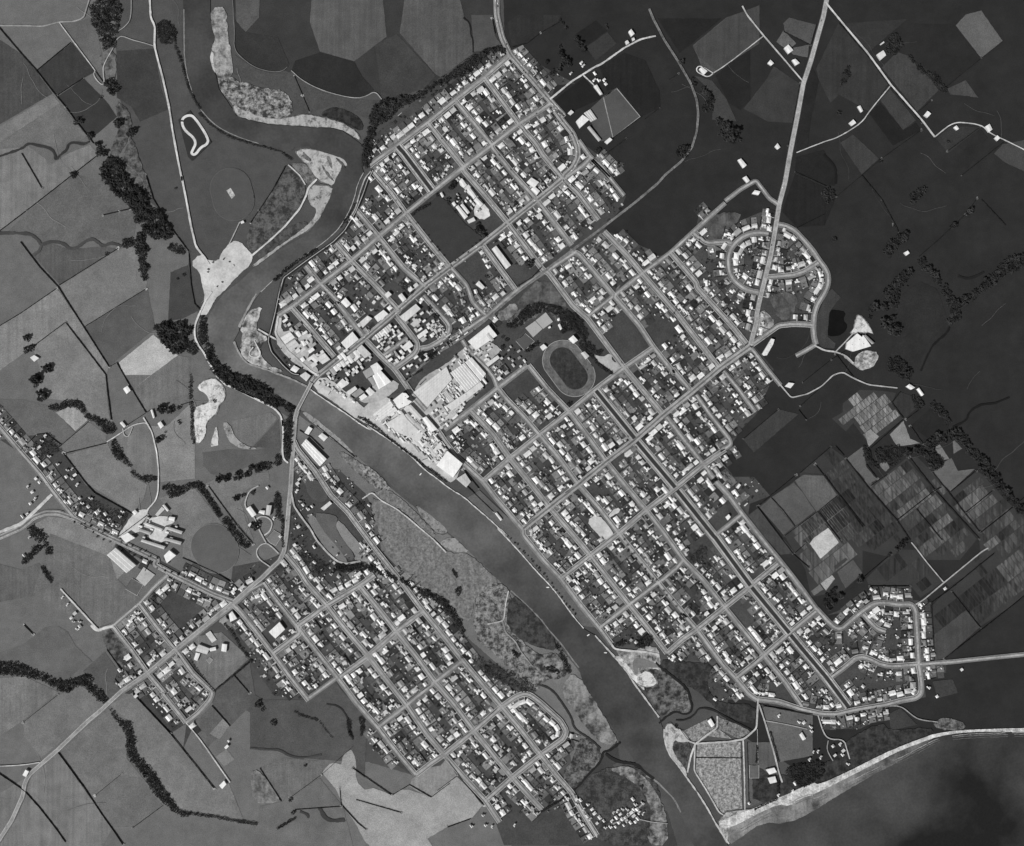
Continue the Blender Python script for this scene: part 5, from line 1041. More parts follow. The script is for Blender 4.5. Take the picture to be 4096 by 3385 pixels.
ko = sheet('kart_ground', "A 1465,985 1560,908 1740,1170 1580,1325 1545,1290", ground(52, .25, .12), 'bank', "dark fenced lawn inside the kart track", 'kart track')
loopline('kart_track', chaikin(pts("A 1495,1020 1500,970 1555,945 1600,965 1715,1140 1700,1190 1650,1210 1605,1275 1570,1265 1585,1230 1610,1180 1590,1130 1520,1075"), 2, True), 10, 206, 2.66, ko)
fo = sheet('school_field', "F 640,970 930,740 1010,800 1210,1040 1400,1190 1040,1470", ground(58, .25, .14), 'bank', "dark playing field of the central school", 'playing field')
for s_, t_, lb_ in [("J 525,820 630,745 710,830 610,920", 168, "left pale square bowling green"), ("J 633,742 742,655 820,755 715,832", 168, "right pale square bowling green"), ("J 430,960 530,880 625,960 520,1060", 84, "dark square bowling green"),
   ("C 1115,1670 1180,1575 1275,1640 1190,1736", 178, "pale square tennis courts beside the main road"), ("c 155,235 195,170 262,210 225,275", 96, "dark square court below the tennis courts"), ("a 823,618 880,618 880,695 823,695", 96, "fenced court in the beach camp"),
   ("c 635,505 665,485 705,540 675,560", 200, "white square court above the small school"), ("L 960,1320 1040,1235 1130,1290 1060,1400 1000,1370", 118, "pale rectangular court beside the hospital"), ("c 640,660 660,645 680,660 660,685", 140, "small worn square in the school field")]:
    o_ = sheet('court' if 'court' in lb_ else 'bowling_green', s_, ground(t_, .12, .06) if 'green' in lb_ else paved(t_, .08), 'bank', lb_, 'court' if 'court' in lb_ else 'bowling green')
    q_ = pts(s_)
    loopline('border', q_, 1.4, 205 if t_ < 150 else 100, 2.662, o_)
so2 = sheet('playing_field', "R 560,865 700,775 945,1070 660,1290 560,1330 470,1190 420,990", ground(80, .2, .25), 'bank', "mown upper sports field with a bare track edge", 'playing field')
loopline('edge_track', pts("R 560,868 700,775 945,1070 660,1290"), 4, 150, 2.664, so2)
ho = sheet('playing_field', oval(*pts("L 420,1430")[0], 88, 100, -.6), ground(92, .2, .2), 'bank', "rounded pale field of the high school", 'playing field'); loopline('edge_track', oval(*pts("L 420,1430")[0], 89, 101, -.6), 1.6, 128, 2.666, ho)
# ---------------- big buildings ----------------
BFOOT = []
def prism(p, z0, z1):
    n = len(p); v = [wx(q, z0) for q in p] + [wx(q, z1) for q in p]
    f = [(i, (i+1) % n, n + (i+1) % n, n + i) for i in range(n)] + [tuple(range(2*n-1, n-1, -1))]
    return v, f
def bldg(name, s, t, h, label, cat, bays=1, rise=1.2, flip=False):
    p = pts(s); BFOOT.append(p)
    o = bpy.data.objects.new(name, None); COL.objects.link(o)
    cx = sum(q[0] for q in p)/len(p); cy = sum(q[1] for q in p)/len(p); o.location = wx((cx, cy), GZ)
    L = [(q[0]-cx+2048, q[1]-cy+1692.5) for q in p]
    A = sum(L[i][0]*L[(i+1) % len(L)][1] - L[(i+1) % len(L)][0]*L[i][1] for i in range(len(L)))
    if A > 0: L = L[::-1]
    v, f = prism(L, -1, h); link('wall', mesh('wall', v, f, WALL), parent=o)
    if len(L) == 4 and bays:
        a, b, c, d_ = L
        e1 = math.hypot(b[0]-a[0], b[1]-a[1]); e2 = math.hypot(c[0]-b[0], c[1]-b[1])
        if (e1 < e2) != flip: a, b, c, d_ = b, c, d_, a
        lp = lambda m, n, k: (m[0] + (n[0]-m[0])*k, m[1] + (n[1]-m[1])*k)
        for k in range(bays):
            k0, k1 = k / bays, (k+1) / bays
            q = [lp(a, d_, k0), lp(b, c, k0), lp(b, c, k1), lp(a, d_, k1)]
            m0, m1 = lp(q[0], q[3], .5 if bays == 1 else .8), lp(q[1], q[2], .5 if bays == 1 else .8)
            V = [wx(x, h + .05) for x in q] + [wx(m0, h + rise), wx(m1, h + rise)]
            F = [(0, 1, 5, 4), (2, 3, 4, 5), (0, 4, 3), (1, 2, 5)]
            link('roof' if bays == 1 else 'roof_bay', mesh('roof', V, F, roofing(t)), parent=o)
    else:
        v, f = prism([(q[0], q[1]) for q in L], h + .05, h + .5); r_ = link('roof', mesh('roof', v, f, roofing(t)), parent=o)
        for k in range(3):
            i = k * len(L) // 3; q = (L[i][0]*.45 + 2048*.55, L[i][1]*.45 + 1692.5*.55)
            v, f = prism([(q[0]-1.6, q[1]-1.2), (q[0]-1.6, q[1]+1.2), (q[0]+1.6, q[1]+1.2), (q[0]+1.6, q[1]-1.2)], h + .5, h + 1.9); link('roof_vent', mesh('roof_vent', v, f, roofing(200)), parent=r_)
    tag(o, label, cat); return o
BIG = [
 ('warehouse',"y 690,240 920,60 985,130 775,310",214,7,"wide ribbed warehouse roof on the main street corner",'warehouse',8),
 ('store',"y 840,340 930,260 985,310 895,385",190,5,"mid grey store below the ribbed corner warehouse",'store',1),
 ('store',"y 930,500 1060,405 1090,450 960,550",225,5,"white long store by the storage yard",'store',1),
 ('store',"y 970,550 1030,510 1075,545 1010,590",180,4,"grey lean-to below the white long store",'store',1),
 ('hall',"y 720,660 830,565 885,640 770,715",222,6,"white flat store on the lane corner",'store',2),
 ('factory',"y 882,1285 1340,930 1420,1105 1080,1490",208,8,"vast pale ribbed freezing works roof by the sidings",'factory',7),
 ('factory',"y 1395,1015 1590,875 1810,1135 1610,1285",215,8,"saw toothed works roof beside the vast ribbed roof",'factory',7),
 ('factory',"y 1600,870 1690,800 1890,1030 1815,1130",222,7,"white side shed of the saw toothed works",'factory',2),
 ('factory',"y 1330,1475 1610,1290 1810,1140 1860,1200 1640,1370 1420,1540",210,6,"long stepped works shed below the saw toothed roof",'factory',0),
 ('pens',"y 1290,1290 1340,1250 1440,1390 1390,1430",200,4,"striped holding pens between the works roofs",'shed',3),
 ('warehouse',"y 1640,580 1925,352 2045,500 1750,700",232,8,"big white warehouse left of the stadium park",'warehouse',2),
 ('warehouse',"y 1890,490 1925,460 2000,560 1960,585",190,9,"raised grey monitor on the big white warehouse",'warehouse',1),
 ('shed',"y 1880,890 2050,770 2080,810 1920,930",215,5,"pale shed across the works street",'shed',1),
 ('factory',"z 520,1400 780,1195 885,1210 965,1305 895,1365 1045,1440 950,1525 690,1640",236,16,"tall white freezer block casting a thick shadow",'factory',0),
 ('factory',"y 320,1590 560,1400 665,1535 430,1700",222,7,"five ridged works roof by the river road",'factory',5),
 ('factory',"M 250,380 430,270 470,330 640,500 600,570 490,520 360,470",212,7,"rambling pale works roof near the river trees",'factory',0),
 ('factory',"M 630,325 672,305 790,440 722,470",236,9,"long white works block by the worker houses",'factory',1),
 ('factory',"M 470,200 510,180 640,320 600,345",200,10,"dark sided narrow block of the works",'factory',1),
 ('factory',"M 440,290 480,270 570,370 530,400",190,6,"low grey bay in the middle of the works",'factory',1),
 ('factory',"M 540,380 580,360 680,450 640,480",180,8,"tilted grey shed of the works",'factory',1),
 ('warehouse',"M 895,665 1055,800 955,945 780,815",240,12,"great square white cold store by the river",'warehouse',1),
 ('shed',"M 740,660 820,570 845,600 765,690",214,6,"narrow white shed beside the great cold store",'shed',1),
 ('shed',"M 500,560 560,530 650,620 600,650",205,5,"works shed beside the river road",'shed',1),
 ('shed',"M 640,600 690,570 820,740 790,760",190,5,"long thin works shed above the cold store",'shed',1),
 ('shed',"M 620,770 700,740 740,790 680,830",190,4,"low shed beside the river tree row",'shed',1),
 ('shed',"M 985,960 1080,900 1140,990 1090,1050",190,4,"grey depot shed below the cold store",'shed',1),
 ('shed',"M 1390,1320 1410,1310 1470,1385 1450,1400",214,4,"narrow white boat shed by the riverside street",'shed',1),
 ('warehouse',"I 1555,1060 1640,1005 1750,1125 1620,1205",236,7,"white double store above the rail yard",'warehouse',2),
 ('warehouse',"I 1530,960 1600,920 1660,990 1580,1050",226,6,"white store on the street to the works",'warehouse',1),
 ('store',"I 1450,1020 1530,970 1575,1040 1490,1090",158,5,"grey roofed store behind the white stores",'store',1),
 ('store',"I 1500,1090 1570,1060 1600,1130 1560,1170",150,5,"small grey store behind the white stores",'store',1),
 ('store',"I 1480,1220 1520,1180 1580,1235 1530,1280",216,5,"white shed in the sealed yard",'store',1),
 ('store',"I 1410,1285 1465,1245 1500,1280 1440,1320",232,5,"white shed at the bend of the yard",'store',1),
 ('store',"I 1280,1230 1370,1170 1395,1200 1310,1265",214,5,"pale shed by the river side street",'store',1),
 ('store',"I 1330,1260 1420,1190 1465,1230 1380,1290",150,5,"grey ridged shed by the river side street",'store',1),
 ('store',"I 1180,1150 1240,1090 1300,1150 1230,1195",220,5,"white shop near the bridge end",'shop',1),
 ('shop',"I 1390,780 1440,735 1540,835 1470,880",196,6,"wide flat shop on the main street corner",'shop',0),
 ('hall',"I 1225,715 1345,600 1410,680 1285,785",226,8,"white hall on the main street",'hall',1),
 ('store',"I 1570,445 1670,370 1720,415 1610,500",226,6,"white store on the main street below the third street",'store',1),
 ('store',"I 1420,500 1500,430 1550,460 1450,560",212,5,"pale shops facing the main street",'shop',1),
 ('store',"I 1220,290 1270,240 1330,310 1280,350",228,6,"white garage on the fourth street",'garage',1),
 ('hall',"I 1680,210 1720,175 1755,210 1710,250",226,6,"white church hall above the main street",'hall',1),
 ('hall',"I 1820,225 1860,195 1910,260 1870,290",222,7,"white church beside the main street",'church',1),
 ('store',"I 590,660 690,600 740,660 640,730",226,6,"white depot roof by the stop bank",'depot',2),
 ('store',"I 640,740 740,680 790,740 690,800",200,5,"grey depot roof by the stop bank",'depot',2),
 ('store',"I 800,700 830,690 865,735 830,755",228,5,"white shed on the street behind the depot",'shed',1),
 ('store',"I 890,870 940,830 1000,890 960,930",218,5,"white motel block near the main street",'motel',1),
 ('store',"I 960,880 1050,820 1110,890 1030,940",212,5,"pale motel wing near the main street",'motel',2),
 ('store',"I 690,1000 730,950 790,985 750,1030",226,5,"white boathouse beside the stop bank",'shed',1),
 ('store',"I 790,1060 850,1020 905,1060 860,1120",212,5,"pale shop at the bridge end",'shop',1),
 ('store',"I 1000,1215 1050,1160 1130,1200 1085,1260",196,5,"pale garage by the bridge end",'garage',1),
 ('store',"I 955,1140 985,1110 1010,1130 985,1160",210,4,"small white kiosk by the bridge end",'shop',1),
 ('factory',"L 1335,340 1385,278 1600,490 1530,565",236,7,"white dairy factory across the river",'factory',3),
 ('shed',"L 1365,215 1410,145 1450,172 1408,235",234,5,"white shed by the bridge approach",'shed',1),
 ('shed',"L 1510,250 1550,215 1612,260 1570,305",222,5,"white square store by the river beach",'shed',1),
 ('hall',"L 1535,1005 1630,930 1655,955 1570,1030",210,5,"pale hall on the terrace street",'hall',1),
 ('hospital',"L 755,1010 800,980 865,1070 820,1100",228,7,"left white wing of the hospital",'hospital',1),
 ('hospital',"L 885,1050 900,1025 955,1030 945,1075",226,6,"middle white wing of the hospital",'hospital',1),
 ('hospital',"L 960,1070 975,970 1025,975 1005,1080",196,8,"right grey wing of the hospital",'hospital',1),
 ('shed',"L 770,1180 800,1155 815,1175 785,1200",222,4,"small white hospital shed by a round tree",'shed',1),
 ('gymnasium',"C 890,1475 960,1415 1128,1560 1050,1622",212,8,"large ribbed pale hall across the main road from the school",'hall',3),
 ('school_block',"C 1195,1225 1205,1208 1345,1262 1335,1282",206,7,"upper long school block",'school',1),
 ('school_block',"C 1145,1278 1155,1258 1250,1290 1240,1312",170,7,"short school block left of the courtyard",'school',1),
 ('school_block',"C 1165,1365 1175,1345 1365,1405 1355,1428",190,7,"lower long school block",'school',1),
 ('school_block',"C 1385,1268 1395,1245 1508,1282 1498,1305",186,7,"right upper school block",'school',1),
 ('school_block',"C 1350,1352 1360,1330 1500,1368 1490,1392",176,7,"right lower school block",'school',1),
 ('school_hall',"C 1355,1480 1400,1435 1455,1478 1380,1540",234,8,"white assembly hall of the high school",'school',1),
 ('school_block',"C 1390,1185 1400,1160 1445,1168 1438,1200",226,6,"small white block by the school field",'school',1),
 ('gymnasium',"C 1000,1325 1060,1290 1120,1335 1045,1375",230,8,"square white gymnasium by the tree lined road",'gymnasium',1),
 ('workshop',"C 1280,1145 1335,1080 1360,1100 1300,1160",200,4,"farm workshop above the high school",'shed',1),
 ('school_block',"C 1340,1070 1355,1060 1395,1110 1380,1120",220,5,"narrow prefab row above the high school",'school',1),
 ('school_block',"F 1145,600 1180,570 1230,640 1195,670",226,5,"top white block of the central school",'school',1),
 ('school_block',"F 1230,690 1260,665 1330,760 1300,790",226,6,"upper white wing of the central school",'school',1),
 ('school_block',"F 1300,800 1330,770 1400,840 1370,870",228,7,"middle white wing of the central school",'school',1),
 ('school_block',"F 1110,870 1140,850 1240,970 1205,1000",220,7,"long classroom block beside the school field",'school',1),
 ('school_block',"F 1160,850 1185,830 1260,925 1235,945",214,6,"second classroom block beside the school field",'school',1),
 ('school_block',"F 1070,830 1095,810 1120,845 1095,865",224,5,"small hut by the school field",'school',1),
 ('school_block',"F 945,725 965,710 990,755 970,770",222,4,"prefab at the corner of the school field",'school',1),
 ('school_block',"F 1230,1010 1300,975 1320,1010 1250,1040",208,5,"lower block of the central school",'school',1),
 ('rest_home',"F 1490,1310 1535,1275 1690,1480 1640,1520",216,7,"long pale hall with a dark ridge line",'hall',1),
 ('motel',"F 1855,610 1905,560 1985,610 1935,670",226,6,"white motel by the main street",'motel',1),
 ('motel',"F 1900,680 1935,650 1995,700 1960,745",228,5,"white motel annex by the main street",'motel',1),
 ('store',"F 1320,1680 1355,1640 1420,1710 1390,1733",216,5,"pale store beside the vacant corner",'store',1),
 ('grandstand',"J 980,940 1030,900 1078,955 1030,988",236,9,"white grandstand at the head of the running track",'grandstand',1),
 ('grandstand',"J 1110,1085 1150,1068 1198,1118 1160,1152",196,6,"grey terrace stand beside the running track",'grandstand',1),
 ('clubhouse',"J 680,1020 720,990 757,1025 712,1062",232,5,"white clubhouse left of the running track",'clubhouse',1),
 ('clubhouse',"J 860,730 885,715 890,745 870,750",230,4,"tiny white hut by the bowling greens",'hut',1),
 ('clubhouse',"J 870,790 890,775 915,830 895,845",224,4,"narrow white pavilion by the tennis courts",'clubhouse',1),
 ('clubhouse',"J 765,815 790,800 795,820 775,830",228,4,"small white pavilion below the greens",'clubhouse',1),
 ('clubhouse',"R 270,1130 340,1060 410,1110 310,1200",232,7,"white clubrooms of the upper sports field",'clubhouse',2),
 ('clubhouse',"R 355,1040 420,1000 490,1100 430,1130",206,5,"grey ribbed pavilion of the upper sports field",'clubhouse',3),
 ('clubhouse',"R 185,1040 220,1005 250,1030 215,1060",220,4,"small white cottage by the upper sports field",'house',1),
 ('school_block',"R 390,1190 415,1175 535,1320 510,1335",176,6,"dark roofed long block by the upper sports field",'school',1),
 ('shed',"R 570,1340 625,1295 652,1320 600,1365",232,5,"white stable block below the upper sports field",'shed',1),
 ('shed',"R 455,760 490,740 550,840 525,850",222,5,"long white shed on the club drive",'shed',1),
 ('farm_shed',"R 820,190 850,160 885,210 850,240",230,6,"bright shed of the farm above town",'shed',1),
 ('farm_shed',"R 785,290 810,275 830,305 800,325",220,5,"farmhouse of the farm above town",'house',1),
 ('farm_shed',"R 855,255 880,245 890,270 865,285",220,4,"small bright shed of the farm above town",'shed',1),
 ('farmhouse',"R 1560,580 1590,555 1650,600 1610,640",232,5,"white cottage inside the small drive loop",'house',1),
 ('farm_shed',"R 1970,1540 2000,1515 2060,1585 2020,1615",230,5,"white long roof at the upper edge of the crescents",'house',1),
 ('water_works',"K 430,1105 525,1020 570,1055 580,1035 655,1140 490,1190 420,1165",234,7,"white water works building by the black pond",'water works',0),
 ('shed',"K 585,1045 605,1030 690,1110 670,1120",150,5,"dark roofed lean-to of the water works",'shed',1),
 ('farmhouse',"K 965,265 1000,245 1018,270 988,292",236,5,"lone white farmhouse under dark trees",'house',1),
 ('farm_shed',"W 1085,135 1105,120 1152,185 1130,200",240,5,"long white shed of the right hand farm",'shed',1),
 ('farmhouse',"W 985,110 1015,85 1070,120 1030,140",228,5,"white farmhouse of the right hand farm",'house',1),
 ('church',"H 1170,700 1265,540 1300,550 1285,600 1220,715 1190,720",226,6,"jagged white marae hall on its own lawn",'hall',0),
 ('shed',"H 1410,1040 1450,1000 1510,1010 1470,1060",228,4,"cluttered white shack alone in the dark paddock",'house',1),
 ('hall',"c 780,385 800,365 830,410 790,430",230,6,"white hall at the left bank crossroads",'hall',1),
 ('school_block',"c 580,605 600,565 665,590 650,625",196,6,"pale main block of the small school",'school',1),
 ('school_block',"c 660,590 700,580 705,600 670,608",226,5,"white link of the small school",'school',1),
 ('school_block',"c 735,605 740,560 770,565 765,610",232,6,"right white block of the small school",'school',1),
 ('school_block',"c 570,655 582,615 608,620 590,665",226,5,"lower white block of the small school",'school',1),
 ('school_block',"c 1020,490 1085,430 1118,475 1060,530",230,6,"white convent school on the left bank",'school',1),
 ('clubrooms',"c 45,30 80,0 220,90 170,135",212,8,"x",'x',1),
 ('shed',"a 568,348 588,332 612,372 592,386",238,5,"white shed on the river mouth flats",'shed',1),
 ('camp_lodge',"a 918,640 970,628 985,655 940,670",228,5,"white lodge of the beach camp",'lodge',1),
 ('camp_lodge',"a 930,690 975,680 985,715 945,725",224,5,"lower white lodge of the beach camp",'lodge',1),
 ('camp_lodge',"a 1120,430 1135,415 1160,455 1140,465",226,5,"white camp hall in the fenced paddock",'hall',1),
 ('farm_shed',"C 1020,115 1055,90 1082,130 1048,158",236,6,"lone white hay barn among hedges",'barn',1),
 ('farm_shed',"C 1242,290 1258,284 1277,350 1264,358",224,4,"narrow white shed at the hedge corner",'shed',1),
 ('farmhouse',"C 1300,400 1325,380 1352,420 1325,442",226,5,"white farmhouse beside the farm drive",'house',1),
 ('farm_shed',"C 990,395 1010,380 1042,420 1025,435",222,4,"pale pump shed on the loop track",'shed',1),
 ('farm_shed',"C 1090,1125 1115,1105 1138,1130 1112,1150",232,4,"white shed at the head of the farm drive",'shed',1),
 ('farmhouse',"B 255,1500 290,1480 330,1505 290,1535",214,4,"small farmhouse at the left edge",'house',1),
 ('farmhouse',"D 195,1225 220,1180 248,1195 225,1240",236,5,"white farmhouse in the bottom left corner",'house',1),
 ('farmhouse',"D 1805,1310 1845,1270 1865,1300 1830,1338",238,5,"white house at the end of the thin straight drive",'house',1),
 ('farm_shed',"D 1845,1000 1870,975 1885,990 1860,1015",224,4,"upper shed of the lower farm",'shed',1),
 ('farm_shed',"D 1870,945 1882,935 1892,950 1880,960",224,4,"tiny shed of the lower farm",'shed',1),
 ('pavilion',"E 430,760 460,745 472,768 440,782",232,4,"white cricket pavilion by the scrub hedge",'pavilion',1),
 ('farmhouse',"S 410,240 440,215 475,255 440,280",230,5,"white packing house beside the top right lane",'house',1),
 ('farmhouse',"S 465,325 490,315 520,345 490,362",230,5,"white cottage in the highway fork",'house',1),
 ('farmhouse',"S 295,345 315,320 340,345 320,362",232,4,"bright shed alone in the dark paddock",'shed',1),
 ('farmhouse',"S 345,930 365,905 385,935 365,950",226,4,"farmhouse left of the top right highway",'house',1),
 ('farmhouse',"S 1060,285 1105,255 1125,290 1085,325",222,5,"farmhouse on the straight pale road",'house',1),
 ('farm_shed',"S 1085,210 1110,190 1115,200 1092,216",214,3,"narrow white shed behind the roadside farmhouse",'shed',1),
 ('farmhouse',"S 865,765 895,740 915,765 885,785",232,5,"white house on the curving farm drive",'house',1),
 ('farm_shed',"S 925,650 945,640 965,680 950,690",218,4,"shed at the bend of the curving drive",'shed',1),
 ('farmhouse',"S 1390,710 1415,680 1440,700 1415,727",232,5,"white house at the corner of the pale road",'house',1),
 ('farm_shed',"S 1600,795 1620,780 1638,805 1622,815",232,4,"small white hut in the paddock by the right edge",'hut',1),
 ('farm_shed',"S 1820,790 1850,770 1870,810 1845,830",226,5,"large shed of the farm at the right edge",'shed',1),
 ('farm_shed',"S 1885,870 1905,850 1925,870 1905,890",232,4,"square white shed at the right edge",'shed',1),
 ('farm_shed',"S 85,1025 105,1015 145,1065 125,1080",228,5,"pale long house above the link road",'house',1),
 ('farm_shed',"S 120,1150 145,1135 170,1170 150,1185",226,5,"pale house on the link road corner",'house',1),
 ('farm_shed',"S 185,1260 205,1235 245,1245 230,1270",230,5,"white corner house above the crescents",'house',1),
 ('shed',"V 850,320 885,290 893,297 860,328",226,4,"narrow white glasshouse beyond the edge street",'glasshouse',1),
 ('shed',"V 765,130 800,90 818,105 790,145",232,4,"white house beyond the edge street",'house',1),
 ('shed',"V 655,440 690,410 710,440 680,475",236,5,"white house in the dark vacant section",'house',1),
 ('depot',"N 1240,1230? 0,0",0,0,"x",'x',1),
]
for b_ in BIG:
    if b_[4] == 'x' or '?' in b_[1]: continue
    bldg(b_[0], b_[1], b_[2], b_[3] * 1.25, b_[4], b_[5], b_[6])
# row of shops: narrow party-walled buildings side by side
rs = random.Random(21)
ORD = lambda n: "%d%s" % (n, "th" if 10 < n % 100 < 14 else {1: "st", 2: "nd", 3: "rd"}.get(n % 10, "th"))
def shoprow(s, depth, n, d):
    (x0, y0), (x1, y1) = pts(s); L = math.hypot(x1-x0, y1-y0); ux, uy = (x1-x0)/L, (y1-y0)/L; vx, vy = -uy, ux
    for k in range(n):
        a, b = L*k/n + .5, L*(k+1)/n - .5; dp = depth * rs.uniform(.55, 1.15)
        q = [(x0+ux*a, y0+uy*a), (x0+ux*b, y0+uy*b), (x0+ux*b+vx*dp, y0+uy*b+vy*dp), (x0+ux*a+vx*dp, y0+uy*a+vy*dp)]
        bldg('shop', "n " + " ".join("%.1f,%.1f" % z_ for z_ in q), rs.choice((236, 228, 214, 200, 226, 170)), rs.uniform(5, 7.5), "narrow shop, %s from the left in %s" % (ORD(k + 1), d), 'shop', 1, .9, False)['group'] = "shops along the main street"
shoprow("y 320,520 560,330", 26, 9, "the shop row below the main street")
shoprow("I 1100,1000 1380,790", 30, 8, "the shop row nearest the bridge")
shoprow("I 1180,860 1240,810", 34, 2, "the pair of shops above the main street")
shoprow("I 1240,800 1290,770", 14, 2, "the little pair beside the white hall")
shoprow("y 100,345 260,235", 20, 4, "the upper main street shops")
shoprow("y 345,250 480,150", 22, 3, "the upper main street corner shops")
rcl = random.Random(31); CG = []
def clutter(s, n, w_, d__, ang, tones, hh, name, cat, d, gap=.9):
    poly = pts(s); xs = [q[0] for q in poly]; ys = [q[1] for q in poly]; k = 0
    for _ in range(n * 30):
        if k >= n: break
        x, y = rcl.uniform(min(xs), max(xs)), rcl.uniform(min(ys), max(ys)); a, b = rcl.uniform(*w_), rcl.uniform(*d__); an_ = ang + rcl.choice((0, 0, 0, math.pi/2))
        if not inside((x, y), poly) or any(inside((x, y), f_) for f_ in BFOOT): continue
        r_ = (a+b)/4
        if any(math.hypot(x-q[0], y-q[1]) < (r_+q[2])*gap for q in CG): continue
        CG.append((x, y, r_)); k += 1; c_, s_ = math.cos(an_), math.sin(an_)
        q = [(x + c_*i*a/2 - s_*j*b/2, y + s_*i*a/2 + c_*j*b/2) for i, j in ((-1, -1), (1, -1), (1, 1), (-1, 1))]
        t_ = rcl.choice(tones)
        bldg(name, "n " + " ".join("%.1f,%.1f" % z_ for z_ in q), t_, rcl.uniform(*hh), "%s %s, %s of %s" % ('white' if t_ > 220 else 'pale' if t_ > 195 else 'grey' if t_ > 130 else 'dark', cat, ORD(k), d), cat, 1, .8)['group'] = "%ss of %s" % (cat, d)
ORD = lambda n: "%d%s" % (n, "th" if 10 < n % 100 < 14 else {1: "st", 2: "nd", 3: "rd"}.get(n % 10, "th"))
WT = (236, 228, 215, 205, 190, 165, 130); GA = -.64
clutter("M 130,310 300,120 430,260 640,320 860,600 900,660 780,800 560,640 330,500", 130, (7, 36), (4, 10), .90, WT, (4, 11), 'works_shed', 'shed', "the riverside freezing works", .62)
clutter("I 610,440 700,430 950,640 1120,870 1000,960 860,980 620,720", 26, (12, 26), (9, 16), GA, WT, (4, 6), 'commercial_building', 'building', "the riverside depot block")
clutter("I 1060,1040 1400,770 1560,860 1450,960 1400,1060 1300,1150 1180,1180", 30, (9, 22), (6, 12), .90, WT, (4, 7), 'commercial_building', 'building', "the yards behind the bridge shops")
clutter("y 300,560 620,330 780,500 480,750", 26, (8, 18), (6, 11), GA, WT, (4, 6), 'commercial_building', 'building', "the first shop block")
clutter("y 490,790 800,570 880,700 620,900", 15, (10, 20), (7, 12), GA, WT, (4, 6), 'commercial_building', 'building', "the lane shop block")
clutter("y 700,950 900,800 1150,720 1000,900 780,1080", 12, (8, 18), (6, 10), GA, WT, (4, 6), 'commercial_building', 'building', "the station corner block")
clutter("y 780,310 1000,140 1320,460 1240,560 950,560", 22, (10, 20), (7, 12), GA, WT, (4, 6), 'commercial_building', 'building', "the warehouse block")
clutter("y 1090,370 1230,280 1350,440 1230,560", 34, (4, 7), (3, 5), .7, WT, (2, 3), 'storage_hut', 'hut', "the storage yard", .8)
clutter("y 1250,1300 1400,1130 1540,1250 1330,1480", 22, (10, 22), (4, 7), .90, WT, (3, 5), 'works_shed', 'shed', "the holding pens", .6)
clutter("y 900,1260 960,1190 1340,930 1500,740 1620,640 1700,760 1880,1000 1860,1220 1640,1400 1400,1560 1080,1520", 40, (8, 30), (4, 9), .92, WT, (3, 7), 'works_shed', 'shed', "the goods yard", .7)
clutter("y 1640,720 1800,620 1900,600 2060,720 1900,880", 12, (8, 22), (5, 9), -.64, WT, (3, 6), 'store_shed', 'shed', "the yard left of the stadium gate", .8)
clutter("M 720,270 900,130 1080,210 860,430", 24, (9, 18), (6, 10), GA, WT, (3, 5), 'cottage', 'cottage', "the works cottages")
clutter("I 60,500 0,500 10,510", 0, (1, 2), (1, 2), 0, WT, (1, 2), 'x', 'x', 'x')
clutter("I 1020,1110 1400,1330 1360,1370 1060,1200", 10, (9, 18), (6, 10), .55, WT, (3, 5), 'shed', 'shed', "the dusty river frontage")
clutter("y 1330,500 1620,360 1640,430 1560,540 1300,720", 9, (14, 26), (4, 6), GA, (220, 200, 160, 110), (3, 5), 'goods_shed', 'shed', "the rail yard")
clutter("y 1150,640 1500,420 1540,470 1200,800", 12, (10, 14), (3.2, 3.8), GA, (226, 200, 120, 90), (3, 3.6), 'rail_wagon', 'wagon', "the sidings", .6)
clutter("J 350,940 500,1080 560,1160 460,1250 260,1180", 10, (8, 16), (6, 10), GA, WT, (3, 5), 'shed', 'shed', "the stores by the stadium gate")
clutter("F 1130,560 1190,560 1480,930 1380,1010 1080,870", 14, (7, 16), (5, 8), .90, WT, (4, 6), 'school_hut', 'hut', "the central school")
clutter("C 1130,1190 1400,1100 1500,1300 1480,1400 1180,1380", 12, (9, 18), (5, 8), .34, WT, (4, 6), 'school_hut', 'hut', "the high school")
clutter("E 60,1160 200,1180 420,1000 520,1080 250,1400 120,1500", 8, (5, 9), (3, 6), .5, (60, 90, 200), (2, 4), 'gravel_bin', 'bin', "the gravel works")
# the chimney of the works
o_ = bpy.data.objects.new('chimney_stack', None); COL.objects.link(o_); o_.location = wx(pts("z 1250,970")[0], GZ)
v, f = [], []
for i, (z_, r_) in enumerate(((0, 1.9), (26, 1.3), (26.1, 1.6), (27.5, 1.6))):
    for k in range(12): v.append((math.cos(k*math.pi/6)*r_, math.sin(k*math.pi/6)*r_, z_))
    if i:
        for k in range(12): f.append((12*i-12+k, 12*i-12+(k+1) % 12, 12*i+(k+1) % 12, 12*i+k))
f.append(tuple(range(36, 48))); link('shaft', mesh('shaft', v, f, paved(150, .1)), parent=o_); tag(o_, "tall round works chimney beside the vast ribbed roof", 'chimney')
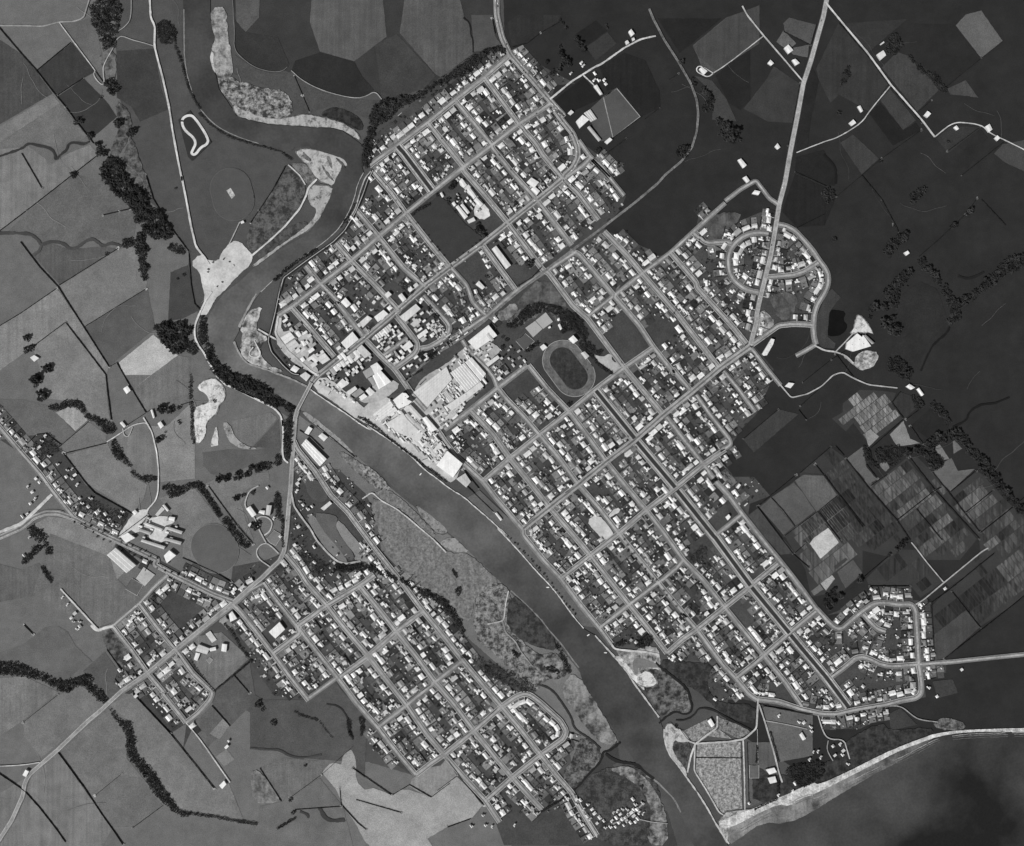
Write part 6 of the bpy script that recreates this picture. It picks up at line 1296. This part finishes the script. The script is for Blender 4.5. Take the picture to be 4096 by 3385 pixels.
# ---------------- bridge ----------------
A_, B_ = pts("I 912,1132")[0], pts("I 755,1435")[0]
Lb = math.hypot(B_[0]-A_[0], B_[1]-A_[1]); ub = ((B_[0]-A_[0])/Lb, (B_[1]-A_[1])/Lb); nb = (-ub[1], ub[0])
br = bpy.data.objects.new('bridge', None); COL.objects.link(br)
def bar(off, w_, z0, z1, name, mat, a=0, b=1):
    q = [(A_[0]+ub[0]*Lb*t+nb[0]*(off+s*w_/2), A_[1]+ub[1]*Lb*t+nb[1]*(off+s*w_/2)) for t, s in ((a, -1), (a, 1), (b, 1), (b, -1))]
    v, f = prism(q[::-1], z0, z1); return link(name, mesh(name, v, f, mat), parent=br)
bar(0, 13, 5.4, 6.4, 'deck', paved(160, .08)); bar(0, 9, 6.4, 6.46, 'carriageway', paved(138, .1))
for sg in (-1, 1): bar(sg*5.5, 2, 6.4, 6.55, 'footway', paved(200, .05)); bar(sg*6.7, .6, 6.4, 7.5, 'parapet', paved(190, .05))
for k in range(7):
    t = (k+.5)/7; bar(0, 11, .5, 5.4, 'pier', paved(140, .1), t-.008, t+.008)
tag(br, "long narrow road bridge crossing the river at the end of the main street", 'bridge')
# ---------------- houses ----------------
rg = random.Random(99)
def hshape(kind):
    """(wall verts, wall faces, roof verts, roof faces) of a unit house: 1 x 1 footprint, eaves .55, ridge 1"""
    def box(x0, x1, y0, y1, z0, z1):
        v = [(x0,y0,z0),(x1,y0,z0),(x1,y1,z0),(x0,y1,z0),(x0,y0,z1),(x1,y0,z1),(x1,y1,z1),(x0,y1,z1)]
        return v, [(0,1,5,4),(1,2,6,5),(2,3,7,6),(3,0,4,7),(4,5,6,7)]
    def gable(x0, x1, y0, y1, e, r, along_x=True, hip=0.0, ov=.035):
        x0 -= ov; x1 += ov; y0 -= ov; y1 += ov
        if along_x:
            m = (y0+y1)/2; v = [(x0,y0,e),(x1,y0,e),(x1,y1,e),(x0,y1,e),(x0+hip,m,r),(x1-hip,m,r)]
            return v, [(0,1,5,4),(2,3,4,5),(3,0,4),(1,2,5)]
        m = (x0+x1)/2; v = [(x0,y0,e),(x1,y0,e),(x1,y1,e),(x0,y1,e),(m,y0+hip,r),(m,y1-hip,r)]
        return v, [(1,2,5,4),(3,0,4,5),(0,1,4),(2,3,5)]
    def join(parts):
        V, F = [], []
        for v, f in parts:
            b = len(V); V += v; F += [tuple(i+b for i in q) for q in f]
        return V, F
    if kind == 'gabled': return join([box(-.5,.5,-.5,.5,0,.45)]), join([gable(-.5,.5,-.5,.5,.45,1)])
    if kind == 'hipped': return join([box(-.5,.5,-.5,.5,0,.45)]), join([gable(-.5,.5,-.5,.5,.45,1,True,.36)])
    if kind == 'winged': return join([box(-.5,.5,-.15,.5,0,.45), box(-.5,-.05,-.5,-.148,0,.45)]), join([gable(-.5,.5,-.15,.5,.45,.97,True,.12), gable(-.5,-.05,-.5,.17,.452,.93,False)])
    return join([box(-.5,.5,-.1,.32,0,.45), box(.05,.5,.318,.5,0,.45), box(-.5,-.08,-.5,-.098,0,.45)]), join([gable(-.5,.5,-.1,.32,.45,.95), gable(.05,.5,.11,.5,.452,.9,False), gable(-.5,-.08,-.5,.11,.453,.88,False)])
KINDS = ['gabled', 'hipped', 'winged', 'stepped']
SH = {k: hshape(k) for k in KINDS}
CH = ([(.1,-.04,.8),(.18,-.04,.8),(.18,.04,.8),(.1,.04,.8),(.1,-.04,1.12),(.18,-.04,1.12),(.18,.04,1.12),(.1,.04,1.12)], [(0,1,5,4),(1,2,6,5),(2,3,7,6),(3,0,4,7),(4,5,6,7)])
TONES = [238, 232, 224, 212, 192, 164, 124]
WM = {k: mesh('wall', *SH[k][0], WALL) for k in KINDS}
RM = {(k, t): mesh('roof', *SH[k][1], roofing(t)) for k in KINDS for t in TONES}
CM = mesh('chimney', *CH, paved(120, .1))
HOUSES = []; GRID = {}
def cellof(x, y): return int(x // 30), int(y // 30)
def clash(x, y, r):
    a, b = cellof(x, y)
    for i in (-1, 0, 1):
        for j in (-1, 0, 1):
            for q in GRID.get((a+i, b+j), ()):
                if math.hypot(q[0]-x, q[1]-y) < (r + q[2]): return True
    return False
def put(x, y, r): GRID.setdefault(cellof(x, y), []).append((x, y, r))
for p_ in BFOOT:
    cx = sum(q[0] for q in p_)/len(p_); cy = sum(q[1] for q in p_)/len(p_)
    for i in range(len(p_)):
        a, b = p_[i], p_[(i+1) % len(p_)]
        for t in range(4):
            for w_ in (.0, .35, .7): put((a[0]+(b[0]-a[0])*t/4)*(1-w_)+cx*w_, (a[1]+(b[1]-a[1])*t/4)*(1-w_)+cy*w_, 7)
SEG = {}
for R_ in ROADS:
    for a, b in zip(R_['p'][:-1], R_['p'][1:]):
        for c_ in {cellof(*a), cellof(*b)}: SEG.setdefault(c_, []).append((a, b, R_['w'], R_['res']))
def road_clear(x, y, need):
    a, b = cellof(x, y)
    for i in (-2, -1, 0, 1, 2):
        for j in (-2, -1, 0, 1, 2):
            for p, q, w_, res in SEG.get((a+i, b+j), ()):
                if segdist((x, y), p, q) < need + (max(w_, res) / 2 - 2 if res else w_ / 2): return False
    return True
def urban(x, y): return any(inside((x, y), p) for p in URB.values())
def barred(x, y): return any(inside((x, y), p) for p in NOHOUSE)
LOTS = []; SHEDS = []; DRIVES = []; APRON = []; GTREES = []; FENCE = []
ORD = lambda n: "%d%s" % (n, "th" if 10 < n % 100 < 14 else {1: "st", 2: "nd", 3: "rd"}.get(n % 10, "th"))
for R_ in ROADS:
    if R_['h'] == 'N': continue
    p = R_['p']; half = max(R_['res'], 22) / 2
    for side in (1, -1):
        if (side == 1 and R_['h'] == 'L') or (side == -1 and R_['h'] == 'R'): continue
        acc = rg.uniform(6, 14); num = 0
        for a, b in zip(p[:-1], p[1:]):
            L = math.hypot(b[0]-a[0], b[1]-a[1]); 
            if L < 1e-6: continue
            ux, uy = (b[0]-a[0])/L, (b[1]-a[1])/L; nx, ny = -uy*side, ux*side
            while acc < L:
                x0, y0 = a[0]+ux*acc, a[1]+uy*acc
                wd, dp = rg.choice(((rg.uniform(16, 25), rg.uniform(13.5, 19)), (rg.uniform(14, 19), rg.uniform(12, 16)), (rg.uniform(21, 30), rg.uniform(14, 20)))); sb = half + rg.choice((rg.uniform(5, 9), rg.uniform(6, 12), rg.uniform(8, 20))) + dp/2
                x, y = x0+nx*sb, y0+ny*sb
                step = rg.uniform(26, 34)
                if urban(x, y) and not barred(x, y) and road_clear(x, y, dp*.55) and not clash(x, y, 11.3):
                    lotx, loty = x0+nx*(half+26), y0+ny*(half+26)
                    vac = rg.random() < .06
                    LOTS.append((x0, y0, ux, uy, nx, ny, half, step, None))
                    if vac: put(x, y, 8)
                    else:
                        put(x, y, 11.2); num += 1
                        t = rg.choices(TONES, (18, 18, 17, 16, 14, 10, 8))[0]
                        kd = rg.choices(KINDS, (30, 26, 28, 16))[0]
                        sd_ = ("right" if nx > 0 else "left"); ud_ = ("lower" if ny > 0 else "upper")
                        ang = math.atan2(-uy, ux) + (0 if side == -1 else math.pi) + rg.choice((0, 0, 0, math.pi/2)) * (1 if abs(wd-dp) < 4 else 0)
                        HOUSES.append((wd*dp, x, y, wd, dp, ang, t, kd, num, "%s %s" % (ud_, sd_), R_['d']))
                        if rg.random() < .7:
                            k1, k2 = rg.choice((-1, 1)), rg.choice((-1, 0, 1)); ax_ = x + ux*k1*(wd*.5 + 1.5) + nx*k2*dp*.4; ay_ = y + uy*k1*(wd*.5 + 1.5) + ny*k2*dp*.4
                            if road_clear(ax_, ay_, 3): SHEDS.append((ax_, ay_, rg.uniform(5, 9.5), rg.uniform(4.5, 7), ang, rg.choice((t, t, 226, 200))))
                        if rg.random() < .6: APRON.append((x + ux*rg.uniform(-9, 9) - nx*rg.uniform(2, 9), y + uy*rg.uniform(-9, 9) - ny*rg.uniform(2, 9), rg.uniform(4, 9), rg.uniform(3, 7), ang))
                        if rg.random() < .55: DRIVES.append((x0+ux*(wd*.5+1.5)+nx*(half-3), y0+uy*(wd*.5+1.5)+ny*(half-3), nx, ny, rg.uniform(14, 30)))
                        if rg.random() < .75:
                            s0 = sb + dp/2 + rg.uniform(5, 16); off = rg.uniform(-8, 8); xs_, ys_ = x0+nx*s0+ux*off, y0+ny*s0+uy*off
                            if road_clear(xs_, ys_, 5) and not clash(xs_, ys_, 3.5) and not barred(xs_, ys_): SHEDS.append((xs_, ys_, rg.uniform(4, 8.5), rg.uniform(3.5, 5.5), ang, rg.choice((236, 222, 200, 160, 110)))); put(xs_, ys_, 3.5)
                    for _ in range(rg.choice((1, 1, 2, 3, 3, 4)) if not vac else 3):
                        s0 = half + rg.uniform(2, 52); off = rg.uniform(-11, 11); xt, yt = x0+nx*s0+ux*off, y0+ny*s0+uy*off; rr = rg.choice((1.8, 2.4, 3, 3.6, 4.4, 5.5))
                        if s0 < half + 24 and rr > 3: continue
                        if road_clear(xt, yt, rr) and not clash(xt, yt, rr*.45) and not barred(xt, yt): GTREES.append((xt, yt, rr, rg.random() < .6))
                    acc += step
                else: acc += 4
            acc -= L
# fill the deep middle of the blocks with a few back houses, sheds and trees
for _ in range(15000):
    x, y = rg.uniform(1000, 3950), rg.uniform(150, 3250)
    if not urban(x, y) or barred(x, y): continue
    k = rg.random()
    if k < .10:
        if road_clear(x, y, 26) and not clash(x, y, 9.5) :
            put(x, y, 8); HOUSES.append((0, x, y, rg.uniform(11, 15), rg.uniform(9, 12), .88 + rg.choice((0, 1.5708)), rg.choice(TONES), rg.choice(KINDS), 0, '', '')); 
    elif k < .45:
        if road_clear(x, y, 10) and not clash(x, y, 4.0): put(x, y, 3.5); SHEDS.append((x, y, rg.uniform(3.5, 8), rg.uniform(3, 5), .66 + rg.choice((0, 1.5708)), rg.choice((236, 226, 210, 180, 140, 100))))
    else:
        rr = rg.choice((2, 2.6, 3.2, 4, 5, 6))
        if road_clear(x, y, 4+rr) and not clash(x, y, rr*.6): GTREES.append((x, y, rr, rg.random() < .75))
# extra single houses the photograph shows off the street rows: x, y of roof centres
EXTRA = [("the lower left corner lane", "D 1040,330 1070,350 985,370 1000,350 970,480 1000,470 1120,580"), ("the white clay track", "D 640,30 660,10 610,-30 590,-60; O 130,1225 140,1240 155,1258 165,1275"), ("the sports club drive", "R 470,620 465,690 510,690 570,690 330,510 350,540 220,620 200,640 585,730"),
 ("the upper lane by the market gardens", "X 700,390 715,420 775,400 835,415 905,430 970,430 1020,430"), ("the coast road", "X 1205,1135 1340,1130 1510,1120 1200,1285 1280,1370 1355,360"), ("the beach cottages", "b 70,410 95,408 110,440 50,452 175,380 215,370 230,405 185,430 225,425 255,475; X 400,1640 360,1620"),
 ("the camp row", "a 1120,355 1135,357 1150,360 1165,363 1190,385 1195,410 1000,318 1180,585 1085,770 1097,725 820,845 998,795 770,220"), ("the bottom suburb", "f 860,825 905,850 945,905 920,940 960,965 1000,950 1050,950 1075,930 1100,910 1140,880 1175,820 1150,870 1190,850 885,975 1120,975 1160,960 1190,955 1145,910 840,850 880,880 900,920 930,880 975,930 1010,990 1040,985 1070,985 1090,960 1110,940 1060,900 1130,930 1165,900 1200,880 1180,920 835,820 870,810"), ("the river mouth lane", "a 120,820 135,850 180,842 95,875 30,890 15,950 50,935 70,915 95,912 45,905 185,905 75,980 110,965 140,958 150,935 5,970 20,920 55,960 110,900 125,880 60,880 150,870 160,900 85,950 35,985"),
 ("the old far left gardens", "C 230,605 330,590 410,665 300,660 390,770 430,800 440,855 465,905 550,835 595,850 510,950 575,1000 800,1130 770,1185 860,1225 990,1160 730,1080 820,1110 620,820 600,770 350,540 380,500 680,1050 900,1180 235,915 270,960 295,1015 255,1055 250,1330 205,1480 330,880 300,850 470,960 540,1040 640,1090 700,1130 750,1010 660,1010 930,1230 1010,1120 870,1140 640,900 560,780 480,730 310,640 280,600"), ("the farm below the far left street", "C 230,930 270,970 290,1000 260,1050 230,1140 190,1160"), ("the hospital lane", "L 1310,700 1290,745 1285,825 1315,930 1350,970 1400,1010 1445,985 1300,1200 1350,1280 1260,1390 1465,1410 1310,530 1110,1300 1045,1110 975,790"), ("the bottom grassland street", "f 275,915 205,980 290,975 330,985 465,975 540,910 395,835 365,860 460,785 485,845 530,860")]
for d_, s_ in EXTRA:
    for i_, (x, y) in enumerate(pts(s_)):
        if clash(x, y, 5): continue
        put(x, y, 8); a_ = rg.choice((.62, .70, 2.2, 2.26)); HOUSES.append((rg.uniform(120, 200), x, y, rg.uniform(10, 16), rg.uniform(8, 12), a_, rg.choice(TONES[:4]), rg.choice(KINDS), i_ + 1, '', d_))
LOOK = {238: 'white', 232: 'bright', 224: 'pale', 212: 'light', 192: 'grey', 164: 'dull', 124: 'dark'}
HOUSES.sort(key=lambda h: -h[0])
rest = HOUSES[300:]
for (ar, x, y, wd, dp, ang, t, kd, num, sd_, d_) in HOUSES[:300]:
    o = bpy.data.objects.new('house', None); COL.objects.link(o); o.location = wx((x, y), GZ); o.rotation_euler = (0, 0, ang); o.scale = (wd*PX, dp*PX, rg.uniform(5.8, 7.4))
    link('wall', WM[kd], parent=o); r_ = link('roof', RM[(kd, t)], parent=o)
    if rg.random() < .6: link('chimney', CM, parent=r_)
    tag(o, ("%s %s house, %s on %s, %s" % (LOOK[t], kd, ORD(num), sd_, d_)) if sd_ else "%s %s house, %s listed of %s" % (LOOK[t], kd, ORD(num), d_), 'house', "houses along the streets")
class Bag:
    def __init__(s): s.v = []; s.f = []; s.t = []
    def add(s, v, f, t):
        b = len(s.v); s.v += v; s.f += [tuple(i+b for i in q) for q in f]; s.t += [t] * len(f)
    def out(s, name, mat, label, cat, kind='stuff', parent=None):
        me = mesh(name, s.v, s.f, mat); at = me.attributes.new('tone', 'FLOAT', 'FACE'); at.data.foreach_set('value', s.t)
        o = link(name, me, parent=parent)
        if not parent: tag(o, label, cat, kind=kind)
        else: o['kind'] = kind
        return o
def xf(V, x, y, z, sx_, sy_, sz_, a):
    c, s_ = math.cos(a), math.sin(a); X, Y, _ = wx((x, y))
    return [(X + c*v[0]*sx_ - s_*v[1]*sy_, Y + s_*v[0]*sx_ + c*v[1]*sy_, z + v[2]*sz_) for v in V]
TONEMAT = roofing(200, 'tone')
bag = Bag()
for (ar, x, y, wd, dp, ang, t, kd, *_r) in rest:
    hh = rg.uniform(5.6, 7.2); (wv, wf), (rv, rf) = SH[kd]
    bag.add(xf(wv, x, y, GZ, wd*PX, dp*PX, hh, ang), wf, lin(190)); bag.add(xf(rv, x, y, GZ, wd*PX, dp*PX, hh, ang), rf, lin(t * rg.uniform(.95, 1.02)))
bag.out('houses', TONEMAT, "the many further small houses packed through the town blocks", 'houses')
bag = Bag(); SHEDS.sort(key=lambda q: -q[2]*q[3]); SW = mesh('wall', *SH['gabled'][0], WALL)
for i_, (x, y, wd, dp, a, t) in enumerate(SHEDS):
    if i_ < 120:
        o = bpy.data.objects.new('shed', None); COL.objects.link(o); o.location = wx((x, y), GZ); o.rotation_euler = (0, 0, a); o.scale = (wd*PX, dp*PX, 3.2)
        link('wall', SW, parent=o); link('roof', RM[('gabled', min(TONES, key=lambda q: abs(q-t)))], parent=o)
        n_ = min((h for h in HOUSES if h[10]), key=lambda h: (h[1]-x)**2 + (h[2]-y)**2)
        tag(o, "%s %s shed, %s house, %s%s" % ('wide' if i_ % 2 else 'small', 'white' if t > 215 else 'grey' if t > 150 else 'dark', ORD(n_[8]), n_[9] + ", " if n_[9] else "", n_[10]), 'shed', "backyard sheds")
    else:
        (wv, wf), (rv, rf) = SH['gabled']; bag.add(xf(wv, x, y, GZ, wd*PX, dp*PX, 2.9, a), wf, lin(170)); bag.add(xf(rv, x, y, GZ, wd*PX, dp*PX, 2.9, a), rf, lin(t))
bag.out('garden_sheds', TONEMAT, "small sheds and garages scattered through the back gardens", 'sheds')
# garden plots, drives, boundary hedges
bag = Bag()
for (x0, y0, ux, uy, nx, ny, half, step, _q) in LOTS:
    dep = 52; z = 1.62 + rg.random() * .3
    for d0, d1 in ((1, rg.uniform(20, 30)), (None, None)):
        if d0 is None: d0, d1 = last, dep
        last = d1
        q = [(x0+ux*i+nx*(half+j), y0+uy*i+ny*(half+j)) for i, j in ((-step/2+.9, d0), (step/2-.9, d0), (step/2-.9, d1-.8), (-step/2+.9, d1-.8))]
        m_ = ((q[0][0]+q[2][0])/2, (q[0][1]+q[2][1])/2)
        if barred(*m_): continue
        bag.add([wx(c, z) for c in q], [(0, 1, 2, 3)], lin((rg.choice((54, 70, 84, 96, 106, 116, 126)) + rg.uniform(-8, 8)) * (1.06 if x0 < 1900 and y0 > 1900 else .92 if x0 > 2500 else 1))); z += .001
bag.out('lawns', ground(80, .35, .25, 0, 0, 1, 'tone'), "patchwork of lawns and vegetable plots behind the houses", 'lawns')
bag = Bag()
for (x, y, nx, ny, L) in DRIVES:
    z = 2.36 + rg.random()*.05
    bag.add([wx(c, z) for c in ((x-ny*1.2, y+nx*1.2), (x+ny*1.2, y-nx*1.2), (x+ny*1.2+nx*L, y-nx*1.2+ny*L), (x-ny*1.2+nx*L, y+nx*1.2+ny*L))], [(0, 1, 2, 3)], lin(rg.uniform(160, 215)))
for (x, y, w_, d_, a) in APRON: bag.add(xf([(-.5,-.5,0),(.5,-.5,0),(.5,.5,0),(-.5,.5,0)], x, y, 2.28 + rg.random()*.06, w_*PX, d_*PX, 1, a), [(0,1,2,3)], lin(rg.choice((120, 150, 176, 200))))
bag.out('driveways', paved(190, .1) if False else TONEMAT, "narrow concrete driveways running in from the streets", 'driveways')
bag = Bag()
for (x0, y0, ux, uy, nx, ny, half, step, _q) in LOTS:
    if rg.random() < .3: continue
    for i, j0, j1 in ((step/2, half+8, half+50),):
        w_ = rg.uniform(.5, 1.1); a = (x0+ux*i+nx*j0, y0+uy*i+ny*j0); b = (x0+ux*i+nx*j1, y0+uy*i+ny*j1)
        if barred(*a) or barred(*b): continue
        v, f = prism([(a[0]-ux*w_, a[1]-uy*w_), (a[0]+ux*w_, a[1]+uy*w_), (b[0]+ux*w_, b[1]+uy*w_), (b[0]-ux*w_, b[1]-uy*w_)], 1.6, GZ + rg.uniform(1.2, 2.4)); bag.add(v, f, lin(30))
bag.out('garden_hedges', TONEMAT, "thin dark hedges and fences between the house lots", 'hedges')
bag = Bag()
for _ in range(9000):
    x, y = rg.uniform(1000, 3950), rg.uniform(150, 3250)
    if not urban(x, y) or barred(x, y) or not road_clear(x, y, 3): continue
    a = .66 + rg.choice((0, 1.5708)) + rg.uniform(-.06, .06); w_, d_ = rg.choice(((8, 6), (12, 2), (6, 9), (4, 3), (16, 1.6), (10, 8), (3, 3))); k = rg.uniform(.6, 1.3)
    bag.add(xf([(-.5,-.5,0),(.5,-.5,0),(.5,.5,0),(-.5,.5,0)], x, y, 1.95 + rg.random()*.3, w_*k*PX, d_*k*PX, 1, a), [(0,1,2,3)], lin(rg.choice((34, 40, 46, 54, 120, 140, 180))))
bag.out('garden_paving', ground(80, .3, .2, 0, 0, 2, 'tone'), "beds, paths and bare patches in the house gardens", 'garden beds')
# ---------------- trees placed ----------------
TREES = [t for t in TREES if t[2] > 1]
big = sorted(range(len(TREES)), key=lambda i: -TREES[i][2])[:300]; bigset = set(big)
for i in big:
    x, y, r, dk, d_, k = TREES[i]; tree_obj(x, y, r * 1.08, dk, "%s tree, %s down %s" % ('big dark' if r > 10 else 'dark' if dk else 'leafy', ORD(k), d_), "large trees of the belts and groves")
def woods(name, items, mat_t, label, n):
    protos = [crown_verts(1.0, 1.4, n, random.Random(300+k)) for k in range(8)]; V = []; F = []
    for (x, y, r, dk) in items:
        v, f = rt.choice(protos); b = len(V); V += xf(v, x, y, GZ - .3, r*PX*1.08, r*PX*1.08, r*PX*rt.uniform(.75, 1.05), rt.uniform(0, 6.28)); F += [tuple(i+b for i in q) for q in f]
    tag(link(name, mesh(name, V, F, foliage(mat_t))), label, 'trees', kind='stuff')
woods('woodland', [(t[0], t[1], t[2], t[3]) for i, t in enumerate(TREES) if i not in bigset and t[3]], 40, "the smaller dark trees and bushes filling the belts and gullies", 22)
woods('garden_trees', [g for g in GTREES if g[3]] , 36, "dark garden trees dotted through the town blocks", 14)
woods('garden_bushes', [g for g in GTREES if not g[3]] + [(t[0], t[1], t[2], t[3]) for i, t in enumerate(TREES) if i not in bigset and not t[3]], 58, "greyer shrubs and fruit trees in the house gardens", 12)
# ---------------- cars and boats ----------------
def car_mesh(t):
    v = []; f = []
    for (x0, x1, w_, z0, z1) in ((-2.2, 2.2, .9, .35, .95), (-1.3, .9, .78, .95, 1.5)):
        b = len(v); k = .12 if z1 < 1 else .35
        v += [(x0,-w_,z0),(x1,-w_,z0),(x1,w_,z0),(x0,w_,z0),(x0+k,-w_*.9,z1),(x1-k,-w_*.9,z1),(x1-k,w_*.9,z1),(x0+k,w_*.9,z1)]
        f += [tuple(b+i for i in q) for q in ((0,1,5,4),(1,2,6,5),(2,3,7,6),(3,0,4,7),(4,5,6,7))]
    for cx_ in (-1.4, 1.4):
        for cy_ in (-.85, .85):
            b = len(v); v += [(cx_+math.cos(k*1.047)*.33, cy_+s*.1, .33+math.sin(k*1.047)*.33) for s in (-1, 1) for k in range(6)]
            f += [tuple(b+i for i in range(6)), tuple(b+11-i for i in range(6))] + [(b+i, b+(i+1) % 6, b+6+(i+1) % 6, b+6+i) for i in range(6)]
    return mesh('car', v, f, paved(t, .03))
CARS = [car_mesh(t) for t in (228, 212, 120, 50)]; rc = random.Random(8); cn = 0
for R_ in ROADS:
    if R_['cls'] not in 'smh' or cn >= 90: continue
    p = R_['p']; k = 0
    for i in range(2, len(p)-2):
        if rc.random() < (.30 if R_['d'] == 'the main street' else .035) and cn < 90:
            a, b = p[i], p[i+1]; L = math.hypot(b[0]-a[0], b[1]-a[1]) or 1; sg = rc.choice((-1, 1)); off = R_['w']/2 - 1.2
            ci = rc.randrange(4); o = link('car', CARS[ci]); cnm = ('white', 'pale', 'grey', 'dark')[ci]
            o.location = wx((a[0] - (b[1]-a[1])/L*off*sg, a[1] + (b[0]-a[0])/L*off*sg), Z['road'] + .05); o.rotation_euler = (0, 0, math.atan2(-(b[1]-a[1]), b[0]-a[0]) + (0 if sg > 0 else math.pi)); o.scale = (1.15,)*3
            k += 1; cn += 1; tag(o, "small %s car, %s along %s" % (cnm, ORD(k), R_['d']), 'car', "cars on the streets")
v = [(-3,0,.3),(-2.6,-1,.7),(1.6,-1.1,.7),(3.4,0,.9),(1.6,1.1,.7),(-2.6,1,.7),(0,0,.1),(-2.2,-.7,.45),(1.4,-.8,.45),(2.6,0,.5),(1.4,.8,.45),(-2.2,.7,.45)]
f = [(0,1,6),(1,2,6),(2,3,6),(3,4,6),(4,5,6),(5,0,6),(1,7,8,2),(2,8,9,3),(3,9,10,4),(4,10,11,5),(5,11,7,1),(7,11,10,9,8)]
BM = mesh('boat', v, f, paved(232, .05))
for s_, lb_ in (("M 610,912", "tiny white boat in the middle of the river by the cold store"), ("U 1057,1156", "white dinghy moored where the riverside street ends"), ("U 1237,1341", "white dinghy moored by the sandy lagoon track"), ("I 1412,1560", "pale punt at the works river bank"), ("U 632,655", "small boat near the tree planted river bank")):
    o = link('boat', BM); o.location = wx(pts(s_)[0], 2.5); o.rotation_euler = (0, 0, rc.uniform(0, 6)); o.scale = (1.6,)*3; tag(o, lb_, 'boat', "small boats on the river")
print("houses", len(HOUSES), "sheds", len(SHEDS), "trees", len(TREES), "garden", len(GTREES), "cars", cn)
